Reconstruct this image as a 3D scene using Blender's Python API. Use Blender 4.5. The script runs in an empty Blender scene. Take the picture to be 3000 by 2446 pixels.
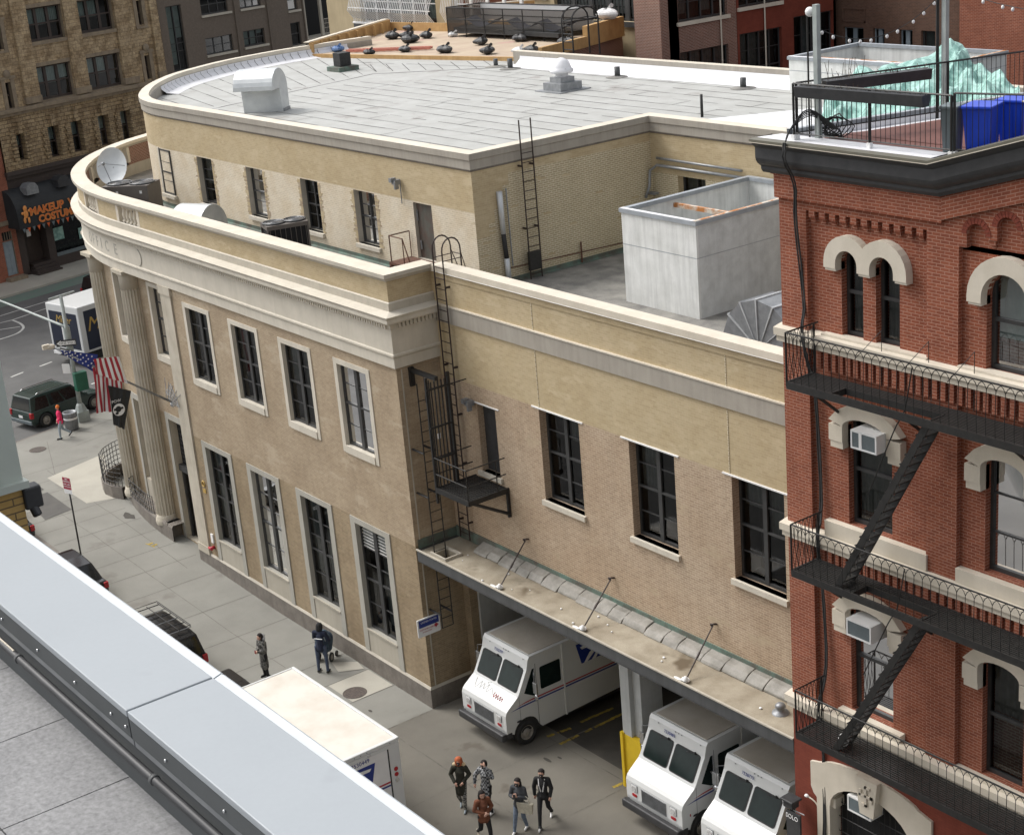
import bpy, bmesh, math, random
import numpy as np
from mathutils import Vector, Matrix
random.seed(7)
scene = bpy.context.scene
COL = scene.collection
rad = math.radians

# ------------------------------------------------------------------ materials
def nodes_of(name):
    m = bpy.data.materials.new(name); m.use_nodes = True
    nt = m.node_tree; nt.nodes.clear()
    out = nt.nodes.new('ShaderNodeOutputMaterial')
    b = nt.nodes.new('ShaderNodeBsdfPrincipled')
    nt.links.new(b.outputs[0], out.inputs[0])
    return m, nt, b
def rgb(c, k=1.0):
    return (c[0]*k, c[1]*k, c[2]*k, 1)
def mix(nt, fac, a, b, blend='MIX'):
    n = nt.nodes.new('ShaderNodeMix'); n.data_type = 'RGBA'; n.blend_type = blend
    for s, v in ((n.inputs[0], fac), (n.inputs[6], a), (n.inputs[7], b)):
        if hasattr(v, 'links') or hasattr(v, 'is_linked'): nt.links.new(v, s)
        else: s.default_value = v
    return n.outputs[2]
def noise(nt, scale, detail=6, rough=.6, stretch=None, coord='pos', dist=0):
    if coord == 'pos':
        g = nt.nodes.new('ShaderNodeNewGeometry').outputs['Position']
    elif coord == 'obj':
        g = nt.nodes.new('ShaderNodeTexCoord').outputs['Object']
    else:
        g = nt.nodes.new('ShaderNodeUVMap').outputs[0]
    if stretch:
        mp = nt.nodes.new('ShaderNodeMapping'); nt.links.new(g, mp.inputs[0])
        mp.inputs['Scale'].default_value = stretch; g = mp.outputs[0]
    n = nt.nodes.new('ShaderNodeTexNoise'); nt.links.new(g, n.inputs['Vector'])
    n.inputs['Scale'].default_value = scale; n.inputs['Detail'].default_value = detail
    n.inputs['Roughness'].default_value = rough; n.inputs['Distortion'].default_value = dist
    return n.outputs['Fac']
def ramp(nt, fac, a, b, ca=(0, 0, 0, 1), cb=(1, 1, 1, 1)):
    r = nt.nodes.new('ShaderNodeValToRGB'); nt.links.new(fac, r.inputs[0])
    r.color_ramp.elements[0].position = a; r.color_ramp.elements[1].position = b
    r.color_ramp.elements[0].color = ca; r.color_ramp.elements[1].color = cb
    return r.outputs[0]
def bumpy(nt, b, h, strength=.3, dist=.02):
    n = nt.nodes.new('ShaderNodeBump'); nt.links.new(h, n.inputs['Height'])
    n.inputs['Strength'].default_value = strength; n.inputs['Distance'].default_value = dist
    nt.links.new(n.outputs[0], b.inputs['Normal'])
def surf(name, c1, c2=None, scale=3, rough=.8, metal=0, streak=0, fine=0, bump=0, lo=.35, hi=.65, spots=None, coord='pos', spec=.5):
    m, nt, b = nodes_of(name)
    b.inputs['Roughness'].default_value = rough; b.inputs['Metallic'].default_value = metal
    b.inputs['Specular IOR Level'].default_value = spec
    col = rgb(c1)
    if c2:
        col = mix(nt, ramp(nt, noise(nt, scale, coord=coord), lo, hi), rgb(c1), rgb(c2))
    if streak:
        s = ramp(nt, noise(nt, 2.2, 5, .65, (3, 3, .22), coord=coord), .42, .75)
        col = mix(nt, s, col, (1-streak,)*3+(1,), 'MULTIPLY')
    if fine:
        f = ramp(nt, noise(nt, 45, 3, .7, coord=coord), .3, .7, (1-fine,)*3+(1,), (1+fine*.4,)*3+(1,))
        col = mix(nt, 1.0, col, f, 'MULTIPLY')
    if spots:
        s = ramp(nt, noise(nt, spots[1], 4, .6, coord=coord), spots[2], spots[2]+.06)
        col = mix(nt, s, col, rgb(spots[0]))
    if hasattr(col, 'links'): nt.links.new(col, b.inputs['Base Color'])
    else: b.inputs['Base Color'].default_value = col
    if bump: bumpy(nt, b, noise(nt, 25, 5, .6, coord=coord), bump, .03)
    return m
def brickm(name, ca, cb, cm, w=.205, h=.0677, ms=.006, tone=None, tscale=.35, tl=(.4, .6), patch=None, rough=.85, bump=.25, streak=.0, offs=.5, fine=.12):
    m, nt, b = nodes_of(name); b.inputs['Roughness'].default_value = rough
    b.inputs['Specular IOR Level'].default_value = .25
    uv = nt.nodes.new('ShaderNodeUVMap').outputs[0]
    t = nt.nodes.new('ShaderNodeTexBrick'); nt.links.new(uv, t.inputs['Vector'])
    t.offset = offs
    t.inputs['Color1'].default_value = rgb(ca); t.inputs['Color2'].default_value = rgb(cb); t.inputs['Mortar'].default_value = rgb(cm)
    t.inputs['Scale'].default_value = 1; t.inputs['Mortar Size'].default_value = ms; t.inputs['Mortar Smooth'].default_value = .2
    t.inputs['Brick Width'].default_value = w; t.inputs['Row Height'].default_value = h; t.inputs['Bias'].default_value = -.1
    col = t.outputs['Color']
    if tone:
        col = mix(nt, ramp(nt, noise(nt, tscale, 8, .65), tl[0], tl[1]), col, rgb(tone), 'MULTIPLY')
    if patch:
        pc, ps, pt = patch
        col = mix(nt, ramp(nt, noise(nt, ps, 7, .7, coord='uv', stretch=(.6, 1.6, 1)), pt, pt+.05), col, mix(nt, .75, col, rgb(pc)))
    f = ramp(nt, noise(nt, 7, 6, .75), .3, .7, (1-fine,)*3+(1,), (1+fine*.5,)*3+(1,))
    col = mix(nt, 1.0, col, f, 'MULTIPLY')
    if streak:
        s = ramp(nt, noise(nt, 1.6, 5, .6, (3, 3, .15)), .45, .8)
        col = mix(nt, s, col, (1-streak,)*3+(1,), 'MULTIPLY')
    nt.links.new(col, b.inputs['Base Color'])
    if bump:
        inv = nt.nodes.new('ShaderNodeMath'); inv.operation = 'SUBTRACT'; inv.inputs[0].default_value = 1
        nt.links.new(t.outputs['Fac'], inv.inputs[1]); bumpy(nt, b, inv.outputs[0], bump, .01)
    return m
def glassm(name, tint=(.5, .55, .55), rough=.03, see=.55):
    m, nt, b = nodes_of(name); nt.nodes.remove(b)
    out = [n for n in nt.nodes if n.type == 'OUTPUT_MATERIAL'][0]
    tr = nt.nodes.new('ShaderNodeBsdfTransparent'); tr.inputs[0].default_value = rgb(tint)
    gl = nt.nodes.new('ShaderNodeBsdfGlossy'); gl.inputs['Roughness'].default_value = rough; gl.inputs[0].default_value = (.9, .9, .9, 1)
    fr = nt.nodes.new('ShaderNodeFresnel'); fr.inputs[0].default_value = 1.5
    mx = nt.nodes.new('ShaderNodeMixShader'); nt.links.new(fr.outputs[0], mx.inputs[0])
    nt.links.new(tr.outputs[0], mx.inputs[1]); nt.links.new(gl.outputs[0], mx.inputs[2]); nt.links.new(mx.outputs[0], out.inputs[0])
    return m

MT = {}
MT['brick_buff'] = brickm('buff_brick', (.41, .325, .225), (.335, .26, .18), (.47, .39, .285), tone=(.86, .84, .82), tscale=.5, patch=((.45, .37, .27), .8, .56), streak=.10)
MT['brick_low'] = brickm('brown_buff_brick', (.335, .26, .165), (.27, .21, .135), (.39, .31, .215), tone=(.80, .78, .76), tscale=.6, patch=((.34, .27, .18), 1.1, .6), streak=.12)
MT['brick_new'] = brickm('tan_brick_smooth', (.49, .40, .255), (.43, .345, .215), (.53, .44, .30), tone=(.93, .91, .87), tscale=.9, patch=((.53, .44, .29), 1.2, .57), bump=.12, fine=.07, ms=.005)
MT['brick_dock'] = brickm('pinkish_buff_brick', (.43, .33, .235), (.335, .25, .175), (.53, .43, .32), tone=(.9, .87, .84), tscale=.5, patch=((.45, .36, .25), .9, .58), ms=.011, streak=.10)
MT['brick_white'] = brickm('whitewashed_brick', (.62, .55, .43), (.55, .48, .37), (.70, .63, .51), tone=(.92, .88, .82), tscale=1.2, patch=((.47, .385, .26), 1.3, .64), ms=.012, fine=.1)
MT['brick_cream'] = brickm('cream_brick_pale_joints', (.42, .355, .225), (.36, .30, .19), (.60, .53, .39), tone=(.93, .92, .9), tscale=.8, patch=((.37, .30, .2), 1.5, .66), ms=.017)
MT['brick_red'] = brickm('orange_red_brick', (.30, .095, .052), (.225, .068, .04), (.40, .215, .155), tone=(.86, .82, .8), tscale=1.2, patch=((.42, .22, .16), 1.1, .67), ms=.0085, bump=.4, streak=.1)
MT['paint_red'] = brickm('red_painted_brick', (.23, .058, .036), (.21, .052, .033), (.18, .045, .03), ms=.006, tone=(.85, .85, .85), tscale=1.0)
MT['brick_maroon'] = brickm('red_brown_brick', (.24, .105, .075), (.175, .078, .057), (.36, .27, .22), ms=.014, tone=(.85, .85, .85))
MT['brick_brown'] = brickm('brown_brick', (.15, .082, .056), (.11, .063, .045), (.17, .12, .095), ms=.006, tone=(.85, .83, .8))
MT['brick_yellow'] = brickm('yellow_brick', (.60, .40, .155), (.53, .34, .125), (.20, .145, .085), ms=.0075, w=.3, h=.0735, tone=(.9, .88, .84), bump=.5)
MT['stone_rough'] = brickm('rough_tan_ashlar', (.46, .35, .21), (.32, .24, .15), (.15, .11, .075), w=.62, h=.26, ms=.02, tone=(.68, .64, .6), tscale=1.6, bump=1, fine=.45)
MT['stone_quilt'] = brickm('quarry_faced_stone', (.52, .40, .25), (.38, .29, .185), (.26, .195, .13), w=.42, h=.24, ms=.012, tone=(.62, .58, .54), tscale=1.3, bump=.8, fine=.4)
MT['stucco_brown'] = surf('brown_stucco_brick', (.17, .138, .11), (.14, .112, .09), 6, .9, fine=.3, bump=.2)
MT['limestone'] = surf('limestone', (.50, .46, .385), (.43, .395, .33), 1.6, .8, streak=.10, fine=.08)
MT['stone_white'] = surf('cream_painted_stone', (.60, .555, .47), (.53, .49, .41), 1.3, .75, streak=.08, fine=.05)
MT['coping'] = surf('pale_coping_stone', (.66, .60, .50), (.57, .515, .42), 1.1, .75, streak=.05, fine=.05)
MT['band_gray'] = surf('grey_stone_band', (.375, .345, .295), (.33, .30, .255), 1.0, .8, streak=.14, fine=.06)
MT['column'] = surf('column_stone', (.52, .475, .39), (.43, .385, .305), 1.2, .8, streak=.16, fine=.06)
MT['surround_gray'] = surf('grey_window_surround', (.38, .365, .32), (.34, .325, .28), 1.5, .8, streak=.06)
MT['panel_beige'] = surf('beige_apron_panel', (.42, .385, .315), (.385, .35, .285), 1.5, .8, streak=.1)
MT['granite'] = surf('granite_plinth', (.225, .20, .172), (.165, .145, .125), 2.5, .75, fine=.35, streak=.18)
MT['bronze'] = surf('dark_window_metal', (.035, .036, .036), (.05, .05, .05), 4, .5)
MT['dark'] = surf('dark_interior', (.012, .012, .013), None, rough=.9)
MT['curtain'] = surf('grey_curtain', (.16, .165, .155), (.10, .105, .10), 3, .9, coord='pos')
MT['curtain_pale'] = surf('pale_blind', (.33, .40, .38), (.25, .31, .30), 2, .8)
MT['glass'] = glassm('window_glass', (.62, .66, .66))
MT['black_iron'] = surf('black_painted_iron', (.010, .010, .010), (.02, .019, .018), 9, .55)
MT['brown_iron'] = surf('dark_brown_iron', (.022, .013, .011), (.035, .02, .016), 9, .6)
MT['rust'] = surf('rusty_iron', (.15, .065, .04), (.07, .035, .025), 9, .85)
MT['roof_grey'] = surf('silver_roofing', (.42, .425, .405), (.36, .36, .34), .9, .7, fine=.08, spots=((.30, .29, .27), .55, .62))
MT['roof_low'] = surf('weathered_roofing', (.30, .29, .26), (.16, .155, .145), 1.4, .85, fine=.3)
MT['tar'] = surf('tar_line', (.05, .048, .046), (.12, .11, .10), 3, .7)
MT['alu_white'] = surf('white_roof_flashing', (.74, .74, .76), (.66, .66, .68), 1.5, .55, spots=((.45, .43, .43), 2.2, .68))
MT['cowl'] = surf('galvanised_cowl', (.60, .62, .62), (.50, .52, .53), 2, .42, metal=.35)
MT['steel'] = surf('grey_steel', (.30, .31, .32), (.22, .23, .24), 5, .45, metal=.4)
MT['zinc'] = surf('zinc_trim', (.34, .37, .40), (.27, .29, .31), 3, .5)
MT['copper'] = surf('verdigris_copper', (.12, .19, .155), (.095, .085, .07), 2.2, .8)
MT['canopy_edge'] = surf('dark_grey_fascia', (.085, .088, .09), (.065, .067, .068), 1.4, .55, streak=.25)
MT['canopy_roof'] = surf('dirty_membrane', (.40, .355, .275), (.25, .21, .15), 1.1, .8, fine=.25, spots=((.12, .09, .055), .42, .60))
MT['canopy_silver'] = surf('silver_flashing', (.30, .285, .255), (.19, .18, .155), 2.6, .6, fine=.2)
MT['white_paint'] = surf('white_vehicle_paint', (.66, .67, .66), (.62, .63, .62), .8, .28, spec=.5)
MT['white_roof'] = surf('dirty_white_roof', (.52, .485, .43), (.42, .38, .32), .8, .6, fine=.08)
MT['cream_roof'] = surf('translucent_cargo_roof', (.66, .63, .57), (.58, .535, .465), 1.0, .5, lo=.42, hi=.66)
MT['black_rubber'] = surf('black_rubber', (.018, .018, .018), (.03, .03, .03), 8, .75)
MT['black_plastic'] = surf('black_plastic', (.03, .031, .033), (.045, .045, .047), 5, .5)
MT['van_glass'] = surf('dark_teal_glass', (.006, .012, .011), (.012, .022, .020), 2.0, .12, coord='obj', spec=.22)
MT['car_glass'] = surf('dark_car_glass', (.010, .011, .012), (.018, .02, .02), 2, .05)
MT['chrome'] = surf('chrome', (.62, .63, .64), None, rough=.18, metal=.9)
MT['lamp_lens'] = surf('headlamp_lens', (.62, .62, .6), (.4, .4, .4), 30, .12)
MT['red_lens'] = surf('red_lens', (.42, .02, .025), (.3, .012, .018), 20, .25)
MT['hub'] = surf('wheel_hub_steel', (.34, .32, .28), (.22, .20, .175), 10, .5)
MT['usps_blue'] = surf('postal_blue', (.012, .03, .20), (.015, .035, .23), 3, .4)
MT['usps_red'] = surf('stripe_red', (.42, .02, .04), (.36, .02, .035), 3, .4)
MT['white'] = surf('white_enamel', (.80, .80, .79), (.74, .74, .73), 2, .5)
MT['black_paint'] = surf('black_car_paint', (.012, .012, .013), (.016, .016, .017), 2, .18)
MT['green_paint'] = surf('dark_green_car_paint', (.020, .036, .031), (.028, .046, .040), 2, .25)
MT['concrete'] = surf('sidewalk_concrete', (.265, .26, .232), (.21, .205, .182), .45, .9, fine=.16, spots=((.18, .17, .15), .33, .60), lo=.3, hi=.7)
MT['concrete_pale'] = surf('pale_concrete', (.43, .41, .35), (.37, .35, .30), .7, .9, fine=.1)
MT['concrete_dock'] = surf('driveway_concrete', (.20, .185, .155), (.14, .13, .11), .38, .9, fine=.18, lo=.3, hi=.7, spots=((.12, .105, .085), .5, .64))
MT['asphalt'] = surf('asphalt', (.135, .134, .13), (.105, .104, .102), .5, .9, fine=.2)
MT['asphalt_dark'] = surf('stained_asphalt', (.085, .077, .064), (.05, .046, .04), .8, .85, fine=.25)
MT['line_white'] = surf('road_line_white', (.62, .62, .58), (.45, .45, .42), 3, .8)
MT['line_yellow'] = surf('worn_yellow_paint', (.50, .36, .05), (.20, .15, .04), 5, .8)
MT['yellow'] = surf('yellow_guard_paint', (.72, .50, .02), (.62, .42, .02), 2, .5)
MT['bike_green'] = surf('green_lane_paint', (.13, .20, .16), (.16, .19, .17), 1, .85, fine=.15)
MT['cellar_steel'] = surf('cellar_door_steel', (.085, .080, .070), (.06, .056, .05), 1.3, .6)
MT['manhole'] = surf('cast_iron_cover', (.11, .085, .07), (.06, .05, .045), 14, .7)
MT['joint'] = surf('slab_joint', (.10, .092, .078), (.17, .16, .135), 3, .9)
MT['metal_cap'] = surf('grey_metal_coping', (.32, .345, .365), (.30, .325, .345), .9, .42, fine=.02, spots=((.28, .30, .32), 1.5, .66))
MT['metal_lip'] = surf('grey_metal_lip', (.50, .53, .55), (.46, .49, .51), 5, .5)
MT['anthracite'] = surf('anthracite_fascia', (.058, .064, .066), (.07, .077, .08), 3, .55)
MT['paver'] = surf('speckled_paver', (.235, .235, .238), (.275, .275, .277), 5, .8, fine=.35, spots=((.42, .42, .42), 60, .70))
MT['siding'] = surf('pale_green_siding', (.56, .60, .54), (.52, .56, .50), 2, .5)
MT['cement_board'] = surf('white_cement_board', (.78, .79, .77), (.66, .67, .645), 1.5, .75, streak=.22, fine=.06)
MT['cement_grain'] = surf('grained_grey_board', (.66, .68, .67), (.54, .555, .545), 2.4, .75, streak=.12, fine=.1)
MT['rust_orange'] = surf('rust_orange_channel', (.44, .17, .045), (.60, .56, .48), 2.8, .8, lo=.45, hi=.6)
MT['deck_red'] = surf('red_brown_deck', (.165, .065, .05), (.14, .056, .044), 3, .7)
MT['bin_blue'] = surf('blue_bin_plastic', (.01, .05, .48), (.012, .06, .55), 3, .4)
MT['grey_plastic'] = surf('grey_plastic', (.14, .17, .18), (.12, .145, .155), 3, .5)
MT['tarp'] = surf('pale_green_netting', (.36, .56, .51), (.18, .34, .30), 4, .8, lo=.4, hi=.6)
MT['timber'] = surf('osb_timber', (.52, .33, .14), (.42, .25, .10), 2.5, .8, streak=.15)
MT['ply_floor'] = surf('plywood_floor', (.50, .41, .30), (.42, .32, .24), .8, .85, fine=.1, spots=((.46, .30, .25), .6, .58))
MT['black_bag'] = surf('black_bin_bag', (.012, .012, .013), (.03, .03, .032), 14, .35, bump=.8, coord='obj')
MT['white_bag'] = surf('white_bag', (.70, .70, .69), (.55, .55, .55), 12, .5, bump=.8, coord='obj')
MT['blue_bag'] = surf('blue_bag', (.10, .20, .42), (.07, .14, .3), 12, .5, bump=.8, coord='obj')
MT['beige_wall'] = surf('beige_render', (.49, .40, .25), (.42, .34, .21), .8, .85, streak=.12, fine=.06)
MT['brown_trim'] = surf('brown_wood_trim', (.055, .040, .034), (.045, .033, .028), 5, .7)
MT['tan_trim'] = surf('tan_stone_trim', (.30, .24, .165), (.22, .17, .12), 2, .8, streak=.15, fine=.2)
MT['orange_text'] = surf('orange_lettering', (.62, .08, .02), (.72, .16, .03), 5, .6)
MT['pale_orange'] = surf('orange_letter_edge', (.75, .30, .08), None, rough=.6)  # paler orange print for the letter outlines and the awning ornament
MT['black_canvas'] = surf('black_canvas', (.014, .016, .018), (.022, .024, .026), 1.5, .65)
MT['gold'] = surf('gold_lettering', (.42, .27, .06), (.5, .34, .09), 4, .4)
MT['navy'] = surf('navy_vinyl', (.010, .016, .035), (.014, .02, .042), 2, .35)
MT['tan_ac'] = surf('brown_grey_unit_paint', (.135, .12, .105), (.115, .10, .09), 3, .6)
MT['louver'] = surf('white_louvre', (.55, .54, .52), (.45, .44, .42), 6, .6)
MT['door_blue'] = surf('grey_blue_door', (.26, .31, .34), (.22, .26, .29), 3, .6)
MT['door_metal'] = surf('patinated_metal_door', (.095, .10, .085), (.10, .065, .05), 2.2, .6, streak=.2)
MT['grey_paint'] = surf('pale_grey_painted_brick', (.45, .46, .45), (.38, .39, .38), 1.5, .7, streak=.12)
MT['skin'] = surf('skin', (.52, .31, .23), (.46, .27, .20), 20, .6)
MT['green_flat'] = surf('street_green', (.008, .085, .05), (.01, .10, .06), 3, .5)
MT['pole_grey'] = surf('galvanised_pole', (.38, .42, .40), (.31, .34, .33), 4, .5)
MT['sign_red'] = surf('parking_sign_red', (.36, .03, .06), (.32, .025, .05), 4, .5)

# ------------------------------------------------------------------ mesh builder
def V3(p): return Vector((p[0], p[1], p[2]))
class MB:
    def __init__(s, o=(0, 0, 0), u=(1, 0, 0), b=(0, 1, 0)):
        s.o = V3(o); s.u = V3(u).normalized(); s.b = V3(b).normalized(); s.z = Vector((0, 0, 1))
        s.v = []; s.f = []; s.uv = []; s.m = []; s.sm = []
    def P(s, a, b, c): return s.o + s.u*a + s.b*b + s.z*c
    def raw(s, pts, uv, m=0, sm=False):
        i = len(s.v); s.v += [tuple(p) for p in pts]; s.f.append(list(range(i, i+len(pts)))); s.uv.append(uv); s.m.append(m); s.sm.append(sm)
    def quad(s, pts, m=0, ax=None, sm=False):
        # pts local (a,b,c); planar uv by dominant axis
        if ax is None:
            e1 = Vector(pts[1])-Vector(pts[0]); e2 = Vector(pts[2])-Vector(pts[1]); n = e1.cross(e2)
            k = [abs(n.x), abs(n.y), abs(n.z)]; ax = k.index(max(k))
        uv = [((p[1], p[2]) if ax == 0 else (p[0], p[2]) if ax == 1 else (p[0], p[1])) for p in pts]
        s.raw([s.P(*p) for p in pts], uv, m, sm)
    def box(s, x0, x1, y0, y1, z0, z1, m=0, skip=''):
        if x0 > x1: x0, x1 = x1, x0
        if y0 > y1: y0, y1 = y1, y0
        q = s.quad
        if 'f' not in skip: q([(x0, y0, z0), (x1, y0, z0), (x1, y0, z1), (x0, y0, z1)], m, 1)
        if 'k' not in skip: q([(x1, y1, z0), (x0, y1, z0), (x0, y1, z1), (x1, y1, z1)], m, 1)
        if 'l' not in skip: q([(x0, y1, z0), (x0, y0, z0), (x0, y0, z1), (x0, y1, z1)], m, 0)
        if 'r' not in skip: q([(x1, y0, z0), (x1, y1, z0), (x1, y1, z1), (x1, y0, z1)], m, 0)
        if 't' not in skip: q([(x0, y0, z1), (x1, y0, z1), (x1, y1, z1), (x0, y1, z1)], m, 2)
        if 'd' not in skip: q([(x0, y1, z0), (x1, y1, z0), (x1, y0, z0), (x0, y0, z0)], m, 2)
        return s
    def extr(s, poly, y0, y1, m=0, ms=None, caps=True):
        """polygon (a,c) extruded along b"""
        n = len(poly)
        if caps:
            s.quad([(a, y0, c) for a, c in poly], m, 1); s.quad([(a, y1, c) for a, c in reversed(poly)], m, 1)
        t = 0
        for i in range(n):
            a, c = poly[i]; a2, c2 = poly[(i+1) % n]; L = math.hypot(a2-a, c2-c)
            s.raw([s.P(a, y1, c), s.P(a2, y1, c2), s.P(a2, y0, c2), s.P(a, y0, c)], [(y1, t), (y1, t+L), (y0, t+L), (y0, t)], ms if ms is not None else m); t += L
        return s
    def extx(s, poly, x0, x1, m=0):
        """polygon (b,c) extruded along a"""
        n = len(poly)
        s.quad([(x0, b, c) for b, c in reversed(poly)], m, 0); s.quad([(x1, b, c) for b, c in poly], m, 0)
        for i in range(n):
            b, c = poly[i]; b2, c2 = poly[(i+1) % n]
            s.quad([(x0, b, c), (x1, b, c), (x1, b2, c2), (x0, b2, c2)], m)
        return s
    def extz(s, poly, z0, z1, m=0, mt=None):
        n = len(poly)
        s.quad([(a, b, z1) for a, b in poly], m if mt is None else mt, 2); s.quad([(a, b, z0) for a, b in reversed(poly)], m, 2)
        t = 0
        for i in range(n):
            a, b = poly[i]; a2, b2 = poly[(i+1) % n]; L = math.hypot(a2-a, b2-b)
            s.raw([s.P(a, b, z0), s.P(a2, b2, z0), s.P(a2, b2, z1), s.P(a, b, z1)], [(t, z0), (t+L, z0), (t+L, z1), (t, z1)], m); t += L
        return s
    def tube(s, pts, r, n=6, m=0, closed=False, caps=True, taper=None):
        pts = [s.P(*p) for p in pts]; N = len(pts); rings = []
        up = None
        for i, p in enumerate(pts):
            if closed: d = pts[(i+1) % N]-pts[i-1]
            else: d = pts[min(i+1, N-1)]-pts[max(i-1, 0)]
            if d.length < 1e-9: d = Vector((0, 0, 1))
            d.normalize()
            if up is None:
                ref = Vector((0, 0, 1)) if abs(d.z) < .9 else Vector((1, 0, 0))
                up = ref.cross(d).normalized()
            else:
                up = (up - d*up.dot(d))
                up = up.normalized() if up.length > 1e-6 else Vector((1, 0, 0)).cross(d).normalized()
            w = d.cross(up); rr = r if taper is None else r*(1+(taper-1)*i/max(N-1, 1))
            rings.append([p+(up*math.cos(2*math.pi*k/n)+w*math.sin(2*math.pi*k/n))*rr for k in range(n)])
        L = 0
        for i in range(N if closed else N-1):
            A = rings[i]; B = rings[(i+1) % N]; L2 = L+(pts[(i+1) % N]-pts[i]).length
            for k in range(n):
                s.raw([A[k], A[(k+1) % n], B[(k+1) % n], B[k]], [(k/n, L), ((k+1)/n, L), ((k+1)/n, L2), (k/n, L2)], m, n > 6)
            L = L2
        if caps and not closed:
            s.raw(rings[0][::-1], [(0, 0)]*n, m); s.raw(rings[-1], [(0, 0)]*n, m)
        return s
    def lathe(s, cx, cy, prof, n=20, m=0, sm=True, z0=0, sx=1, sy=1):
        for i in range(len(prof)-1):
            r0, c0 = prof[i]; r1, c1 = prof[i+1]
            for k in range(n):
                a0 = 2*math.pi*k/n; a1 = 2*math.pi*(k+1)/n
                q = [(r0, a0, c0), (r0, a1, c0), (r1, a1, c1), (r1, a0, c1)]
                pts = [s.P(cx+r*math.cos(a)*sx, cy+r*math.sin(a)*sy, z0+c) for r, a, c in q]
                if r0 < 1e-6: pts = pts[1:]
                if r1 < 1e-6: pts = pts[:3]
                s.raw(pts, [(q_[1]*max(r0, r1), q_[2]) for q_ in q][:len(pts)], m, sm)
        return s
    def ell(s, c, r, n=12, m=0):
        prof = [(math.sin(math.pi*i/8), -math.cos(math.pi*i/8)) for i in range(9)]
        for i in range(8):
            for k in range(n):
                a0 = 2*math.pi*k/n; a1 = 2*math.pi*(k+1)/n
                q = [(prof[i], a0), (prof[i], a1), (prof[i+1], a1), (prof[i+1], a0)]
                pts = [s.P(c[0]+p[0]*math.cos(a)*r[0], c[1]+p[0]*math.sin(a)*r[1], c[2]+p[1]*r[2]) for p, a in q]
                if i == 0: pts = pts[1:]
                if i == 7: pts = pts[:3]
                s.raw(pts, [(0, 0)]*len(pts), m, True)
        return s
    def wall(s, x0, x1, z0, z1, holes=(), y=0, depth=.2, m=0, mr=None):
        xs = sorted(set([x0, x1]+[h for H in holes for h in H[:2] if x0 < h < x1])); zs = sorted(set([z0, z1]+[h for H in holes for h in H[2:4] if z0 < h < z1]))
        for i in range(len(xs)-1):
            for j in range(len(zs)-1):
                cx = (xs[i]+xs[i+1])/2; cz = (zs[j]+zs[j+1])/2
                if any(H[0] < cx < H[1] and H[2] < cz < H[3] for H in holes): continue
                s.quad([(xs[i], y, zs[j]), (xs[i+1], y, zs[j]), (xs[i+1], y, zs[j+1]), (xs[i], y, zs[j+1])], m, 1)
        for a, b, c, d in [H[:4] for H in holes]:
            r = m if mr is None else mr; Y = y+depth
            s.quad([(a, Y, c), (a, y, c), (a, y, d), (a, Y, d)], r, 0); s.quad([(b, y, c), (b, Y, c), (b, Y, d), (b, y, d)], r, 0)
            s.quad([(a, y, c), (a, Y, c), (b, Y, c), (b, y, c)], r, 2); s.quad([(a, Y, d), (a, y, d), (b, y, d), (b, Y, d)], r, 2)
        return s
    def sweep(s, path, prof, ms=0, closed=False, u0=0, sm=False):
        """path [(x,y)] world, outward = right of travel; prof [(offset,z)]"""
        N = len(path); nor = []
        for i in range(N):
            p = Vector(path[i])
            def seg(a, b):
                d = Vector(path[b])-Vector(path[a]); return Vector((d.y, -d.x)).normalized()
            if closed: n1 = seg(i-1, i); n2 = seg(i, (i+1) % N)
            else:
                n1 = seg(i-1, i) if i > 0 else seg(0, 1); n2 = seg(i, i+1) if i < N-1 else n1
            t = (n1+n2)
            t = t/(1+n1.dot(n2)) if (1+n1.dot(n2)) > 1e-6 else n1
            nor.append(t)
        L = u0
        cum = [0]
        for j in range(1, len(prof)): cum.append(cum[-1]+math.hypot(prof[j][0]-prof[j-1][0], prof[j][1]-prof[j-1][1]))
        for i in range(N if closed else N-1):
            k = (i+1) % N; L2 = L+(Vector(path[k])-Vector(path[i])).length
            for j in range(len(prof)-1):
                o0, z0 = prof[j]; o1, z1 = prof[j+1]
                p = lambda q, o, z: (path[q][0]+nor[q].x*o, path[q][1]+nor[q].y*o, z)
                mm = ms[j] if isinstance(ms, (list, tuple)) else ms
                vert = abs(z1-z0) > abs(o1-o0)
                va, vb = (z0, z1) if vert else (cum[j], cum[j+1])
                s.raw([p(i, o0, z0), p(k, o0, z0), p(k, o1, z1), p(i, o1, z1)], [(L, va), (L2, va), (L2, vb), (L, vb)], mm, sm)
            L = L2
        return s
    def obj(s, name, mats, parent=None, bevel=0, seg=2, **props):
        me = bpy.data.meshes.new(name)
        base = Vector((0, 0, 0)); q = parent
        while q is not None: base += q.location; q = q.parent
        if parent is None and props:
            xs = np.array(s.v); base = Vector((float(xs[:, 0].mean()), float(xs[:, 1].mean()), float(xs[:, 2].min())))
        me.from_pydata([(v[0]-base.x, v[1]-base.y, v[2]-base.z) for v in s.v], [], s.f)
        uvl = me.uv_layers.new(name='UVMap')
        flat = [c for uv in s.uv for p in uv for c in p]
        if len(flat) == 2*len(me.loops): uvl.data.foreach_set('uv', flat)
        if not isinstance(mats, (list, tuple)): mats = [mats]
        for mt in mats: me.materials.append(MT[mt] if isinstance(mt, str) else mt)
        me.polygons.foreach_set('material_index', s.m); me.polygons.foreach_set('use_smooth', s.sm)
        bm = bmesh.new(); bm.from_mesh(me); bmesh.ops.remove_doubles(bm, verts=bm.verts, dist=1e-5); bmesh.ops.recalc_face_normals(bm, faces=bm.faces)
        bm.to_mesh(me); bm.free(); me.update()
        o = bpy.data.objects.new(name, me); COL.objects.link(o)
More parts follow.
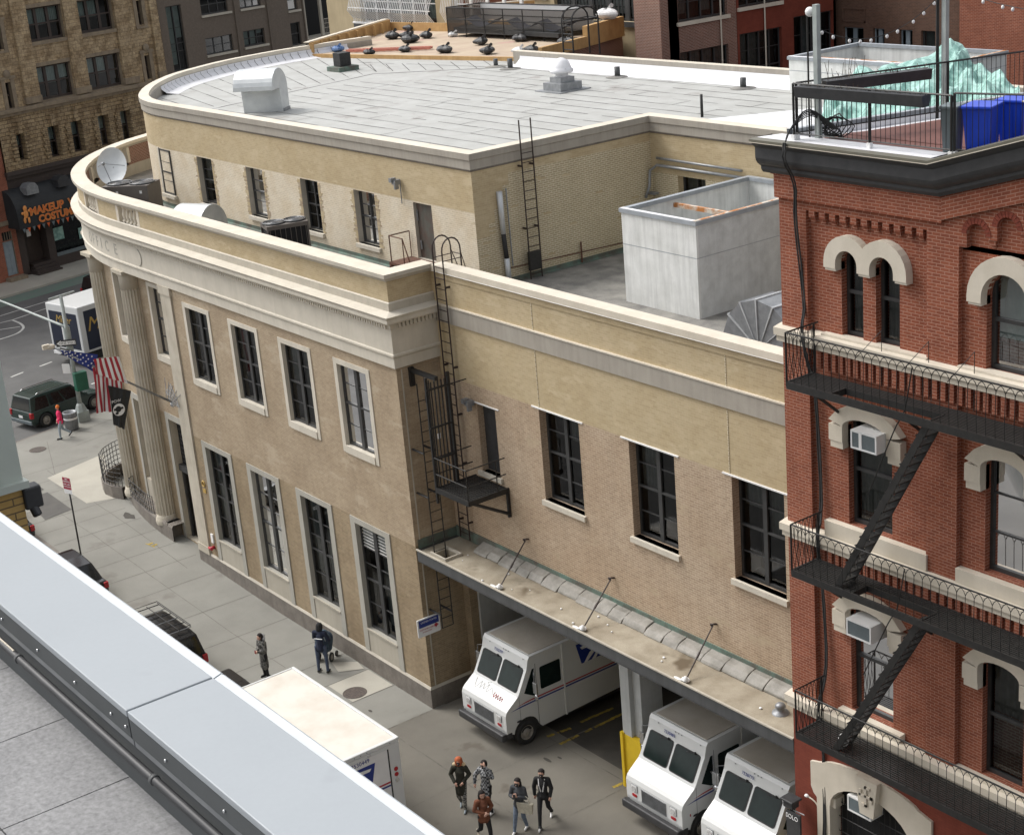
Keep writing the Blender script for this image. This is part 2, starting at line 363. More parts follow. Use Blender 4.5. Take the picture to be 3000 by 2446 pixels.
        if parent is not None: o.parent = parent
        else: o.location = base
        if bevel:
            md = o.modifiers.new('bevel', 'BEVEL'); md.width = bevel; md.segments = seg; md.limit_method = 'ANGLE'; md.angle_limit = rad(35)
        for k, v in props.items():
            if v is not None: o['kind' if k == 'kind' else k] = v
        return o
def thing(name, label, category, loc=(0, 0, 0), group=None):
    o = bpy.data.objects.new(name, None); COL.objects.link(o); o.location = loc
    o.empty_display_size = .2; o['label'] = label; o['category'] = category
    if group: o['group'] = group
    return o
def dup(o, parent=None, loc=None, label=None):
    c = o.copy(); COL.objects.link(c); c.parent = parent
    if loc is not None: c.location = loc
    if label: c['label'] = label
    for ch in list(o.children): dup(ch, c)
    return c
def text(s, par, F, size, mat, name='lettering', depth=.004, pos=(0, 0, 0), align='CENTER', shear=0, off=0, sx=1, bow=None):
    """F=(u, up, n) world axes; pos world"""
    cu = bpy.data.curves.new(name, 'FONT'); cu.body = s; cu.size = size; cu.align_x = align; cu.align_y = 'CENTER'
    cu.extrude = depth; cu.shear = shear; cu.offset = off; cu.resolution_u = 3
    t = bpy.data.objects.new('tmp', cu); COL.objects.link(t)
    dg = bpy.context.evaluated_depsgraph_get(); me = bpy.data.meshes.new_from_object(t.evaluated_get(dg))
    bpy.data.objects.remove(t)
    u, w, n = [V3(a).normalized() for a in F]
    base = Vector((0, 0, 0)); q = par
    while q is not None: base += q.location; q = q.parent
    for v in me.vertices:
        c = v.co.copy(); v.co = V3(pos)+u*c.x*sx+w*c.y+n*c.z-base
    me.materials.clear(); me.materials.append(MT[mat]); me.name = name
    o = bpy.data.objects.new(name, me); COL.objects.link(o)
    if par is not None: o.parent = par
    return o
def catmull(P, n=6):
    out = []
    for i in range(len(P)-1):
        p0 = P[max(i-1, 0)]; p1 = P[i]; p2 = P[i+1]; p3 = P[min(i+2, len(P)-1)]
        for k in range(n):
            t = k/n
            out.append(tuple(.5*((2*p1[j])+(-p0[j]+p2[j])*t+(2*p0[j]-5*p1[j]+4*p2[j]-p3[j])*t*t+(-p0[j]+3*p1[j]-3*p2[j]+p3[j])*t**3) for j in range(len(p1))))
    out.append(tuple(P[-1])); return out
def gz(x):
    return 0 if x > -10 else min((-10-x)*.03, .36)

def window(par, F, x0, x1, z0, z1, cols=2, rows=(.25, .5, .75), depth=.16, fr=.06, mull=.12, bar=.028, cur=None, meet=.5, mat='bronze', room=.5, curmat='curtain', glass='glass', name='window'):
    """sash window set `depth` behind local b=0 of frame F=(o,u,b)"""
    o, u, b = F; d = depth
    m = MB(o, u, b)
    m.box(x0, x0+fr, d, d+.08, z0, z1); m.box(x1-fr, x1, d, d+.08, z0, z1)
    m.box(x0+fr, x1-fr, d, d+.08, z0, z0+fr*1.3); m.box(x0+fr, x1-fr, d, d+.08, z1-fr, z1)
    W = (x1-x0-2*fr); cw = (W-mull*(cols-1))/cols
    for i in range(1, cols): m.box(x0+fr+cw*i+mull*(i-1), x0+fr+cw*i+mull*i, d-.01, d+.085, z0+.002, z1-.002)
    for i in range(cols):
        a = x0+fr+i*(cw+mull)
        for r in rows:
            h = bar*2 if abs(r-meet) < .01 else bar
            zc = z0+(z1-z0)*r
            m.box(a+.001, a+cw-.001, d+(.02 if abs(r-meet) > .01 else -.002), d+.07, zc-h/2, zc+h/2)
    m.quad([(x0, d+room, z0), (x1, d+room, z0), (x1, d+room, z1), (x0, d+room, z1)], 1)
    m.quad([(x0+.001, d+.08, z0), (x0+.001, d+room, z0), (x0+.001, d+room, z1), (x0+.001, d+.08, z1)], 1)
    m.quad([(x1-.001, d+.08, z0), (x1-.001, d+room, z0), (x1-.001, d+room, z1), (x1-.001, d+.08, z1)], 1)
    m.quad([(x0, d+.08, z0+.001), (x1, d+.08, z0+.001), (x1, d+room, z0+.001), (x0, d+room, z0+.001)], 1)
    w = m.obj(name, [mat, 'dark'], par)
    g = MB(o, u, b); g.quad([(x0+fr, d+.045, z0+fr), (x1-fr, d+.045, z0+fr), (x1-fr, d+.045, z1-fr), (x0+fr, d+.045, z1-fr)], 0); g.obj('pane', glass, w)
    if cur:
        c = MB(o, u, b)
        for i in range(cols):
            a = x0+fr+i*(cw+mull); z_lo = z1-(z1-z0)*(cur[i % len(cur)])
            n = 10; y = d+.16
            if cur[i % len(cur)] <= 0: continue
            for k in range(n):
                xa = a+cw*k/n; xb = a+cw*(k+1)/n; ya = y+(.025 if k % 2 else 0); yb = y+(0 if k % 2 else .025)
                c.quad([(xa, ya, z_lo), (xb, yb, z_lo), (xb, yb, z1), (xa, ya, z1)], 0, 1)
        if c.f: c.obj('curtain', curmat, w)
    return w
# ------------------------------------------------------------------ post office
PO = thing('post_office', 'long buff brick post office with curved columned front, stone cornice and flat grey roofs', 'post office', (-8, 6, 0))
FA = ((0, 0, 0), (1, 0, 0), (0, 1, 0))
WC = catmull([(-38.2, 28), (-36.2, 19.5), (-34.6, 13), (-33.9, 9.6), (-33.1, 7.9), (-32.15, 6.12), (-31.2, 4.92), (-30.0, 3.68), (-28.45, 2.5), (-26.8, 1.56), (-25.2, .92), (-23.6, .47), (-21.9, .16), (-20.2, .02), (-19.0, 0)], 5)
PATH = WC + [(-15.4, 0), (0, 0), (0, 1.6)]
def nearest(path, x, y):
    return min(range(len(path)), key=lambda i: (path[i][0]-x)**2+(path[i][1]-y)**2)
# resample path into arc-length
def arclen(path):
    s = [0]
    for i in range(1, len(path)): s.append(s[-1]+math.hypot(path[i][0]-path[i-1][0], path[i][1]-path[i-1][1]))
    return s
AS = arclen(PATH)
def at(s):
    for i in range(len(AS)-1):
        if s <= AS[i+1] or i == len(AS)-2:
            t = (s-AS[i])/(AS[i+1]-AS[i]); a, b = PATH[i], PATH[i+1]
            d = Vector((b[0]-a[0], b[1]-a[1])).normalized()
            return (a[0]+(b[0]-a[0])*t, a[1]+(b[1]-a[1])*t), d
def s_of(x, y):
    best = None
    for k in range(0, int(AS[-1]*20)):
        p, _ = at(k/20); d = (p[0]-x)**2+(p[1]-y)**2
        if best is None or d < best[0]: best = (d, k/20)
    return best[1]
def sub(s0, s1):
    return [at(s0)[0]]+[PATH[i] for i in range(len(PATH)) if s0+.01 < AS[i] < s1-.01]+[at(s1)[0]]

# straight facade wall, right of the corner pilaster
up = [(-14.345+3.6*i, -14.345+3.6*i+1.757, 8.245, 11.025) for i in range(4)]
lowr = [(-14.405+3.6*i, -14.405+3.6*i+1.835, 1.612, 5.487) for i in range(4)]
m = MB()
m.wall(-15.4, 0, 5.7, 11.6, up, 0, .22, 0, 2); m.wall(-15.4, 0, .7, 5.7, lowr, 0, .22, 1, 3)
# corner return
m.quad([(0, 0, .7), (0, 1.6, .7), (0, 1.6, 5.7), (0, 0, 5.7)], 1, 0); m.quad([(0, 0, 5.7), (0, 1.6, 5.7), (0, 1.6, 11.6), (0, 0, 11.6)], 0, 0)
m.box(-1.0, -.004, 1.6, 6, 0, 12.9, 1)
m.obj('wall', ['brick_buff', 'brick_low', 'stone_white', 'surround_gray'], PO)
m = MB(); m.box(.001, .02, .16, .20, .75, 11.5); m.obj('conduit', 'limestone', PO)
# plinth
m = MB(); m.sweep(sub(s_of(-16.4, 0), AS[-1]), [(.06, -.4), (.06, .66), (.02, .74), (-.1, .74)], [0, 1, 1]); m.obj('plinth', ['granite', 'limestone'], PO)
# window surrounds and sash windows
for i, (a, b, c, d) in enumerate(up):
    s_ = MB(); t = .2; e = .028
    s_.box(a-t, a, -e, .0, c-.25, d+.17); s_.box(b, b+t, -e, 0, c-.25, d+.17); s_.box(a, b, -e, 0, d, d+.17); s_.box(a, b, -e-.03, 0, c-.25, c)
    w = window(PO, FA, a, b, c, d, 2, (.26, .52, .76), .12, .06, .17, .03, [[.0, .5], [.52, .52], [.52, .5], [.55, .5]][i], .52)
    s_.obj('window_surround', 'stone_white', w)
for i, (a, b, c, d) in enumerate(lowr):
    s_ = MB(); t = .29; e = .035
    s_.box(a-t, a, -e, 0, .74, d+.2); s_.box(b, b+t, -e, 0, .74, d+.2); s_.box(a, b, -e, 0, d, d+.2)
    w = window(PO, FA, a, b, c, d, 2, (.245, .475, .62, .77), .14, .06, .2, .03, [[.8, .55], [.9, .9], [.75, .95], [0, .9]][i], .475, room=.6)
    s_.obj('window_surround', 'surround_gray', w)
    p = MB(); p.box(a, b, -.012, .2, .74, c-.002); p.box(a-.02, b+.02, -.06, .0, c-.05, c+.012); p.obj('apron_panel', 'panel_beige', w)
    if i == 3:
        l = MB()
        for k in range(7):
            for a0, a1 in ((a+.08, a+.8), (a+1.02, b-.08)):
                z = d-.86+k*.115; l.quad([(a0, .17, z), (a1, .17, z), (a1, .22, z+.10), (a0, .22, z+.10)], 0)
        l.obj('louver', 'louver', w)
# corner pilaster and recessed entrance wall
m = MB(); m.box(-16.3, -15.42, -.06, .6, .7, 11.25); m.box(-16.36, -15.36, -.10, .6, 11.25, 11.58); m.box(-16.36, -15.40, -.09, .6, .66, .98); m.obj('corner_pilaster', 'column', PO)
for (F, L, wins) in ((((-19.9, .5, 0), (1, 0, 0), (0, 1, 0)), 3.62, [(1.36, 2.51)]), (((-24.05, .85, 0), (4.15, -.35, 0), (.35, 4.15, 0)), 4.165, [(1.62, 2.82)]),
                     (((-28.0, 2.7, 0), (3.95, -1.85, 0), (1.85, 3.95, 0)), 4.36, [(1.5, 2.7)]), (((-31.3, 5.8, 0), (3.3, -3.1, 0), (3.1, 3.3, 0)), 4.53, [(1.6, 2.8)])):
    a, b = wins[0]; door = F[0][0] == -19.9
    m = MB(*F); lo = (a-.1, b+.1, .3, 5.5) if door else (a, b, 1.9, 5.5)
    m.wall(0, L, 5.7, 11.6, [(a, b, 8.25, 11.03)], 0, .2, 0, 2); m.wall(0, L, -.3, 5.7, [lo], 0, .6 if door else .2, 1, 3)
    m.obj('recessed_wall', ['brick_buff', 'brick_low', 'stone_white', 'column'], PO)
    s_ = MB(*F)
    s_.box(a-.16, a, -.03, 0, 8.0, 11.2); s_.box(b, b+.16, -.03, 0, 8.0, 11.2); s_.box(a, b, -.03, 0, 11.03, 11.2); s_.box(a, b, -.05, 0, 8.0, 8.25)
    w = window(PO, F, a, b, 8.25, 11.03, 2, (.26, .52, .76), .18, .05, .1, .03, [.5], .52); s_.obj('window_surround', 'stone_white', w)
    s_ = MB(*F); a, b, c, d = lo
    s_.box(a-.25, a, -.04, 0, .3, d+.25); s_.box(b, b+.25, -.04, 0, .3, d+.25); s_.box(a, b, -.04, 0, d, d+.25)
    if door:
        D = MB(*F); D.box(a, b, .3, .36, 3.5, d, 0); D.box(a, b, .1, .34, 3.25, 3.5, 1); D.box(a, a+.12, .2, .3, .3, 3.25, 1); D.box(b-.12, b, .2, .3, .3, 3.25, 1); D.box((a+b)/2-.04, (a+b)/2+.04, .24, .3, .3, 3.25, 1)
        for k in range(9):
            z = 3.6+k*.2; D.box(a+.1, b-.1, .27, .3, z, z+.04, 1)
            D.box(a+.15+k*.12, a+.18+k*.12, .27, .3, 3.5, d, 1)
        dd = D.obj('entrance_door', ['dark', 'bronze'], PO); s_.obj('door_surround', 'surround_gray', dd)
        g = MB(*F); g.quad([(a+.12, .29, .32), (b-.12, .29, .32), (b-.12, .29, 3.22), (a+.12, .29, 3.22)], 0); g.obj('pane', 'glass', dd)
        g = MB(*F); g.box(a+.1, b-.1, .5, .52, .3, 3.3); g.obj('backing', 'dark', dd)
    else:
        w = window(PO, F, a, b, c, d, 2, (.245, .475, .62, .77), .18, .05, .1, .03, [.8], .475); s_.obj('window_surround', 'surround_gray', w)
        p = MB(*F); p.box(a, b, -.01, .15, .74, c-.01); p.obj('apron_panel', 'panel_beige', w)
# columns
def column(x, y):
    c = MB(); n = 40; r = .44; F_ = []
    for k in range(n):
        a0 = 2*math.pi*k/n; rr = r if k % 2 else r-.045; F_.append((a0, rr))
    def ring(z, taper): return [(x+math.cos(a)*q*taper, y+math.sin(a)*q*taper, z) for a, q in F_]
    Z = [1.12, 4, 7, 10.8]; T = [1, .99, .97, .93]
    for i in range(3):
        A = ring(Z[i], T[i]); B = ring(Z[i+1], T[i+1])
        for k in range(n): c.raw([A[k], A[(k+1) % n], B[(k+1) % n], B[k]], [(k*.07, Z[i]), (k*.07+.07, Z[i]), (k*.07+.07, Z[i+1]), (k*.07, Z[i+1])])
    c.lathe(x, y, [(.5, .7), (.52, .8), (.5, .92), (.45, 1.0), (.445, 1.12), (.38, 1.12)], 28)
    c.lathe(x, y, [(.3, 10.78), (.415, 10.8), (.415, 11.3), (.44, 11.36), (.48, 11.42), (.49, 11.46), (.2, 11.46)], 28)
    c.box(x-.5, x+.5, y-.5, y+.5, 11.46, 11.6)
    return c.obj('column', 'column', PO)
for x, y in ((-19.9, .32), (-24.0, .78), (-27.9, 2.45), (-31.2, 5.3)): column(x, y)
# podium between columns
m = MB(); m.sweep(sub(s_of(-32.5, 7), s_of(-18.7, 0)), [(.1, -.3), (.1, .86), (.05, .95), (-.6, .95)], [0, 1, 1]); m.box(-19.3, -19.1, -.1, .6, -.3, .95)
m.obj('portico_base', ['granite', 'granite'], PO)
# railings on the podium
def rail_path(pts, z0, z1, bars=.16, mids=3):
    r = MB()
    for z in [z0+(z1-z0)*k/mids for k in range(mids+1)]: r.tube([(x, y, z) for x, y in pts], .016, 4)
    L = arclen(pts); n = int(L[-1]/bars)
    for k in range(n+1):
        s = L[-1]*k/n
        for i in range(len(L)-1):
            if s <= L[i+1]+1e-6:
                t = (s-L[i])/(L[i+1]-L[i]); x = pts[i][0]+(pts[i+1][0]-pts[i][0])*t; y = pts[i][1]+(pts[i+1][1]-pts[i][1])*t
                r.box(x-.011, x+.011, y-.011, y+.011, z0, z1); break
    return r
a = [(-23.45, .5), (-23.3, .2), (-22.3, .1), (-21.2, -.02), (-20.5, .0)]
rail_path(a, .98, 1.75, .2, 3).obj('podium_railing', 'black_iron', PO)
# bulging areaway railing left of the second column
AR = [(-24.6, .42), (-25.2, .18), (-25.9, .12), (-26.6, .32), (-27.2, .8), (-27.6, 1.4), (-27.8, 2.0)]
m = MB(); m.sweep([(p[0], p[1]) for p in AR[::-1]], [(.06, -.3), (.06, .92), (-.12, .92), (-.12, .3)], 0); m.obj('areaway_curb', 'granite', PO)
rail_path(AR, .92, 2.0, .22, 5).obj('areaway_railing', 'black_iron', PO)
# entablature
m = MB()
ENT = [(.08, 11.58), (.08, 11.90), (.13, 11.96), (.13, 12.02), (.08, 12.05), (.08, 12.80), (.11, 12.84), (.11, 13.0), (.30, 13.03), (.33, 13.08), (.33, 13.18), (.38, 13.28), (.05, 13.36), (.05, 13.60), (.02, 13.62), (0, 13.63)]
mt = [0]*15; mt[12] = 1
m.sweep(PATH, ENT, mt)
m.sweep(PATH, [(.08, 11.58), (-.6, 11.58)], 0)
m.obj('entablature', ['stone_white', 'limestone'], PO)
m = MB(); s = .1
while s < AS[-1]-.05:
    if not (AS[-2]-.07 < s+.04 < AS[-2]+.07):
        (x, y), d = at(s+.04)
        if x > -31:
            b = MB((x, y, 0), (d.x, d.y, 0), (-d.y, d.x, 0)); b.box(-.04, .04, -.19, -.1, 12.84, 12.99); o0 = len(m.v); m.v += b.v; m.f += [[i+o0 for i in f] for f in b.f]; m.uv += b.uv; m.m += b.m; m.sm += b.sm
    s += .14
m.obj('dentils', 'stone_white', PO)
# lettering
nL = 0
for ch, px, sz in (('O', -23.0, .5), ('F', -22.45, .5), ('F', -21.9, .5), ('I', -21.35, .5), ('C', -20.7, .5), ('E', -19.85, .5)):
    sc_ = s_of(px, .3); (x, y), d = at(sc_)
    text(ch, PO, ((d.x, d.y, 0), (0, 0, 1), (d.y, -d.x, 0)), .62, 'surround_gray', 'lettering', .006, (x+d.y*.082, y-d.x*.082, 12.42))
m = MB(); m.tube([(-17.85+.42*math.cos(t), -.085, 12.42+.36*math.sin(t)) for t in [rad(a) for a in range(-65, 66, 10)]], .03, 5); m.obj('carved_ring', 'surround_gray', PO)
# parapet with balustrade openings
ops = sorted([(s_of(-23.3, .4), s_of(-21.3, .1)), (s_of(-19.29, 0), s_of(-17.27, 0)), (s_of(-29.6, 3.4), s_of(-28.4, 2.5)), (s_of(-32.0, 6), s_of(-31.3, 5.1)), (s_of(-27.0, 1.7), s_of(-25.4, 1.0))])
ivs = []; c0 = 0
for a, b in ops: ivs.append((c0, a)); c0 = b
ivs.append((c0, AS[-1]))
m = MB()
for a, b in ivs: m.sweep(sub(a, b), [(0, 13.63), (0, 14.28)], 0, u0=a); m.sweep(sub(a, b), [(-.32, 14.28), (-.32, 13.45)], 1, u0=a)
m.sweep(PATH, [(-.32, 13.45), (-.34, 13.45), (-.34, 12.9)], 2)
m.obj('parapet', ['brick_new', 'brick_maroon', 'limestone'], PO)
m = MB(); P_ = PATH
m.sweep(P_, [(-.36, 14.28), (.06, 14.28), (.10, 14.34), (.17, 14.40), (.17, 14.52), (-.44, 14.53), (-.44, 14.40), (-.36, 14.28)], [1, 1, 1, 1, 0, 0, 1]); m.obj('coping', ['coping', 'limestone'], PO)
for a, b in ops:
    n = 5 if b-a > 1.4 else 3; L = b-a
    m = MB()
    for k in (a+.06, b-.06):
        (x, y), d = at(k); f = MB((x, y, 0), (d.x, d.y, 0), (-d.y, d.x, 0)); f.box(-.1, .1, -.01, .44, 13.6, 14.28)
        o0 = len(m.v); m.v += f.v; m.f += [[i+o0 for i in q] for q in f.f]; m.uv += f.uv; m.m += f.m; m.sm += f.sm
    m.obj('balustrade_pier', 'coping', PO)
    for k in range(n):
        (x, y), d = at(a+.2+(L-.4)*(k+.5)/n); x -= d.y*.16*-1*-1; y += d.x*.16
        c = MB(); c.lathe(x, y, [(.09, 13.62), (.09, 13.68), (.05, 13.71), (.085, 13.82), (.10, 13.9), (.05, 14.08), (.045, 14.14), (.08, 14.18), (.09, 14.28)], 12); c.box(x-.09, x+.09, y-.09, y+.09, 13.61, 13.67); c.obj('baluster', 'coping', PO)
# dock wing wall
FD = ((0, 1.6, 0), (1, 0, 0), (0, 1, 0))
dw = [(4.874+3.899*i, 4.874+3.899*i+1.79, 8.152, 10.953) for i in range(3)]; dd = (1.78, 2.70, 8.25, 10.43)
m = MB(*FD)
m.wall(0, 16.14, 10.99, 14.3, [], 0, .2, 1, 0); m.wall(0, 16.14, 5.2, 10.99, dw+[dd], 0, .24, 0, 0)
m.obj('wall', ['brick_dock', 'brick_new'], PO)
m = MB(*FD)
m.box(0, 16.14, -.05, 0, 12.74, 13.26, 0); m.box(0, 16.14, -.075, 0, 13.26, 13.30, 1); m.obj('stone_band', ['band_gray', 'coping'], PO)
m = MB(*FD)
m.box(.17, 16.14, -.10, .36, 14.3, 14.50, 0); m.box(.05, 16.14, -.03, .3, 14.1, 14.3, 1)
m.box(.16, 16.14, -.105, -.1, 14.3, 14.315, 2); m.obj('coping', ['coping', 'brick_new', 'white'], PO)
m = MB(*FD); m.box(0, 16.14, .31, .34, 12.9, 14.3); m.obj('parapet_back', 'brick_maroon', PO)
m = MB(*FD)
for x in (4.91, 12.62): m.box(x-.018, x+.018, -.012, 0, 11.0, 12.73); m.box(x-.018, x+.018, -.012, 0, 13.3, 14.09)
m.obj('control_joint', 'brick_cream', PO)
for i, (a, b, c, d) in enumerate(dw):
    w = window(PO, FD, a, b, c, d, 2, (.26, .52, .76), .24, .07, .14, .03, [[0, .3], [.5, 0], [.3, .5]][i], .52, room=.7)
    l = MB(*FD); l.box(a-.3, b+.2, -.035, 0, d+.005, d+.045); l.obj('lintel_strip', 'white', w)
    l = MB(*FD); l.box(a-.08, b+.08, -.09, .2, c-.15, c-.0); l.obj('sill', 'stone_white', w)
m = MB(*FD); m.box(dd[0], dd[1], .22, .26, dd[2], dd[3]); w = m.obj('fire_door', 'black_plastic', PO)
l = MB(*FD); l.box(dd[0]-.2, dd[1]+.2, -.03, 0, dd[3]+.005, dd[3]+.04); l.obj('lintel_strip', 'white', w); l = MB(*FD); l.box(dd[0]-.15, dd[1]+.12, -.09, .2, dd[2]-.14, dd[2]); l.obj('sill', 'stone_white', w)
# garage bays beneath the canopy
m = MB()
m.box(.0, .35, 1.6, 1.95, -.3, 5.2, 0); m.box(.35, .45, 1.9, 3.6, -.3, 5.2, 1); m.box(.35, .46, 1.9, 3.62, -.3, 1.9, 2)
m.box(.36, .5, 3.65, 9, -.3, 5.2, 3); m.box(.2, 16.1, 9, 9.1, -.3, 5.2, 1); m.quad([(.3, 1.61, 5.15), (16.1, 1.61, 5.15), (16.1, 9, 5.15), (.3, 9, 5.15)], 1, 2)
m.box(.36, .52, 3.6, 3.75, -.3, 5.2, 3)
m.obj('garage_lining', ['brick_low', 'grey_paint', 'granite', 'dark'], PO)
def pier(x, y=1.6):
    p = MB(); p.box(x, x+.62, y, y+.8, 1.75, 5.2, 0); p.box(x-.1, x+.28, y-.14, y, 1.75, 5.2, 0); o = p.obj('garage_pier', ['grey_paint'], PO)
    g = MB(); g.box(x-.13, x+.66, y-.16, y+.82, -.3, 1.75, 0); g.box(x-.16, x-.05, y-.22, y-.1, -.3, 1.8, 0); g.obj('pier_guard', ['yellow'], o)
pier(8.0); pier(15.5)
g = MB(); g.box(.95, 1.1, 1.4, 1.62, -.2, 1.9); g.obj('pier_guard', 'yellow', PO)
# canopy
m = MB()
m.box(.06, 16.12, .0, .06, 5.24, 5.60, 0); m.box(.06, .12, .06, 1.58, 5.24, 5.60, 0)
hx0, hx1, hy0, hy1 = .62, 1.36, .2, .74
for (x0, x1, y0, y1) in ((.12, hx0, .06, 1.58), (hx1, 16.12, .06, 1.58), (hx0, hx1, .06, hy0), (hx0, hx1, hy1, 1.58)): m.box(x0, x1, y0, y1, 5.36, 5.575, 1)
m.box(hx0-.05, hx1+.05, hy0-.05, hy0, 5.575, 5.66, 2); m.box(hx0-.05, hx1+.05, hy1, hy1+.05, 5.575, 5.66, 2); m.box(hx1, hx1+.05, hy0, hy1, 5.575, 5.66, 2)
m.box(.04, 16.12, -.03, .03, 5.60, 5.64, 2); m.box(.06, 16.12, .0, .02, 5.22, 5.25, 0)
cn = m.obj('dock_canopy', ['canopy_edge', 'canopy_roof', 'limestone'], PO)
m = MB(); x = 1.5
while x < 16:
    w_ = random.uniform(.55, .95); r0 = .17
    pts = [(1.15, 5.585), (1.2, 5.66), (1.3, 5.74), (1.42, 5.79), (1.58, 5.83), (1.58, 5.58)]
    m.extx([(b+random.uniform(-.03, .03) if 1.1 < b < 1.5 else b, c+random.uniform(-.02, .02)) for b, c in pts], x, min(x+w_-.02, 16.1)); x += w_
m.obj('flashing_roll', 'canopy_silver', cn, bevel=.02)
m = MB(); m.box(.02, 16.1, 1.56, 1.595, 5.6, 5.95, 0); m.box(.002, .03, .1, 1.6, 5.6, 5.9, 1); m.obj('flashing_strip', ['copper', 'copper'], cn)
m = MB()
for _ in range(14):
    x = random.uniform(1.5, 15.9); y = random.uniform(.1, 1.1); r = random.uniform(.015, .05); m.ell((x, y, 5.6), (r, r*.8, r*.6), 6)
m.obj('debris', 'white', cn)
for x0, x1 in ((3.82, 4.2), (7.75, 8.05), (11.86, 12.2)):
    m = MB(); m.tube([(x0, 1.5, 6.57), (x1, .18, 5.64)], .022, 6); m.tube([(x0-.05, 1.52, 6.5), (x0-.05, 1.47, 6.6), (x0+.03, 1.5, 6.62), (x0+.06, 1.59, 6.6)], .028, 6)
    m.tube([(x0+(x1-x0)*.5, 1.5-.66, 6.57-.465), (x0+(x1-x0)*.6, 1.5-.79, 6.57-.56)], .034, 6); r_ = m.obj('tie_rod', 'brown_iron', cn)
    k = MB(); k.ell((x1, .16, 5.64), (.14, .1, .06), 8); k.ell((x1+.05, .12, 5.68), (.07, .05, .1), 8); k.ell((x1-.2, .08, 5.63), (.16, .05, .03), 8); k.obj('mastic_patch', 'white', r_)
m = MB(); m.lathe(15.0, .72, [(.22, 5.57), (.2, 5.62), (.1, 5.64), (.1, 5.74), (.14, 5.76), (.1, 5.83), (0, 5.86)], 14); m.obj('roof_vent', 'steel', cn)
# ------------------------------------------------------------------ roofs and upper block
BW = catmull([(-34.0, 21.3), (-34.1, 18.05), (-34.13, 16), (-33.84, 14.2), (-33.37, 12.4), (-32.4, 10.4), (-31.35, 8.75), (-29.75, 7.15), (-28.2, 5.95), (-26.3, 4.85), (-24.9, 4.3), (-23.4, 4.03), (-22, 4.0)], 4)
BP = BW + [(-.88, 4.0), (-.88, 11.37), (16.0, 11.37)]
m = MB(); m.extz([(p[0]+.3, p[1]+.2) for p in PATH[5:-2]]+[(0-.1, 1.9), (16.1, 1.9), (16.1, 12), (-20, 12)], 12.85, 12.95); m.obj('lower_roof', 'roof_low', PO)
wins = [(-23.45, -22.36), (-19.96, -18.68), (-15.85, -14.55), (-11.71, -10.47), (-8.04, -6.70)]
m = MB((0, 4.0, 0))
H = [(a, b, 13.5, 15.38) for a, b in wins[1:]]+[(-4.35, -3.28, 13.5, 15.38)]
m.wall(-22, -.88, 15.42, 16.8, [], 0, .2, 0); m.wall(-22, -.88, 12.9, 15.42, H, 0, .2, 1, 2)
q = MB(); bw = BW
m.sweep(bw, [(0, 15.42), (0, 16.8)], 0, u0=100, sm=True); m.sweep(bw, [(0, 12.9), (0, 15.42)], 1, u0=100, sm=True)
for i in range(2): pass
m.obj('penthouse_wall', ['brick_new', 'brick_white', 'limestone'], PO)
# return wall with its smooth corner strip
m = MB((-.88, 4.0, 0), (0, 1, 0), (-1, 0, 0))
m.quad([(0, 0, 12.9), (7.37, 0, 12.9), (7.37, 0, 16.8), (0, 0, 16.8)], 0, 1)
for z0, z1, w_ in ((14.6, 15.0, .5), (15.0, 15.4, .75), (15.4, 15.75, 1.0), (15.75, 16.1, 1.15), (16.1, 16.45, 1.4), (16.45, 16.8, 7.36)): m.quad([(0, -.006, z0), (w_, -.006, z0), (w_, -.006, z1), (0, -.006, z1)], 1, 1)
for k in range(26):
    z0 = 12.95+.0677*random.randint(0, 50); a0 = random.choice([random.uniform(0, .5), random.uniform(0, 7)]); m.quad([(a0, -.004, z0), (a0+.3, -.004, z0), (a0+.3, -.004, z0+.0677), (a0, -.004, z0+.0677)], 1, 1)
m.obj('penthouse_wall', ['brick_cream', 'brick_new'], PO)
m = MB((-.88, 11.37, 0)); Hx = (1.28, 2.6, 14.0, 15.4)
m.wall(0, 16.9, 15.42, 16.8, [], 0, .2, 0); m.wall(0, 16.9, 12.9, 15.42, [Hx], 0, .25, 1, 0); m.obj('penthouse_wall', ['brick_new', 'brick_cream'], PO)
w = window(PO, ((-.88, 11.37, 0), (1, 0, 0), (0, 1, 0)), *Hx, 2, (.5,), .24, .06, .08, .03, [.9], .5)
m = MB(); m.box(.34, .40, 11.2, 11.36, 13.8, 15.42)
for k, (a, b) in enumerate(wins[1:]):
    w = window(PO, ((0, 4.0, 0), (1, 0, 0), (0, 1, 0)), a, b, 13.5, 15.38, 2 if k > 1 else 1, (.3, .5, .72), .2, .06, .05, .025, [[.6], [.65], [.3, .3], [.0, .0]][k], .5)
    s_ = MB(); s_.box(a-.08, b+.1, 3.9, 4.15, 13.36, 13.5); s_.obj('sill', 'stone_white', w)
    # patched brick jambs
    s_ = MB()
    for j in range(27):
        z = 13.52+j*.0677; s_.box(a-.12-random.random()*.16, a, 3.990, 4.0, z, z+.062, random.choice([0, 0, 1])); s_.box(b, b+.12+random.random()*.16, 3.990, 4.0, z, z+.062, random.choice([0, 0, 1]))
    s_.obj('jamb_bricks', ['brick_new', 'brick_buff'], w)
# curved-part window
i0 = nearest(BW, -22.9, 4.0)
w = window(PO, ((-24.1, 4.07, 0), (1, -.06, 0), (.06, 1, 0)), .62, 1.72, 13.5, 15.38, 1, (.3, .5, .72), -.02, .06, .05, .025, [.2], .5, room=.05)
s_ = MB((-24.1, 4.07, 0), (1, -.06, 0), (.06, 1, 0)); s_.box(.5, 1.84, -.12, .1, 13.36, 13.5); s_.box(.5, .62, -.04, .1, 13.5, 15.42); s_.obj('sill', 'stone_white', w)
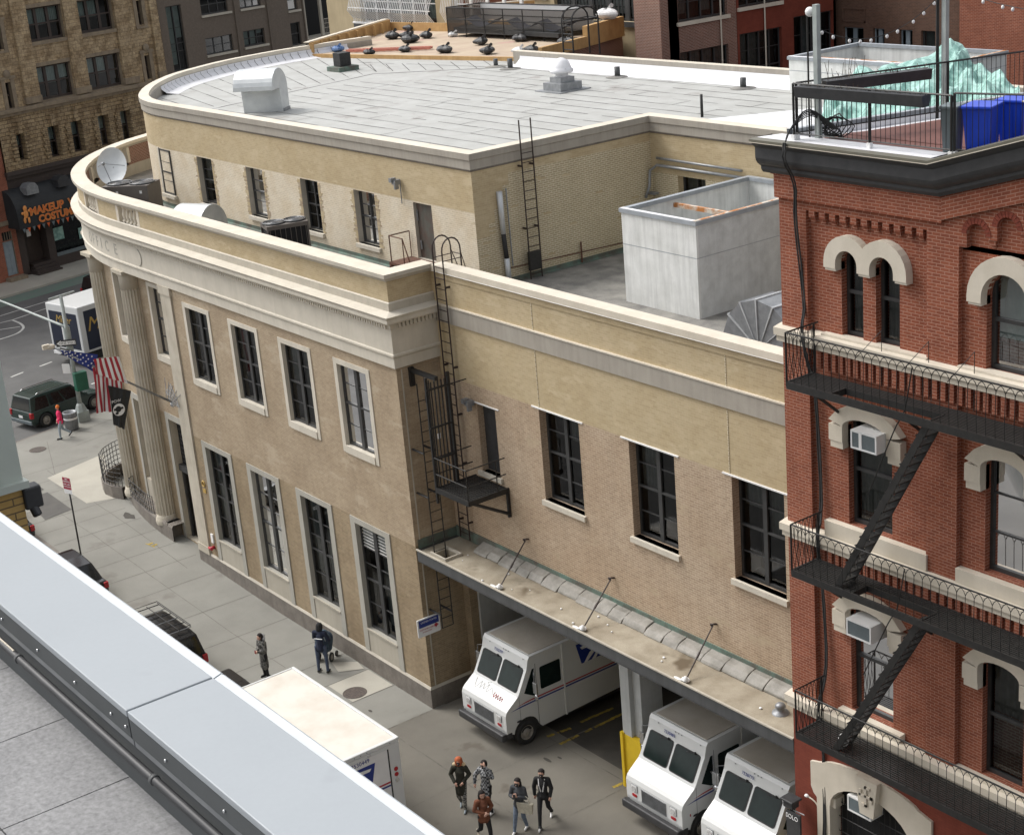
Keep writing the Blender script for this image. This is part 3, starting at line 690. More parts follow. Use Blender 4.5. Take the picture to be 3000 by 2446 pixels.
# access door with landing
m = MB(); m.box(-4.34, -3.29, 4.12, 4.17, 13.5, 15.37, 0); m.tube([(-4.28, 4.08, 15.1), (-4.28, 4.08, 14.75)], .03, 5, 1); m.tube([(-4.2, 4.08, 14.1), (-4.2, 4.08, 13.8)], .03, 5, 1); m.obj('access_door', ['door_metal', 'steel'], PO)
m = MB(); m.box(-4.75, -3.2, 3.1, 3.99, 13.42, 13.5); m.box(-4.75, -4.65, 3.1, 3.2, 12.95, 13.42); m.box(-3.3, -3.2, 3.1, 3.2, 12.95, 13.42); m.obj('landing', 'rust', PO)
m = MB()
m.tube([(-4.68, 3.95, 14.38), (-4.68, 3.15, 14.38), (-3.9, 3.15, 14.38), (-3.55, 3.15, 13.6)], .022, 5); m.tube([(-4.68, 3.15, 13.5), (-4.68, 3.15, 14.38)], .022, 5); m.tube([(-4.68, 3.95, 13.5), (-4.68, 3.95, 14.38)], .018, 5)
m.tube([(-3.9, 3.15, 13.5), (-3.9, 3.15, 14.38)], .018, 5); m.obj('landing_railing', 'rust', PO)
# penthouse coping, roof, flashing
m = MB(); m.sweep(BP, [(-.38, 16.72), (.0, 16.72), (.05, 16.76), (.06, 16.80), (.06, 17.07), (.10, 17.10), (.10, 17.30), (-.34, 17.31), (-.34, 17.14), (-.38, 17.1), (-.38, 16.72)], [2, 2, 2, 1, 1, 1, 0, 0, 1, 1]); 
RB = [(16.0, 20.9), (-1, 21.0), (-20.1, 20.6)]
m.sweep(RB, [(-.34, 16.72), (-.34, 17.31), (.10, 17.30), (.10, 16)], [1, 0, 1]); m.obj('penthouse_coping', ['coping', 'band_gray', 'granite'], PO)
m = MB(); m.extz([(p[0]+.2, p[1]+.2) for p in BW[:-1]]+[(-22, 4.2), (-1.1, 4.2), (-1.1, 11.6), (16, 11.6), (16, 21), (-34, 21)], 16.60, 16.72); m.obj('penthouse_roof', 'roof_grey', PO)
m = MB(); m.sweep(BW[2:30], [(-.381, 17.12), (-.40, 16.98), (-.62, 16.80), (-1.15, 16.728)], 0); m.obj('parapet_flashing', 'alu_white', PO)
m = MB(); m.sweep([(15.9, 20.9), (-1, 21.0), (-19.6, 20.6)], [(-.345, 17.12), (-.38, 16.98), (-.6, 16.80), (-1.15, 16.728)], 0); m.obj('parapet_flashing', 'alu_white', PO)
# seams on the flashing and roof
m = MB(); L = arclen(BW)
for i in range(3, 29):
    (x0, y0), (x1, y1) = BW[i], BW[i+1]; d = Vector((x1-x0, y1-y0)).normalized(); n_ = Vector((-d.y, d.x))
    f = MB((x0, y0, 0), (d.x, d.y, 0), (n_.x, n_.y, 0)); f.quad([(0, .396, 17.1), (.03, .396, 17.1), (.03, .416, 16.98), (0, .416, 16.98)], 0); f.quad([(0, .41, 16.985), (.03, .41, 16.985), (.03, .63, 16.806), (0, .63, 16.806)], 0)
    o0 = len(m.v); m.v += f.v; m.f += [[j+o0 for j in q] for q in f.f]; m.uv += f.uv; m.m += f.m; m.sm += f.sm
k = -19
while k < 15:
    y = 20.6+(.4*(k+19)/18 if k < -1 else .4)
    m.box(k, k+.05, y-.03-.02, y-.02, 16.99, 17.12); m.quad([(k, y-.035, 16.99), (k+.05, y-.035, 16.99), (k+.0, y-.26, 16.815), (k-.06, y-.26, 16.815)], 0); m.quad([(k, y-.26, 16.815), (k-.06, y-.26, 16.815), (k-.42, y-.82, 16.742), (k-.38, y-.82, 16.742)], 0)
    k += random.uniform(.8, 1.2)
def strip(m, p, q, w, z):
    d = Vector((q[0]-p[0], q[1]-p[1])); L_ = d.length
    if L_ < .01: return
    d /= L_; n_ = Vector((-d.y, d.x))*w/2
    m.quad([(p[0]+n_.x, p[1]+n_.y, z), (q[0]+n_.x, q[1]+n_.y, z), (q[0]-n_.x, q[1]-n_.y, z), (p[0]-n_.x, p[1]-n_.y, z)], 0, 2)
def wobble(m, p, q, w, z, step=.8):
    n = max(1, int(math.hypot(q[0]-p[0], q[1]-p[1])/step)); pr_ = p
    for i in range(1, n+1):
        t = i/n; r = (p[0]+(q[0]-p[0])*t+random.uniform(-.02, .02), p[1]+(q[1]-p[1])*t+random.uniform(-.02, .02))
        if random.random() > .1: strip(m, pr_, r, w*random.uniform(.5, 1.5), z)
        pr_ = r
def inblock(x, y): return y < 19.8 and (y > 4.9) and (x < -1.9 or y > 12.3) and x > -34+((y-16)**2)*.055 and x < 15
zr = 16.727
y = 5.4; j = 0
while y < 19.6:
    xa = max(-34+((y-16)**2)*.055+1, -22-(y-5)*.1 + (3 if y > 14 else 0)); xb = -1.8 if y < 12.2 else 15
    wobble(m, (xa, y), (xb, y), .035, zr)
    x = xa+random.uniform(2, 7)
    while x < xb: 
        strip(m, (x, y), (x, y+.93), .03, zr); x += random.uniform(5, 12)
    y += .93
# diagonal field on the curved side
wobble(m, (-22.3, 5), (-24.5, 15.5), .07, zr); wobble(m, (-24.5, 15.5), (-19.5, 19.5), .08, zr); wobble(m, (-29, 17.6), (-19.5, 19.4), .06, zr)
for k in range(14):
    p = (-23.0-.17*k, 5.8+.85*k)
    q = (p[0]-9, p[1]+1.5+.2*k)
    n = 12; pr_ = p
    for i in range(1, n+1):
        r = (p[0]+(q[0]-p[0])*i/n, p[1]+(q[1]-p[1])*i/n)
        if inblock(r[0]-.7, r[1]): strip(m, pr_, r, .035*random.uniform(.5, 1.6), zr)
        pr_ = r
for k in range(8):
    p = (-25+.7*k, 16+.45*k); strip(m, p, (p[0]-2.6, p[1]+1.3), .04, zr)
m.box(-12.5, -1.5, 4.36, 4.5, 16.73, 16.76)
m.obj('roof_seams', 'tar', PO)
m = MB(); m.quad([(-1.0, 14.0, 16.731), (6, 14.2, 16.731), (6, 19.5, 16.731), (2.4, 19.8, 16.731)], 0, 2); m.obj('roof_patch', 'alu_white', PO)
# copper base flashing round the penthouse foot
m = MB(); m.sweep(BP[8:], [(.03, 13.12), (.03, 13.0), (.12, 12.96)], 0); m.obj('base_flashing', 'copper', PO)
# conduits on the rear wall
m = MB(); m.tube([(-.5, 11.28, 15.92), (3.5, 11.28, 15.9)], .045, 8); m.tube([(-.78, 10.95, 14.6), (-.72, 11.1, 15.0), (-.72, 11.15, 15.5), (-.5, 11.28, 15.68), (3.6, 11.28, 15.68)], .05, 8); m.box(-.95, -.5, 11.1, 11.3, 14.7, 14.76); m.obj('conduit', 'steel', PO)
m = MB(); m.tube([(-.8, 4.95, 15.95), (-.76, 4.95, 14.6)], .1, 12, 0, taper=.8); m.tube([(-.76, 4.95, 14.6), (-.76, 5.0, 13.8)], .075, 10, 1); m.tube([(-.76, 5.0, 13.8), (-.76, 5.02, 13.0)], .09, 10, 0); m.tube([(-.8, 5.22, 16.0), (-.8, 5.25, 13.5)], .025, 6, 2); m.obj('flue_pipe', ['cowl', 'black_rubber', 'steel'], PO)
m = MB(); m.tube([(-.78, 5.1, 13.45), (-.78, 11.0, 13.25)], .02, 5); m.tube([(-.78, 8.05, 13.0), (-.78, 8.05, 13.7)], .03, 6); m.obj('conduit', 'rust', PO)
# wall fixtures
m = MB(); m.box(-15.12, -15.05+.1, -.05, 0, 1.3, 1.68, 0); m.obj('notice_plate', 'white', PO)
m = MB(); m.tube([(-15.0, 0, 1.12), (-15.0, -.2, 1.12)], .07, 8); m.tube([(-15.12, -.18, 1.12), (-14.88, -.18, 1.12)], .06, 8); m.obj('standpipe', 'usps_red', PO)
m = MB(); m.tube([(-15.1+.11*math.cos(a), -.02, 3.78+.11*math.sin(a)) for a in [rad(t) for t in range(0, 360, 30)]], .03, 5, closed=True); m.box(-15.2, -14.98, -.03, 0, 3.4, 3.56); m.obj('seal_plaque', 'gold', PO)
for F, n in (((1.62, 1.55, 10.42), 0), ((-4.98, 3.95, 15.98), 1)):
    m = MB(); x, y, z = F; m.box(x-.12, x+.1, y-.22, y, z-.06, z+.1); m.box(x-.16, x-.02, y-.3, y-.1, z+.02, z+.16); m.box(x+.04, x+.12, y-.25, y-.1, z-.2, z+.05)
    if n: m.tube([(x+.05, y, z), (x+.05, y, z-.72)], .02, 5)
    m.obj('security_lamp', 'steel', PO)
# ------------------------------------------------------------------ rooftop equipment
def ladder(name, label, rails, rungs, r=.025, loops=None, mat='brown_iron', clamps=()):
    t = thing(name, label, 'ladder', rails[0][0])
    m = MB()
    for p in rails: m.tube(p, r, 6)
    m.obj('rail', mat, t) if False else None
    for p in rails: q = MB(); q.tube(p, r, 6); q.obj('rail', mat, t)
    q = MB()
    for a, b in rungs: q.tube([a, b], r*.6, 5)
    o = q.obj('rungs', mat, t); o['kind'] = 'stuff'
    for a, b in clamps: q = MB(); q.tube([a, b], .035, 6); q.tube([b, (b[0], b[1], b[2]+.001)], .05, 6); q.obj('clamp', mat, t)
    return t
zs = [5.9+.33*k for k in range(27)]
arc = lambda x: [(x, 1.45, 5.72), (x, 1.45, 15.0)]+[(x, 1.78-.33*math.cos(a), 15.0+.36*math.sin(a)) for a in [rad(t) for t in range(20, 180, 20)]]+[(x, 2.11, 15.0), (x, 2.11, 12.95)]
L1 = ladder('roof_ladder', 'tall dark iron ladder with hooped top rising from the canopy over the parapet', [arc(.42), arc(.92)], [((.42, 1.45, z), (.92, 1.45, z)) for z in zs]+[((.42, 1.45, 14.75), (.42, 2.11, 14.75)), ((.92, 1.45, 14.7), (.92, 2.11, 14.7)), ((.42, 2.11, 14.8), (.92, 2.11, 14.8)), ((.92, 2.11, 14.9), (.92, 2.6, 12.95)), ((.42, 2.11, 14.9), (.75, 2.6, 12.95))],
            clamps=[((x, 1.45, z), (x+.02, 1.62, z)) for z in (13.9, 11.4, 9.9, 8.3, 6.3) for x in (.42, .92)])
L2 = ladder('penthouse_ladder', 'dark iron ladder on the cream brick wall of the upper block', [[(-.66, y, 12.95), (-.66, y, 18.05)] for y in (5.82, 6.28)], [((-.66, 5.82, 13.1+.3*k), (-.66, 6.28, 13.1+.3*k)) for k in range(14)], clamps=[((-.66, y, z), (-.86, y, z)) for z in (16.6, 14.6) for y in (5.82, 6.28)])
m = MB(); m.box(-.66, -.54, 5.75, 6.2, 13.25, 13.85); m.obj('ladder_guard_box', 'black_iron', L2)
L3 = ladder('drop_ladder', 'black drop ladder hanging through the hatch in the dock canopy', [[(.66, y, 3.0), (.66, y, 11.15)] for y in (.26, .68)], [((.66, .26, 3.0+.33*k), (.66, .68, 3.0+.33*k)) for k in range(24)], clamps=[((.66, y, z), (.04, y, z)) for z in (8.9, 7.45, 3.45) for y in (.26, .68)], mat='black_iron', r=.022)
# escape platform at the dock's fire door
t = thing('escape_platform', 'black iron escape balcony below the narrow dark fire door of the dock wing', 'fire escape', (2.2, .8, 8))
m = MB()
for k in range(15): m.box(1.42, 3.04, .14+k*.098, .20+k*.098, 7.97, 8.02)
for x in (1.45, 2.2, 3.0): m.box(x-.03, x+.03, .13, 1.58, 7.90, 7.968)
m.obj('grating', 'black_iron', t)
m = MB(); m.box(1.40, 3.08, .09, .14, 7.88, 8.04); m.box(3.04, 3.09, .14, 1.6, 7.88, 8.04); m.box(1.38, 1.42, .14, 1.6, 7.88, 8.04); m.obj('edge_frame', 'black_iron', t)
m = MB()
for z in (8.48, 9.0): m.tube([(1.42, 1.5, z), (1.42, .12, z), (3.05, .12, z), (3.05, 1.55, z)], .02, 5)
for x, y in ((1.42, .12), (3.05, .12), (3.05, 1.2)): m.tube([(x, y, 8), (x, y, 9.0)], .02, 5)
m.obj('railing', 'black_iron', t)
m = MB()
for x in (3.06, 1.42): m.tube([(x, .3, 7.9), (x, 1.55, 7.2)], .05, 4); m.box(x-.04, x+.04, 1.5, 1.59, 7.1, 7.95)
m.obj('bracket', 'black_iron', t)
m = MB()
for k in range(7): m.box(1.36, 1.40, .15+k*.125, .18+k*.125, 7.9, 11.35)
for z in (11.1, 9.9, 8.9): m.box(1.35, 1.41, .12, .95, z, z+.05)
m.box(1.30, 1.36, .12, .2, 7.5, 11.5); m.box(1.30, 1.36, .9, 1.0, 7.5, 11.5); m.tube([(1.33, .95, 11.1), (1.33, 1.6, 11.1)], .02, 5); m.obj('ladder_guide', 'black_iron', t)
m = MB(); m.box(.02, 1.4, .44, .56, 11.35, 11.47); m.box(.0, .1, .42, .58, 10.9, 11.5); m.obj('overhead_beam', 'black_iron', t)
m = MB(); m.tube([(.7, .5, 11.4), (.7, .5, 10.6)], .008, 4); m.tube([(.7, .5, 10.75), (.74, .47, 10.6), (.68, .52, 10.5)], .02, 4); m.obj('chain', 'brown_iron', t)
m = MB(); m.box(1.28, 1.30, .42, .52, 9.5, 9.66); m.obj('notice_plate', 'white', t)
# satellite dish
t = thing('satellite_dish', 'large white satellite dish on a mast behind the curved parapet', 'satellite dish', (-23.9, 2.0, 12.95))
m = MB(); c = Vector((-23.85, 2.0, 14.95)); n_ = Vector((.62, -.72, .32)).normalized(); u_ = n_.cross(Vector((0, 0, 1))).normalized(); w_ = u_.cross(n_)
R_ = 6
for i in range(R_):
    for k in range(28):
        q = []
        for ri, ki in ((i, k), (i, k+1), (i+1, k+1), (i+1, k)):
            r = ri/R_; a = 2*math.pi*ki/28; q.append(c+u_*(r*.68*math.cos(a))+w_*(r*.78*math.sin(a))-n_*(.16*(1-r*r)))
        if i == 0: q = [q[0]]+q[2:]
        m.raw(q, [(0, 0)]*len(q), 0, True)
m.obj('reflector', 'cowl', t)
m = MB(); e = c+n_*.75; m.tube([tuple(c-w_*.7), tuple(e)], .015, 5); m.tube([tuple(c+u_*.6), tuple(e)], .012, 5); m.tube([tuple(c-u_*.6), tuple(e)], .012, 5); m.ell(tuple(e), (.08, .08, .08), 8); m.obj('feed_arm', 'steel', t)
m = MB(); m.tube([tuple(c-n_*.18), (c.x-.1, c.y+.1, 14.6), (c.x-.1, c.y+.1, 12.95)], .04, 8); m.obj('mast', 'steel', t)
def fanunit(name, label, cx, cy, z0, L, W, H, rot, badge=False, mat='tan_ac', coil=False):
    t = thing(name, label, 'air conditioner', (cx, cy, z0)); u = (math.cos(rot), math.sin(rot), 0); b = (-math.sin(rot), math.cos(rot), 0)
    m = MB((cx, cy, 0), u, b)
    if coil:
        m.box(-L/2, L/2, -W/2, W/2, z0+H-.14, z0+H, 0)
        for a in (-L/2, L/2-.06):
            for c_ in (-W/2, W/2-.06): m.box(a, a+.06, c_, c_+.06, z0, z0+H-.14, 0)
        m.box(-L/2+.06, L/2-.06, -W/2+.03, W/2-.03, z0+.05, z0+H-.14, 1)
        for k in range(8): x = -L/2+.1+k*(L-.2)/7; m.box(x-.008, x+.008, -W/2, -W/2+.03, z0+.05, z0+H-.14, 0)
    else:
        m.box(-L/2, L/2, -W/2, W/2, z0+H*.62, z0+H, 0); m.box(-.0, L/2-.01, -W/2+.01, W/2-.01, z0+.1, z0+H*.62, 0); m.box(-L/2+.15, 0, -W/2+.3, W/2-.2, z0+.1, z0+H*.62, 1); m.box(-L/2, -L/2+.12, -W/2, W/2, z0+.1, z0+H*.62, 0)
    m.obj('casing', [mat, 'dark'], t, bevel=.012)
    for k in (-1, 1):
        f = MB((cx, cy, 0), u, b); f.lathe(k*L/4, 0, [(W*.42, z0+H-.01), (W*.42, z0+H+.05), (W*.38, z0+H+.05), (W*.38, z0+H-.005), (0, z0+H+.002)], 20, 0, False)
        for q in range(5): f.box(k*L/4-.1, k*L/4+.1, -W*.3+q*.0, -W*.3+.02, z0+H+.01, z0+H+.02)
        g = f.obj('fan', 'black_plastic', t)
        f = MB((cx, cy, 0), u, b)
        for r in (.12, .22, .32, .4): f.tube([(k*L/4+W*r*math.cos(a), W*r*math.sin(a), z0+H+.05) for a in [rad(x) for x in range(0, 360, 30)]], .007, 4, closed=True)
        f.box(k*L/4-W*.4, k*L/4+W*.4, -.012, .012, z0+H+.045, z0+H+.06); f.obj('guard', 'steel', g)
    if badge:
        f = MB((cx, cy, 0), u, b); f.box(.15, .75, -W/2-.005, -W/2, z0+H*.36, z0+H*.58); f.obj('maker_plate', 'tarp', t)
        for x in (-L*.2, L*.32): f = MB((cx, cy, 0), u, b); f.box(x, x+.1, -W/2-.005, -W/2, z0+H*.78, z0+H*.86); f.obj('sticker', 'white', t)
    return t
fanunit('condenser', 'wide brown twin fan cooling unit with pale plate beside the satellite dish', -22.3, 2.05, 12.95, 2.0, 1.25, 1.45, rad(40), True)
fanunit('condenser', 'tall black coil cooling unit with twin fans behind the straight parapet', -8.75, 1.55, 12.95, 1.45, .95, 1.7, rad(75), coil=True)
def cowl(name, label, cx, cy, z0, W, R, H, rot, lo=0):
    """curved sheet metal hood: quarter-round duct of width W opening downwards"""
    t = thing(name, label, 'roof vent', (cx, cy, z0)); u = (math.cos(rot), math.sin(rot), 0); b = (-math.sin(rot), math.cos(rot), 0)
    m = MB((cx, cy, 0), u, b)
    pf = [(-R, z0+H-R-lo)]+[(-R*math.cos(a), z0+H-R+R*math.sin(a)) for a in [rad(x) for x in range(0, 181, 12)]]+[(R, z0+H-R), (R*.95, z0), (.0, z0), (-.05, z0+H-R-lo*.5)]
    m.extx([(p, q) for p, q in pf], -W/2, W/2); m.obj('hood', 'cowl', t, bevel=.01, seg=1)
    m = MB((cx, cy, 0), u, b); m.box(-W/2-.012, -W/2, -R*.98, -R*.3, z0+H-R, z0+H-R+.03); m.box(-W/2-.02, W/2+.02, R*.1, R*1.0, z0, z0+.12); m.obj('curb', 'steel', t)
    return t
cowl('exhaust_cowl', 'white curved exhaust hood standing on the big grey roof', -19.3, 6.9, 16.72, 1.7, .78, 1.75, rad(38))
cowl('exhaust_cowl', 'squat grey curved exhaust hood behind the parapet below the windows', -16.2, 1.9, 12.95, 1.45, .85, 1.35, rad(25), lo=.15)
def small(name, label, cat, build, mat, loc=None, group=None):
    m = MB(); build(m); return m.obj(name, mat, None, label=label, category=cat, group=group)
t = thing('mushroom_vent', 'white domed mushroom vent on stepped grey base in mid roof', 'roof vent', (-11.5, 16.2, 16.72))
m = MB(); m.box(-12.3, -10.7, 15.4, 17.0, 16.72, 16.76); m.box(-12.05, -10.95, 15.65, 16.75, 16.76, 17.05); m.box(-11.85, -11.15, 15.85, 16.55, 17.05, 17.25); m.obj('base', 'steel', t)
m = MB(); m.lathe(-11.5, 16.2, [(.25, 17.25), (.27, 17.4), (.45, 17.42), (.48, 17.52), (.4, 17.58), (.38, 17.66), (.28, 17.88), (.1, 17.98), (0, 18.0)], 20); m.obj('dome', 'alu_white', t)
for x, y, h, r, lab in ((-12.0, 19.5, .42, .12, 'short dark vent pipe in a ring of tar near the white edge flashing'), (-4.7, 19.5, .4, .12, 'short dark vent pipe at the right end of the white edge flashing'), (-20.3, 19.4, .35, .1, 'small dark vent pipe near the timber deck'), (-18.95, 19.2, .45, .12, 'dark vent pipe at the start of the white edge flashing')):
    t = thing('vent_pipe', lab, 'vent pipe', (x, y, 16.72)); m = MB(); m.tube([(x, y, 16.7), (x, y, 16.72+h)], r, 10); m.obj('pipe', 'canopy_edge', t); m = MB(); m.lathe(x, y, [(.5, 16.735), (.3, 16.76), (.1, 16.78)], 16); m.obj('collar', 'roof_low', t)
small('vent_pipe', 'thin upright black pipe at the edge of the big roof', 'vent pipe', lambda m: m.tube([(-1.45, 14.3, 16.72), (-1.45, 14.3, 17.5)], .05, 8), 'black_iron')
t = thing('roof_drain_box', 'black box on a green corroded base on the far side of the big roof', 'roof vent', (-27.3, 15.6, 16.72))
m = MB(); m.box(-27.6, -27.0, 15.3, 15.9, 16.95, 17.55); m.obj('box', 'black_rubber', t); m = MB(); m.box(-27.85, -26.75, 15.05, 16.15, 16.72, 16.93); m.obj('base', 'copper', t)
# valve cluster on the lower roof
small('roof_valve', 'small dark pipe valve between the grey hood and the black cooling unit', 'pipe valve', lambda m: (m.tube([(-12.3, 1.4, 12.95), (-12.3, 1.4, 13.7), (-12.3, 1.2, 13.85)], .06, 6), m.ell((-12.3, 1.15, 13.9), (.18, .08, .2), 8), m.tube([(-13.2, 1.7, 13.3), (-10.5, 1.5, 13.3)], .05, 6)), 'canopy_edge')
# open topped equipment screens
def screen(name, label, x0, x1, y0, y1, z0, z1, extra=True):
    t = thing(name, label, 'equipment screen', ((x0+x1)/2, (y0+y1)/2, z0)); e = .08
    for nm, a in (('front_panel', (x0, x1, y0, y0+e)), ('back_panel', (x0, x1, y1-e, y1)), ('left_panel', (x0, x0+e, y0+e, y1-e)), ('right_panel', (x1-e, x1, y0+e, y1-e))):
        m = MB(); m.box(*a, z0, z1-.06); m.obj('side_panel', 'cement_grain' if nm == 'right_panel' else 'cement_board', t)
    m = MB(); k = .05
    m.box(x0-k, x1+k, y0-k, y0+e+k, z1-.12, z1, 0); m.box(x0-k, x1+k, y1-e-k, y1+k, z1-.12, z1, 0); m.box(x0-k, x0+e+k, y0+e+k, y1-e-k, z1-.12, z1, 0); m.box(x1-e-k, x1+k, y0+e+k, y1-e-k, z1-.12, z1, 0)
    m.box(x0-.02, x1+.0, y0-.03, y0+e+.02, z1+.002, z1+.012, 1); m.box(x1-e-.02, x1+.02, y0-.03, y1, z1+.004, z1+.014, 2); m.obj('rim', ['zinc', 'alu_white', 'rust_orange'], t)
    m = MB(); m.box(x0+e, x1-e, y0+(y1-y0)*.38, y0+(y1-y0)*.38+.1, z1-.35, z1-.22); m.obj('tie_bar', 'rust_orange', t)
    m = MB(); m.quad([(x0, y0-.004, z0+(z1-z0)*.62), (x1, y0-.004, z0+(z1-z0)*.62), (x1, y0-.004, z0+(z1-z0)*.62+.02), (x0, y0-.004, z0+(z1-z0)*.62+.02)]); m.quad([(x1+.004, y0, z0+(z1-z0)*.62), (x1+.004, y1, z0+(z1-z0)*.62), (x1+.004, y1, z0+(z1-z0)*.62+.02), (x1+.004, y0, z0+(z1-z0)*.62+.02)]); m.obj('panel_joint', 'zinc', t)
    return t
screen('equipment_screen', 'white board box with open rusty rim standing on the lower dock roof', 3.86, 7.05, 5.95, 11.2, 12.95, 15.8)
t = thing('round_duct', 'big round segmented steel duct beside the white board box', 'duct', (10.6, 5.3, 12.95))
m = MB(); cx, cz = 10.75, 13.1
for i in range(7):
    a0 = rad(10+i*26); a1 = rad(10+(i+1)*26-1.5); R1 = 1.35
    P_ = [(cx-R1*math.cos(a0), cz+R1*math.sin(a0)), (cx-R1*math.cos(a1), cz+R1*math.sin(a1)), (cx-.1*math.cos(a1), cz+.1*math.sin(a1)), (cx-.1*math.cos(a0), cz+.1*math.sin(a0))]
    m.extr(P_, 4.6, 5.8)
m.obj('segment', 'steel', t)
m = MB()
for i in range(1, 7):
    a0 = rad(10+i*26-1.5); m.extr([(cx-1.38*math.cos(a0), cz+1.38*math.sin(a0)), (cx-1.38*math.cos(a0+.04), cz+1.38*math.sin(a0+.04)), (cx-.1*math.cos(a0+.04), cz+.1*math.sin(a0+.04)), (cx-.1*math.cos(a0), cz+.1*math.sin(a0))], 4.57, 5.83)
m.obj('seam', 'cowl', t)
m = MB(); m.box(cx-.2, cx+3.0, 5.4, 7.5, 12.95, cz+1.3); m.obj('plenum', 'alu_white', t)
# ------------------------------------------------------------------ brick building on the right
BB = thing('brick_building', 'red brick tenement with stone arches, black cornice and a gable over the right bay', 'brick building', (20, 3, 0))
x0, x1 = 16.14, 25.6
W1 = [(17.75, 18.33), (18.67, 19.29)]
m = MB((0, .12, 0))
def archfill(m, xa, xb, zs_, y, top, flat=1.0, mi=0):
    """fill between an arch soffit (springing zs_) and `top` over opening xa..xb"""
    c = (xa+xb)/2; r = (xb-xa)/2; n = 12
    for k in range(n):
        a0 = math.pi-math.pi*k/n; a1 = math.pi-math.pi*(k+1)/n
        p = [(c+r*math.cos(a0), zs_+r*flat*math.sin(a0)), (c+r*math.cos(a1), zs_+r*flat*math.sin(a1))]
        m.quad([(p[0][0], y, p[0][1]), (p[1][0], y, p[1][1]), (p[1][0], y, top), (p[0][0], y, top)], mi, 1)
        m.quad([(p[0][0], y, p[0][1]), (p[0][0], y+.25, p[0][1]), (p[1][0], y+.25, p[1][1]), (p[1][0], y, p[1][1])], mi, 2)
op = [(17.75, 18.33, 15.9, 17.8, 17.5), (18.67, 19.29, 15.9, 17.81, 17.5), (17.87, 19.07, 11.66, 14.2, 13.95), (17.87, 19.07, 7.1, 9.8, 9.55), (21.40, 22.44, 15.9, 17.9, 17.38), (21.44, 22.46, 11.66, 14.2, 13.95), (21.44, 22.46, 7.0, 9.8, 9.55), (23.2, 24.2, 15.9, 17.9, 17.38), (23.2, 24.2, 11.66, 14.2, 13.95), (23.2, 24.2, 7.0, 9.8, 9.55)]
m.wall(16.9, 20.06, 6.55, 18.5, [o[:4] for o in op if o[0] < 20], 0, .2, 0); m.wall(20.83, 24.8, 6.55, 18.3, [o[:4] for o in op if o[0] > 20], 0, .2, 0)
for a, b, c, d, s_ in op: archfill(m, a, b, s_, 0, d+.001, (d-s_)/((b-a)/2))
m.obj('wall', 'brick_red', BB)
m = MB()
m.box(x0, 16.9, 0, .5, 6.55, 18.7); m.box(20.06, 20.83, 0, .5, 6.55, 18.7); m.box(24.8, x1, 0, .5, 6.55, 18.7); m.box(16.9, 20.06, 0, .5, 18.5, 18.7)
for k in range(11): x = 16.98+k*.283; m.box(x, x+.16, .0, .12, 18.36, 18.5); m.box(x+.02, x+.14, .05, .12, 18.27, 18.36)
m.obj('pier_wall', 'brick_red', BB)
m = MB(); m.box(x0-.06, 20.47, -.08, .4, 18.7, 19.2); m.box(x0-.10, 20.47, -.13, .4, 19.2, 19.55); m.obj('frieze_band', 'brick_red', BB)
# gable wall with blind arches stepping up
XC = 23.1
def rk(x, z): return z+.30*(x-20.47) if x < XC else z+.30*(2*XC-20.47-x)
m = MB()
ars = [(21.01, 21.45, 18.55), (21.70, 22.14, 18.76), (22.39, 22.83, 18.97), (23.37, 23.81, 18.97), (24.06, 24.5, 18.76)]
xs = [20.83]+[v for a in ars for v in a[:2]]+[24.8]
zb = [18.28, 18.5, 18.7, 18.92, 18.7, 18.5]
m.quad([(20.47, 0, 18.7), (20.83, 0, 18.7), (20.83, 0, rk(20.83, 18.74)), (20.47, 0, rk(20.47, 18.76))], 0, 1)
for i in range(0, len(xs)-1, 2):
    a, b = xs[i], xs[i+1]; z = zb[i//2]
    m.quad([(a, 0, z), (b, 0, z), (b, 0, rk(b, 18.76)), (a, 0, rk(a, 18.76))], 0, 1); m.quad([(a, 0, z), (b, 0, z), (b, .12, z), (a, .12, z)], 0, 2)
    m.quad([(b, 0, z), (b, .12, z), (b, .12, z+.5), (b, 0, z+.5)], 0, 0); m.quad([(a, 0, z), (a, .12, z), (a, .12, z+.5), (a, 0, z+.5)], 0, 0)
    if i: m.box(a+.05, b-.05, .03, .12, z-.10, z); m.box(a+.09, b-.09, .07, .12, z-.17, z-.1)
for a, b, s_ in ars:
    archfill(m, a, b, s_, 0, s_+.3, 1.0); m.quad([(a, 0, s_+.3), (b, 0, s_+.3), (b, 0, rk(b, 18.76)), (a, 0, rk(a, 18.76))], 0, 1)
m.quad([(20.83, .12, 18.2), (24.8, .12, 18.2), (24.8, .12, rk(24.8, 18.76)), (XC, .12, rk(XC, 18.76)), (20.83, .12, rk(20.83, 18.76))], 0, 1)
m.obj('gable_wall', 'brick_red', BB)
m = MB()
for a, b, s_ in ars:
    c = (a+b)/2; r = (b-a)/2
    for k in range(11):
        t0 = math.pi*k/11+.02; t1 = math.pi*(k+1)/11-.02; q = [(c+r*math.cos(t0), s_+r*math.sin(t0)), (c+(r+.12)*math.cos(t0), s_+(r+.12)*math.sin(t0)), (c+(r+.12)*math.cos(t1), s_+(r+.12)*math.sin(t1)), (c+r*math.cos(t1), s_+r*math.sin(t1))]
        m.extr(q, -.012, 0)
m.obj('arch_bricks', 'brick_maroon' if 0 else 'paint_red', BB)
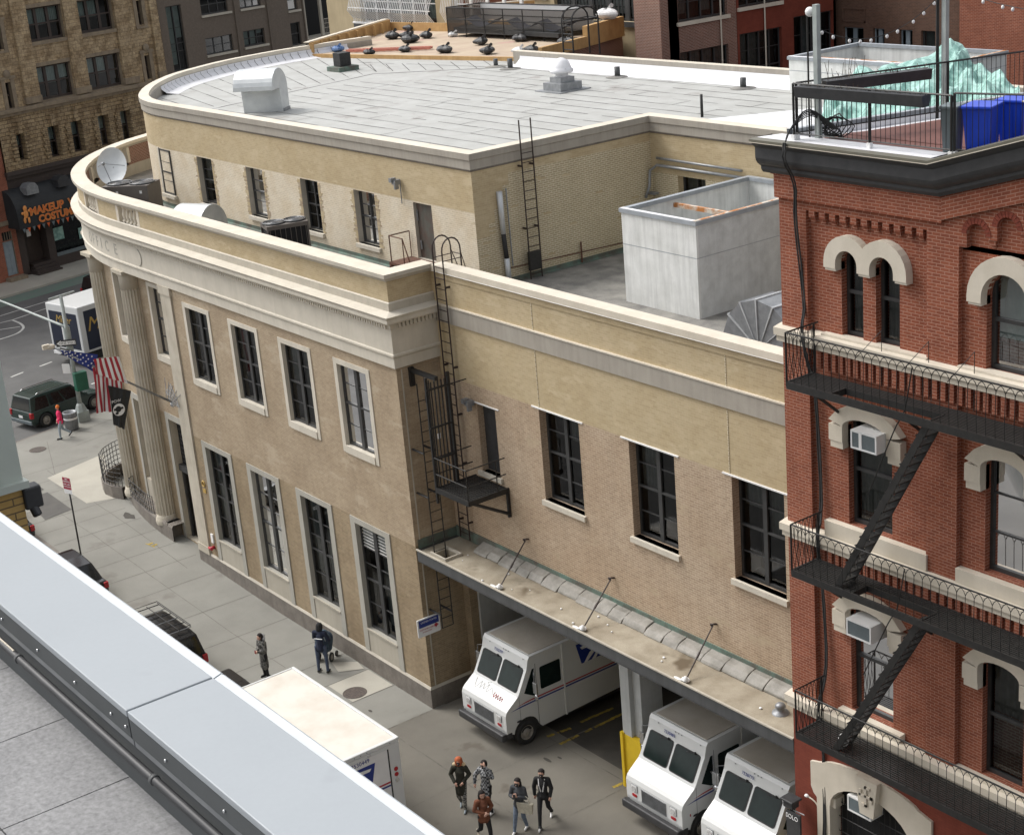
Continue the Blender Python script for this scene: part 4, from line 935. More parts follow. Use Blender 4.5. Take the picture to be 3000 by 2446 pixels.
def rakeband(z0, z1, y0, y1, mat, nm):
    m = MB(); ang = math.atan(.3)
    for xa, xb in ((20.47, XC), (XC, 25.73)):
        P_ = [(xa, rk(xa, z0)), (xb, rk(xb, z0)), (xb, rk(xb, z1)), (xa, rk(xa, z1))]; L_ = (xb-xa)/math.cos(ang); h = (z1-z0)*math.cos(ang)
        uvs = [(0, 0), (L_, 0), (L_, h), (0, h)]
        m.raw([m.P(a, y0, c) for a, c in P_], uvs, 0); m.raw([m.P(a, y1, c) for a, c in reversed(P_)], uvs, 0)
        m.quad([(xa, y0, P_[0][1]), (xb, y0, P_[1][1]), (xb, y1, P_[1][1]), (xa, y1, P_[0][1])], 0, 2); m.quad([(xa, y0, P_[3][1]), (xb, y0, P_[2][1]), (xb, y1, P_[2][1]), (xa, y1, P_[3][1])], 0, 2)
        m.quad([(xa, y0, P_[0][1]), (xa, y1, P_[0][1]), (xa, y1, P_[3][1]), (xa, y0, P_[3][1])], 0, 0)
    return m.obj(nm, mat, BB)
rakeband(18.76, 19.22, -.08, .3, 'brick_red', 'rake_band'); rakeband(19.22, 19.6, -.13, .3, 'brick_red', 'rake_band')
# black cornice: level part then raking part
pf = [(-.14, 19.20+.02), (-.20, 19.30), (-.20, 19.36), (-.30, 19.44), (-.34, 19.50), (-.36, 19.56), (-.36, 19.78), (-.44, 19.86), (-.47, 19.90), (.2, 19.90), (.2, 19.22)]
m = MB(); st = [(x0-.30, -0.0), (20.47, 0), (XC, .3*(XC-20.47)), (25.73, 0)]
for i in range(3):
    for j in range(len(pf)):
        a, b = pf[j], pf[(j+1) % len(pf)]; (xa, da), (xb, db) = st[i], st[i+1]
        m.quad([(xa, a[0], a[1]+da), (xb, a[0], a[1]+db), (xb, b[0], b[1]+db), (xa, b[0], b[1]+da)], 0)
m.quad([(st[0][0], b, c) for b, c in pf], 0, 0); m.obj('cornice', 'black_plastic', BB)
m = MB()
for i in range(3):
    (xa, da), (xb, db) = st[i], st[i+1]; xa -= .03 if i == 0 else 0
    m.quad([(xa, -.50, 19.90+da), (xb, -.50, 19.90+db), (xb, -.50, 19.97+db), (xa, -.50, 19.97+da)], 0, 1); m.quad([(xa, -.50, 19.97+da), (xb, -.50, 19.97+db), (xb, -.3, 19.98+db), (xa, -.3, 19.98+da)], 0, 2); m.quad([(xa, -.50, 19.9+da), (xb, -.50, 19.9+db), (xb, -.1, 19.9+db), (xa, -.1, 19.9+da)], 0, 2)
    m.quad([(xa, -.502, 19.90+da), (xb, -.502, 19.90+db), (xb, -.502, 19.915+db), (xa, -.502, 19.915+da)], 1, 1)
m.quad([(st[0][0]-.03, -.5, 19.9), (st[0][0]-.03, .2, 19.9), (st[0][0]-.03, .2, 19.97), (st[0][0]-.03, -.5, 19.97)], 0, 0)
m.quad([(20.47, -.3, 19.985), (XC, -.3, 19.985+.79), (XC, .35, 19.985+.79), (20.47, .35, 19.985)], 0, 2); m.quad([(20.47, .35, 19.8), (XC, .35, 19.8), (XC, .35, 20.77), (20.47, .35, 19.98)], 0, 1)
m.obj('gutter_trim', ['gutter', 'coping'], BB) if 'gutter' in MT else m.obj('gutter_trim', [surf('olive_metal_trim', (.15, .14, .105), (.12, .112, .085), 3, .5), 'coping'], BB)
# side and rear mass
ld = Vector((.30, .954)); LS = [(x0, .5), (x0+.30*9/.954, 9.5)]
m = MB(); m.extz([(x0, .5), (x1, .5), (x1, 12), (x0+3.6, 12)], -.3, 19.86); m.obj('side_wall', 'brick_maroon', BB)
m = MB(); m.sweep([(x0+3.2, 11.5), (x0-.02, .3)], [(-.02, 19.8), (-.02, 20.0), (.0, 20.08), (-.25, 20.1), (-.25, 19.8)], 0) ; m.obj('parapet_curb', 'zinc', BB)
m = MB(); m.quad([(x0-.3, -.3, 19.982), (20.4, -.3, 19.982), (20.4, .25, 19.982), (x0-.1, .25, 19.982)], 0, 2); m.quad([(x0+.25, .25, 19.88), (x0+.9, .25, 19.88), (x0+3.8, 10, 19.88), (x0+3.2, 10, 19.88)], 0, 2); m.quad([(x0+.25, .25, 19.88), (x0+3.3, 9.9, 19.88), (x0+3.3, 9.9, 20.02), (x0+.25, .25, 20.02)], 0); m.obj('roof_membrane', 'alu_white', BB)
m = MB(); m.box(x0+.75, 20.75, .26, .5, 19.87, 19.93); dk = MB(); dk.quad([(x0+.8, .5, 19.93), (25, .5, 19.93), (25, 10, 19.93), (x0+3.7, 10, 19.93)], 0, 2)
m.obj('deck_edge', 'tar', BB); dk.obj('roof_deck', 'deck_red', BB)
m = MB(); k = x0+1.6
m.quad([(x0+.9, 1.0, 19.94), (x0+2.6, 4.2, 19.94), (20.2, 4.2, 19.94), (20.2, 1.0, 19.94)], 0, 2)
m.quad([(x0+1.9, 3.4, 19.95), (20.1, 1.6, 19.95), (20.1, 1.6, 20.3), (x0+1.9, 3.4, 20.3)], 0, 1)
# deck side screen
for k in range(13): x = x0+2.0+k*.2; 
m.obj('deck_boards', 'deck_red', BB)
# stone hoods
def hood(a, b, zs_, cr, t_, leg, name='stone_hood', seg=False, y=-.07):
    c = (a+b)/2; r = (b-a)/2; n = 14; m = MB(); y1 = .13; fl = (cr-zs_)/r
    inn = [(c-r*math.cos(math.pi*k/n), zs_+r*fl*math.sin(math.pi*k/n)) for k in range(n+1)]
    if seg: out = [(a-t_, zs_+.10)]+[(max(a-t_*.5, min(b+t_*.5, c-(r+t_*.45)*math.cos(math.pi*k/n))), cr+.33-.25*math.cos(math.pi*k/n)**2) for k in range(1, n)]+[(b+t_, zs_+.10)]
    else: out = [(c-(r+t_)*math.cos(math.pi*k/n), zs_+(r+t_)*math.sin(math.pi*k/n)) for k in range(n+1)]
    for k in range(n):
        q = [inn[k], inn[k+1], out[k+1], out[k]]
        m.quad([(p[0], y, p[1]) for p in q], 0, 1); m.quad([(out[k][0], y, out[k][1]), (out[k+1][0], y, out[k+1][1]), (out[k+1][0], y1, out[k+1][1]), (out[k][0], y1, out[k][1])], 0, 2)
        m.quad([(inn[k][0], y, inn[k][1]), (inn[k+1][0], y, inn[k+1][1]), (inn[k+1][0], y1+.1, inn[k+1][1]), (inn[k][0], y1+.1, inn[k][1])], 0, 2)
    h = leg*.3
    for xa, xb in ((a-t_, a), (b, b+t_)):
        m.box(xa, xb, y, y1+.1 if 1 else 0, zs_-leg+h, zs_); m.box(xa+.03, xb, y+.02, y1+.1, zs_-leg, zs_-leg+h)
    m.obj(name, 'coping', BB)
hood(17.75, 18.33, 17.5, 17.8, .32, .17); hood(18.67, 19.29, 17.5, 17.81, .33, .17, y=-.082)
for a, b in ((17.87, 19.07), (21.44, 22.46), (23.2, 24.2)):
    for zs_ in (13.95, 9.55): hood(a, b, zs_, zs_+.25, .38, .52, seg=True)
for a, b in ((21.40, 22.44), (23.2, 24.2)): hood(a, b, 17.38, 17.9, .33, .17)
# string courses, sills, corbels
for zt, zb_ in ((15.90, 15.45), (11.30, 10.92), (6.92, 6.60)):
    m = MB(); m.box(x0-.12, x1, -.16, .0, zt-.22, zt-.05); m.box(x0-.08, x1, -.11, .0, zt-.36, zt-.22); m.quad([(x0-.12, -.16, zt-.05), (x1, -.16, zt-.05), (x1, .1, zt), (x0-.12, .1, zt)], 0, 2); m.box(x0-.10, x0, -.05, .2, zt-.3, zt-.05); m.obj('string_course', 'coping', BB)
    if zt > 7:
        m = MB(); m.box(17.2, 24.8, -.02, .12, zb_-.06, zb_+.1)
        for k in range(37): x = 17.2+k*.205; m.box(x, x+.12, -.09, -.02, zb_-.32, zb_+.09)
        m.obj('corbel_course', 'brick_red', BB)
m = MB(); m.box(17.3, 20.1, -.05, .2, 15.82, 15.92); m.box(17.3, 20.1, -.05, .2, 11.28, 11.64); m.box(20.85, 24.8, -.05, .2, 11.28, 11.6); m.box(20.85, 24.8, -.05, .2, 15.80, 15.92); m.box(17.6, 19.4, -.05, .2, 6.92, 7.08); m.box(20.85, 24.8, -.05, .2, 6.86, 6.98); m.obj('sill_course', 'coping', BB)
FB = ((0, .12, 0), (1, 0, 0), (0, 1, 0))
for i, (a, b, c, d, s_) in enumerate(op):
    window(BB, FB, a, b, c, d, 1, (.5,) if i not in (5,) else (.33, .66), .16, .07, .05, .04, [[.95], [.95], [.9], [0], [.7], [.55], [.5], [.5], [.5], [.5]][i], .5, room=.5, curmat='curtain_pale' if i in (4, 5) else 'curtain')
# painted ground storey with carved arch
m = MB(); m.wall(x0, 17.3, -.3, 6.55, [], 0, .2, 0); m.wall(19.7, x1, -.3, 6.55, [], 0, .2, 0); m.quad([(17.3, 0, 5.2), (19.7, 0, 5.2), (19.7, 0, 6.55), (17.3, 0, 6.55)], 0, 1); m.obj('wall', 'paint_red', BB)
m = MB(); y = -.07; c = 18.5; inn = [(c-1.2*math.cos(math.pi*k/14), 4.35+.78*math.sin(math.pi*k/14)) for k in range(15)]
out = [(16.72, 5.32)]+[(c-1.45*math.cos(math.pi*k/14), 5.35+.32*math.sin(math.pi*k/14)) for k in range(1, 14)]+[(20.28, 5.32)]
for k in range(14):
    m.quad([(inn[k][0], y, inn[k][1]), (inn[k+1][0], y, inn[k+1][1]), (out[k+1][0], y, out[k+1][1]), (out[k][0], y, out[k][1])], 0, 1); m.quad([(out[k][0], y, out[k][1]), (out[k+1][0], y, out[k+1][1]), (out[k+1][0], .1, out[k+1][1]), (out[k][0], .1, out[k][1])], 0, 2)
    m.quad([(inn[k][0], y, inn[k][1]), (inn[k+1][0], y, inn[k+1][1]), (inn[k+1][0], .3, inn[k+1][1]), (inn[k][0], .3, inn[k][1])], 0, 2)
for s_ in (1, -1):
    X = lambda v: c+(v-c)*s_
    P_ = [(X(16.72), 5.32), (X(16.72), 4.66), (X(16.8), 4.5), (X(16.9), 4.42), (X(16.9), -.3), (X(17.3), -.3), (X(17.3), 4.35)]
    m.extr(P_, y, .3)
    m.box(min(X(17.3), X(17.42)), max(X(17.3), X(17.42)), 0, .3, 4.3, 4.55)
m.obj('stone_arch', 'coping', BB)
m = MB(); P_ = [(18.22, 5.66), (18.86, 5.66), (18.74, 4.72), (18.34, 4.72)]; m.extr(P_, -.2, .1); k_ = m.obj('keystone', 'coping', BB)
m = MB()
for q in ((18.35, 18.73, 5.22, 5.28), (18.51, 18.57, 4.98, 5.5), (18.51, 18.66, 5.44, 5.5), (18.42, 18.57, 4.98, 5.04), (18.35, 18.41, 5.22, 5.38), (18.67, 18.73, 5.12, 5.28)): m.box(q[0], q[1], -.235, -.2, q[2], q[3])
m.obj('carved_cross', 'coping', k_)
m = MB(); m.box(17.3, 19.7, .32, .4, -.3, 5.2, 0)
for k in range(14): x = 17.45+k*.16; m.tube([(x, .2, 0), (x, .2, 4.4+.6*math.sin(math.pi*(x-17.3)/2.4))], .012, 4, 1)
for z in (3.6, 4.0, 4.4): m.tube([(17.35, .2, z), (19.65, .2, z)], .014, 4, 1)
m.obj('entrance_grille', ['dark', 'black_iron'], BB)
# window air conditioners
for x, z, y, lab in ((18.36, 13.68, -.35, 'white window air conditioner with split grille below the top fire escape balcony'), (18.16, 9.24, -.35, 'white window air conditioner between the middle and lowest fire escape balconies'), (17.9, 4.56, -.12, 'white air conditioner in the arch under the lowest fire escape balcony')):
    t = thing('window_air_conditioner', lab, 'air conditioner', (x+.35, .1, z))
    m = MB(); w_ = .70; h = .41
    m.box(x, x+w_, y+.02, .3, z, z+h); m.box(x, x+.04, y, y+.02, z, z+h); m.box(x+w_-.04, x+w_, y, y+.02, z, z+h); m.box(x+.04, x+w_-.04, y, y+.02, z, z+.04); m.box(x+.04, x+w_-.04, y, y+.02, z+h-.04, z+h)
    if y < -.3 and z > 12: m.box(x+.22, x+.30, y, y+.02, z+.04, z+h-.04)
    m.obj('casing', 'white', t); m = MB(); m.box(x+.04, x+w_-.04, y+.012, y+.019, z+.04, z+h-.04)
    for k in range(9): m.box(x+.05, x+w_-.05, y+.008, y+.012, z+.06+k*.034, z+.066+k*.034)
    m.obj('grille', 'grey_plastic', t)
# black cable bundle down the facade
m = MB()
cab = [(16.86, -.52, 19.99), (16.86, -.53, 19.6), (16.80, -.2, 19.1), (16.72, -.1, 18.2), (16.78, .02, 16.6), (16.84, -.12, 15.95), (16.95, -.15, 15.4), (17.05, .02, 14.4), (17.14, .04, 12.0), (17.2, -.16, 11.2), (17.13, .03, 9.9), (17.2, .03, 8), (17.1, -.15, 6.9), (17.11, -.03, 5.6), (17.14, -.09, 3.4)]
for dx in (0, .035, -.03, .015): m.tube([(x+dx+random.uniform(-.015, .015), y-abs(dx)*.4, z) for x, y, z in catmull(cab, 4)], .018, 5)
cb = m.obj('cable_bundle', 'black_rubber', None, label='thick black cable bundle running down the red brick front', category='cable')
m = MB()
for k in range(9):
    r = .12+.03*k*.5; cx = 17.1+.03*k; m.tube([(cx+r*1.3*math.cos(a), .35+.1*math.sin(3*a+k)+.03*k, 20.12+r*math.sin(a)+r*.3) for a in [rad(t) for t in range(0, 360, 24)]], .014, 4, closed=True)
for k in range(5): m.tube(catmull([(16.86, -.5, 20.0), (16.8+.03*k, -.3, 20.2+.04*k), (17.0, .1, 20.45+.03*k), (17.3+.05*k, .4, 20.15)], 5), .014, 4)
m.obj('cable_coil', 'black_rubber', None, label='tangled coil of black cable behind the roof railing corner', category='cable')
# ------------------------------------------------------------------ fire escape
FE = thing('fire_escape', 'black iron fire escape with three balconies and steep stairs on the red brick front', 'fire escape', (20, -.5, 6.5))
def balcony(z, hatch, xa=17.2, xb=24.6):
    y0, y1 = -1.0, -.17 if z > 7 else -.17
    m = MB()
    y = y0+.06
    while y < y1:
        segs = [(xa, xb)]
        if hatch and y < hatch[2]: segs = [(xa, hatch[0]), (hatch[1], xb)]
        for a, b in segs: m.box(a, b, y, y+.038, z-.02, z)
        y += .066
    x = xa+.4
    while x < xb:
        if not (hatch and hatch[0] < x < hatch[1]): m.box(x-.02, x+.02, y0+.03, y1, z-.05, z-.021)
        else: m.box(x-.02, x+.02, hatch[2], y1, z-.05, z-.021)
        x += .74
    m.obj('platform', 'black_iron', FE)
    m = MB(); m.box(xa, xb, y0-.02, y0+.03, z-.15, z+.01); m.box(xa-.02, xa+.03, y0+.03, y1, z-.1, z+.01)
    if hatch: m.box(hatch[0], hatch[1], hatch[2]-.02, hatch[2]+.02, z-.13, z+.012); m.box(hatch[0]-.02, hatch[0]+.02, y0+.03, hatch[2]-.02, z-.13, z+.012); m.box(hatch[1]-.02, hatch[1]+.02, y0+.03, hatch[2]-.02, z-.13, z+.012)
    m.obj('edge_beam', 'black_iron', FE)
    m = MB(); zt = z+1.08
    m.tube([(xa, y1+.14, zt), (xa, y0, zt), (xb, y0, zt)], .02, 5)
    m.tube([(xa, y0, z-.1), (xa, y0, zt)], .024, 5); m.tube([(xa, y1+.02, z), (xa, y1+.02, zt-.02)], .024, 5)
    n = 33; s = (xb-xa)/35; x = xa+s
    while x < xb:
        m.tube([(x, y0, z), (x, y0-.015, z+.3), (x, y0, zt-.15)], .009, 4, caps=False)
        for d in (-1, 1): m.tube([(x, y0, zt-.15), (x+d*s*.22, y0, zt-.06), (x+d*s*.5, y0, zt-.015)], .009, 4, caps=False)
        x += s
    y = y0+.1
    while y < y1:
        for d in (-1, 1): m.tube([(xa, y, z), (xa, y+d*.05, z+.3), (xa, y, z+.62), (xa, y-d*.02, zt-.12), (xa, y-d*.05, zt-.01)], .009, 4, caps=False)
        y += .115
    m.obj('railing', 'black_iron', FE)
    for x in (17.75, 20.2, 22.7):
        q = MB(); q.tube([(x, y0+.1, z-.1), (x+.02, .0, z-.85)], .035, 4); q.obj('bracket', 'black_iron', FE)
balcony(15.06, (18.42, 20.95, -.55)); balcony(10.72, (18.9, 20.75, -.5)); balcony(6.67, None)
def stair(xt, zt, xb_, zb_, y0=-.93, y1=-.50):
    m = MB(); n = 18
    for y in (y0, y1):
        m.extr([(xt-.06, zt), (xt+.12, zt), (xb_+.12, zb_), (xb_-.06, zb_)], y-.012, y+.012)
    for k in range(n):
        t = (k+.5)/n; x = xt+(xb_-xt)*t; z = zt+(zb_-zt)*t; m.box(x-.11, x+.11, y0+.012, y1-.012, z-.012, z+.012); m.box(x+.10, x+.19, y0-.012, y0+.0, z-.03, z+.02)
    m.obj('stair', 'black_iron', FE)
    m = MB(); m.tube(catmull([(xt-.35, y0-.02, zt+1.05), (xt-.55, y0-.02, zt+.1), (xt-.8, y0-.02, zt-.35), ((xt+xb_)/2-.3, y0-.02, (zt+zb_)/2+.2)], 5), .014, 5); m.obj('handrail', 'black_iron', FE)
stair(20.85, 15.0, 18.45, 10.74); stair(20.65, 10.66, 18.3, 6.69)
m = MB()
for x in (19.0, 20.2, 21.3): m.tube([(x, -.9, 15.9), (x, -.1, 16.3), (x, -.1, 15.1)], .01, 4)
m.obj('guard_wire', 'black_iron', FE)
m = MB(); m.ell((18.35, -.7, 6.83), (.13, .12, .16), 10); m.ell((18.42, -.66, 6.98), (.07, .07, .06), 8); m.obj('plastic_bag', 'white_bag', None, label='small white plastic bag left on the lowest fire escape balcony', category='bag')
# ------------------------------------------------------------------ roof terrace furniture
RT = thing('terrace_railing', 'black metal railing around the roof terrace above the black cornice', 'railing', (18.5, 0, 19.98))
def rail3(pts, z0, z1, gap=.115, name='railing'):
    m = MB(); m.tube([(x, y, z1) for x, y in pts], .02, 4); m.tube([(x, y, z0+.12) for x, y in pts], .014, 4)
    L = arclen(pts); n = int(L[-1]/gap)
    for k in range(n+1):
        s = L[-1]*k/n
        for i in range(len(L)-1):
            if s <= L[i+1]+1e-6:
                t = (s-L[i])/(L[i+1]-L[i]); x = pts[i][0]+(pts[i+1][0]-pts[i][0])*t; y = pts[i][1]+(pts[i+1][1]-pts[i][1])*t; m.tube([(x, y, z0+.12), (x, y, z1)], .008, 4, caps=False); break
    m.obj(name, 'black_iron', RT)
    q = MB()
    for x, y in pts: q.tube([(x, y, z0), (x, y, z1)], .026, 6)
    q.obj('post', 'black_iron', RT)
    for x, y in pts:
        q = MB(); q.box(x-.045, x+.045, y-.045, y+.045, z0-.03, z0+.09); q.obj('post_foot', 'white', RT)
rail3([(16.78, -.16), (18.75, -.12), (20.68, -.06)], 20.0, 21.13); rail3([(16.80, -.1), (17.9, 3.3), (18.9, 6.4)], 20.0, 21.13); rail3([(20.72, -.02), (22.6, .5), (24.5, .5)], 20.0, 21.17)
rail3([(18.9, 6.4), (20.3, 6.3), (24, 6.2)], 20.0, 21.1)
for (a, b, z, lab) in (((16.95, -.18), (20.1, -.05), 20.92, 'long black planter trough hung on the front of the roof railing'), ((17.15, .35), (18.05, 2.5), 20.95, 'long black planter trough hung on the side of the roof railing')):
    d = Vector((b[0]-a[0], b[1]-a[1])); L_ = d.length; d.normalize()
    t = thing('planter', lab, 'planter', (a[0], a[1], z-.06)); m = MB((a[0], a[1], 0), (d.x, d.y, 0), (-d.y, d.x, 0)); m.extx([(-.12, z-.04), (.08, z-.04), (.12, z+.18), (-.16, z+.18)], 0, L_); m.obj('trough', 'black_plastic', t)
    m = MB((a[0], a[1], 0), (d.x, d.y, 0), (-d.y, d.x, 0)); m.box(.03, L_-.03, -.12, .09, z+.14, z+.17)
    for k in range(36):
        x = random.uniform(.05, L_-.05); h = random.uniform(.05, .3)*(1.6 if x < .9 and 'side' in lab else .5); m.tube([(x, 0, z+.15), (x+random.uniform(-.1, .1), random.uniform(-.08, .08), z+.15+h)], .006, 3, caps=False)
    m.obj('dead_plants', surf('dead_stems', (.16, .12, .085), (.09, .07, .05), 9, .9), t)
for x, y, zt, lab in ((17.07, .25, 22.65, 'weathered timber post with a white globe camera at the roof railing corner'), (17.83, 3.29, 22.9, 'weathered timber post farther back on the roof terrace')):
    t = thing('timber_post', lab, 'post', (x, y, 20)); m = MB(); m.box(x-.055, x+.055, y-.055, y+.055, 19.95, zt); m.obj('post', 'pole_grey', t)
    if y < 1: m = MB(); m.ell((x-.17, y, 22.5), (.1, .1, .1), 12); m.obj('globe_camera', 'white', t)
for x, y, zt, lab in ((16.85, .22, 22.45, 'thin black pole by the left timber post'), (17.7, 3.2, 23.2, 'thick black pole by the rear timber post')):
    m = MB(); m.tube([(x, y, 19.95), (x, y, zt)], .02 if y < 1 else .035, 6); m.obj('steel_pole', 'black_iron', None, label=lab, category='pole')
# festoon lights
def festoon(a, b, sag, n, lab):
    t = thing('festoon_lights', lab, 'string lights', a); pts = [(a[0]+(b[0]-a[0])*k/24, a[1]+(b[1]-a[1])*k/24, a[2]+(b[2]-a[2])*k/24-sag*4*(k/24)*(1-k/24)) for k in range(25)]
    m = MB(); m.tube(pts, .008, 4); m.obj('cord', 'black_rubber', t)
    for i in range(n):
        k = (i+.5)/n*24; p = pts[int(k)]; q = MB(); q.ell((p[0], p[1], p[2]-.05), (.032, .032, .042), 8); q.obj('bulb', 'white', t)
festoon((17.07, .25, 22.2), (17.8, 3.3, 22.6), .55, 10, 'string of white bulbs between the two timber posts')
festoon((17.83, 3.29, 22.7), (24.5, 2.0, 22.9), .5, 14, 'string of white bulbs running right from the rear timber post')
def bin_(x, y, lab, mat, w=.55, d=.6, h=.95, rot=.3):
    t = thing('wheeled_bin', lab, 'bin', (x, y, 19.93)); u = (math.cos(rot), math.sin(rot), 0); b = (-math.sin(rot), math.cos(rot), 0)
    m = MB((x, y, 0), u, b); z = 19.95
    lo = [(-w*.4, -d*.38), (w*.4, -d*.38), (w*.4, d*.38), (-w*.4, d*.38)]; hi = [(-w/2, -d/2), (w/2, -d/2), (w/2, d/2), (-w/2, d/2)]
    for i in range(4): j = (i+1) % 4; m.quad([(*lo[i], z), (*lo[j], z), (*hi[j], z+h*.9), (*hi[i], z+h*.9)], 0)
    m.quad([(*p, z) for p in lo], 0)
    for k in range(3): x_ = -w*.3+k*w*.3; m.quad([(x_-.03, -d*.385-.012, z+.1), (x_+.03, -d*.385-.012, z+.1), (x_+.035, -d/2-.0, z+h*.82), (x_-.035, -d/2-.0, z+h*.82)], 0)
    m.obj('body', mat, t); m = MB((x, y, 0), u, b); m.box(-w/2-.03, w/2+.03, -d/2-.04, d/2+.03, z+h*.9, z+h*.96); m.obj('lid', mat, t, bevel=.015)
bin_(20.75, .75, 'bright blue wheeled bin standing nearest the gable coping', 'bin_blue'); bin_(20.9, 1.6, 'bright blue wheeled bin behind the nearest blue bin', 'bin_blue', rot=.2)
bin_(20.3, .45, 'slim grey bin left of the blue bins on the terrace', 'grey_plastic', .32, .4, .95)
t = thing('folded_chair', 'folded pale metal chair leaning at the right of the blue bins', 'chair', (22.0, 1.0, 20.0))
m = MB(); m.tube([(21.6, .8, 20.95), (22.4, .9, 21.0), (22.3, 1.1, 20.2), (21.7, 1.0, 20.1)], .02, 6); m.tube([(21.7, .9, 20.8), (22.5, 1.0, 20.3)], .02, 6); m.tube([(21.6, .9, 20.7), (22.2, .9, 20.75)], .02, 6); m.obj('frame', 'coping', t)
for k in range(5): q = MB(); q.box(21.55+k*.02, 22.4, .9+k*.08, .95+k*.08, 21.05+k*.03, 21.08+k*.03); q.obj('slat', 'band_gray', t)
m = MB()
for k in range(14): x = 21.7+random.uniform(-.2, .7); y = .8+random.uniform(-.1, .5); z = 19.95+.07*random.randint(0, 8); m.box(x, x+.2, y, y+.1, z, z+.065)
m.obj('brick_heap', 'brick_maroon', None, label='heap of loose old bricks on the terrace right of the blue bins', category='bricks')
# ------------------------------------------------------------------ ground
def structure(m, name, mats):
    o = m.obj(name, mats, None, kind='structure'); return o
AV = Vector((-.235, .972)).normalized(); AN = Vector((AV.y, -AV.x))     # avenue direction and its right normal
def av(s, t): p = Vector((-36.25, -.1))+AV*s-AN*t; return (p.x, p.y)     # s along the avenue, t away from the post office
m = MB(); m.quad([(-180, -160, -.35), (120, -160, -.35), (120, 220, -.35), (-180, 220, -.35)], 0, 2); structure(m, 'ground', 'asphalt')
# pavement slab with slope
def slab(m, poly, dz=0, mi=0):
    bm = bmesh.new(); vs = [bm.verts.new((x, y, 0)) for x, y in poly]; bm.faces.new(vs)
    for X in (-10, -22):
        bmesh.ops.bisect_plane(bm, geom=bm.verts[:]+bm.edges[:]+bm.faces[:], plane_co=(X, 0, 0), plane_no=(1, 0, 0))
    bm.verts.ensure_lookup_table()
    for f in bm.faces: m.raw([(v.co.x, v.co.y, gz(v.co.x)+dz) for v in f.verts], [(v.co.x, v.co.y) for v in f.verts], mi)
    bm.free()
c0 = [av(-2.6, .3), av(-1.3, .06), av(0, 0)]
corner = [(-22, -4.0), (-32.0, -4.0), (-34.0, -3.7), (-35.3, -2.9), (-36.0, -1.7), av(0, 0)]
m = MB(); P_ = corner+[av(40, 0), (-34, 38), (-20, 38), (-16.6, 10), (-16.5, 0.4), (-.1, 0.4), (0.1, .4), (.1, -4.0)]
slab(m, P_, 0); structure(m, 'sidewalk', 'concrete')
m = MB(); path = [(.1, -4.0)]+[(-10, -4.0), (-22, -4.0)]+corner[1:]+[av(20, 0), av(40, 0)]
for i in range(len(path)-1):
    (xa, ya), (xb, yb) = path[i], path[i+1]; d = Vector((xb-xa, yb-ya)).normalized(); n_ = Vector((-d.y, d.x))
    za, zb_ = gz(xa)+.004, gz(xb)+.004
    if n_.dot(Vector((0, 1))) < 0 and i < 3: n_ = -n_
    m.raw([(xa, ya, za), (xb, yb, zb_), (xb-n_.x*.15, yb-n_.y*.15, zb_), (xa-n_.x*.15, ya-n_.y*.15, za)], [(0, 0)]*4); m.raw([(xa, ya, za-.2), (xb, yb, zb_-.2), (xb, yb, zb_), (xa, ya, za)], [(0, 0)]*4)
structure(m, 'kerb', 'granite')
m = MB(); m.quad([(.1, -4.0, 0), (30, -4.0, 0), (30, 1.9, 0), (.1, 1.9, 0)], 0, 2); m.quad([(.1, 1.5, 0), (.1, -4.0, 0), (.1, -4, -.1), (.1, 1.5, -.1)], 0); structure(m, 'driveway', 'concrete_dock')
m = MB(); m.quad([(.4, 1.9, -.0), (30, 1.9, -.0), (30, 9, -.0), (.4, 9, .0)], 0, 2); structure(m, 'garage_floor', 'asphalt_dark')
m = MB(); slab(m, [(30, -4.02), (-31, -4.02), (-36, -4.5), (-37, -12), (-37, -19), (30, -19)], -.13); structure(m, 'street', 'asphalt')
a0 = gz(-40)-.13
m = MB(); m.raw([(*av(-30, 0), a0), (*av(60, 0), a0), (*av(60, 30), a0), (*av(-30, 30), a0)], [(0, 0)]*4); structure(m, 'avenue', 'asphalt')
far = 29.1
m = MB(); m.raw([(*av(-30, far-2.6), a0+.14), (*av(60, far-2.6), a0+.14), (*av(60, far+12), a0+.2), (*av(-30, far+12), a0+.2)], [(0, 0)]*4); m.raw([(*av(-30, far-2.6), a0-.1), (*av(60, far-2.6), a0-.1), (*av(60, far-2.6), a0+.14), (*av(-30, far-2.6), a0+.14)], [(0, 0)]*4); structure(m, 'far_sidewalk', 'concrete_pale')
# joints in the sidewalk
m = MB()
def jl(p, q, w=.03, z=.004):
    n = max(1, int(math.hypot(q[0]-p[0], q[1]-p[1])/1.0)); d = Vector((q[0]-p[0], q[1]-p[1])).normalized(); n_ = Vector((-d.y, d.x))*w/2
    for i in range(n):
        a = (p[0]+(q[0]-p[0])*i/n, p[1]+(q[1]-p[1])*i/n); b = (p[0]+(q[0]-p[0])*(i+1)/n, p[1]+(q[1]-p[1])*(i+1)/n)
        j = random.uniform(-.012, .012)
        m.raw([(a[0]+n_.x, a[1]+n_.y+j, gz(a[0])+z), (b[0]+n_.x, b[1]+n_.y+j, gz(b[0])+z), (b[0]-n_.x, b[1]-n_.y+j, gz(b[0])+z), (a[0]-n_.x, a[1]-n_.y+j, gz(a[0])+z)], [(0, 0)]*4)
x = -.0
for x in (-2.2, -3.8, -5.4, -6.95, -9.4, -12.1, -14.9, -16.9, -18.6, -20.4, -22.0, -23.6, -25.0, -26.5, -28.0, -29.6, -31.2): jl((x, -.02 if x > -25 else 1.5), (x, -3.95))
jl((-31, -.6), (-16, -.85), .022); jl((-35, 1.0), (-30, -.6), .02); jl((-33, -2.4), (-6, -2.1), .02)
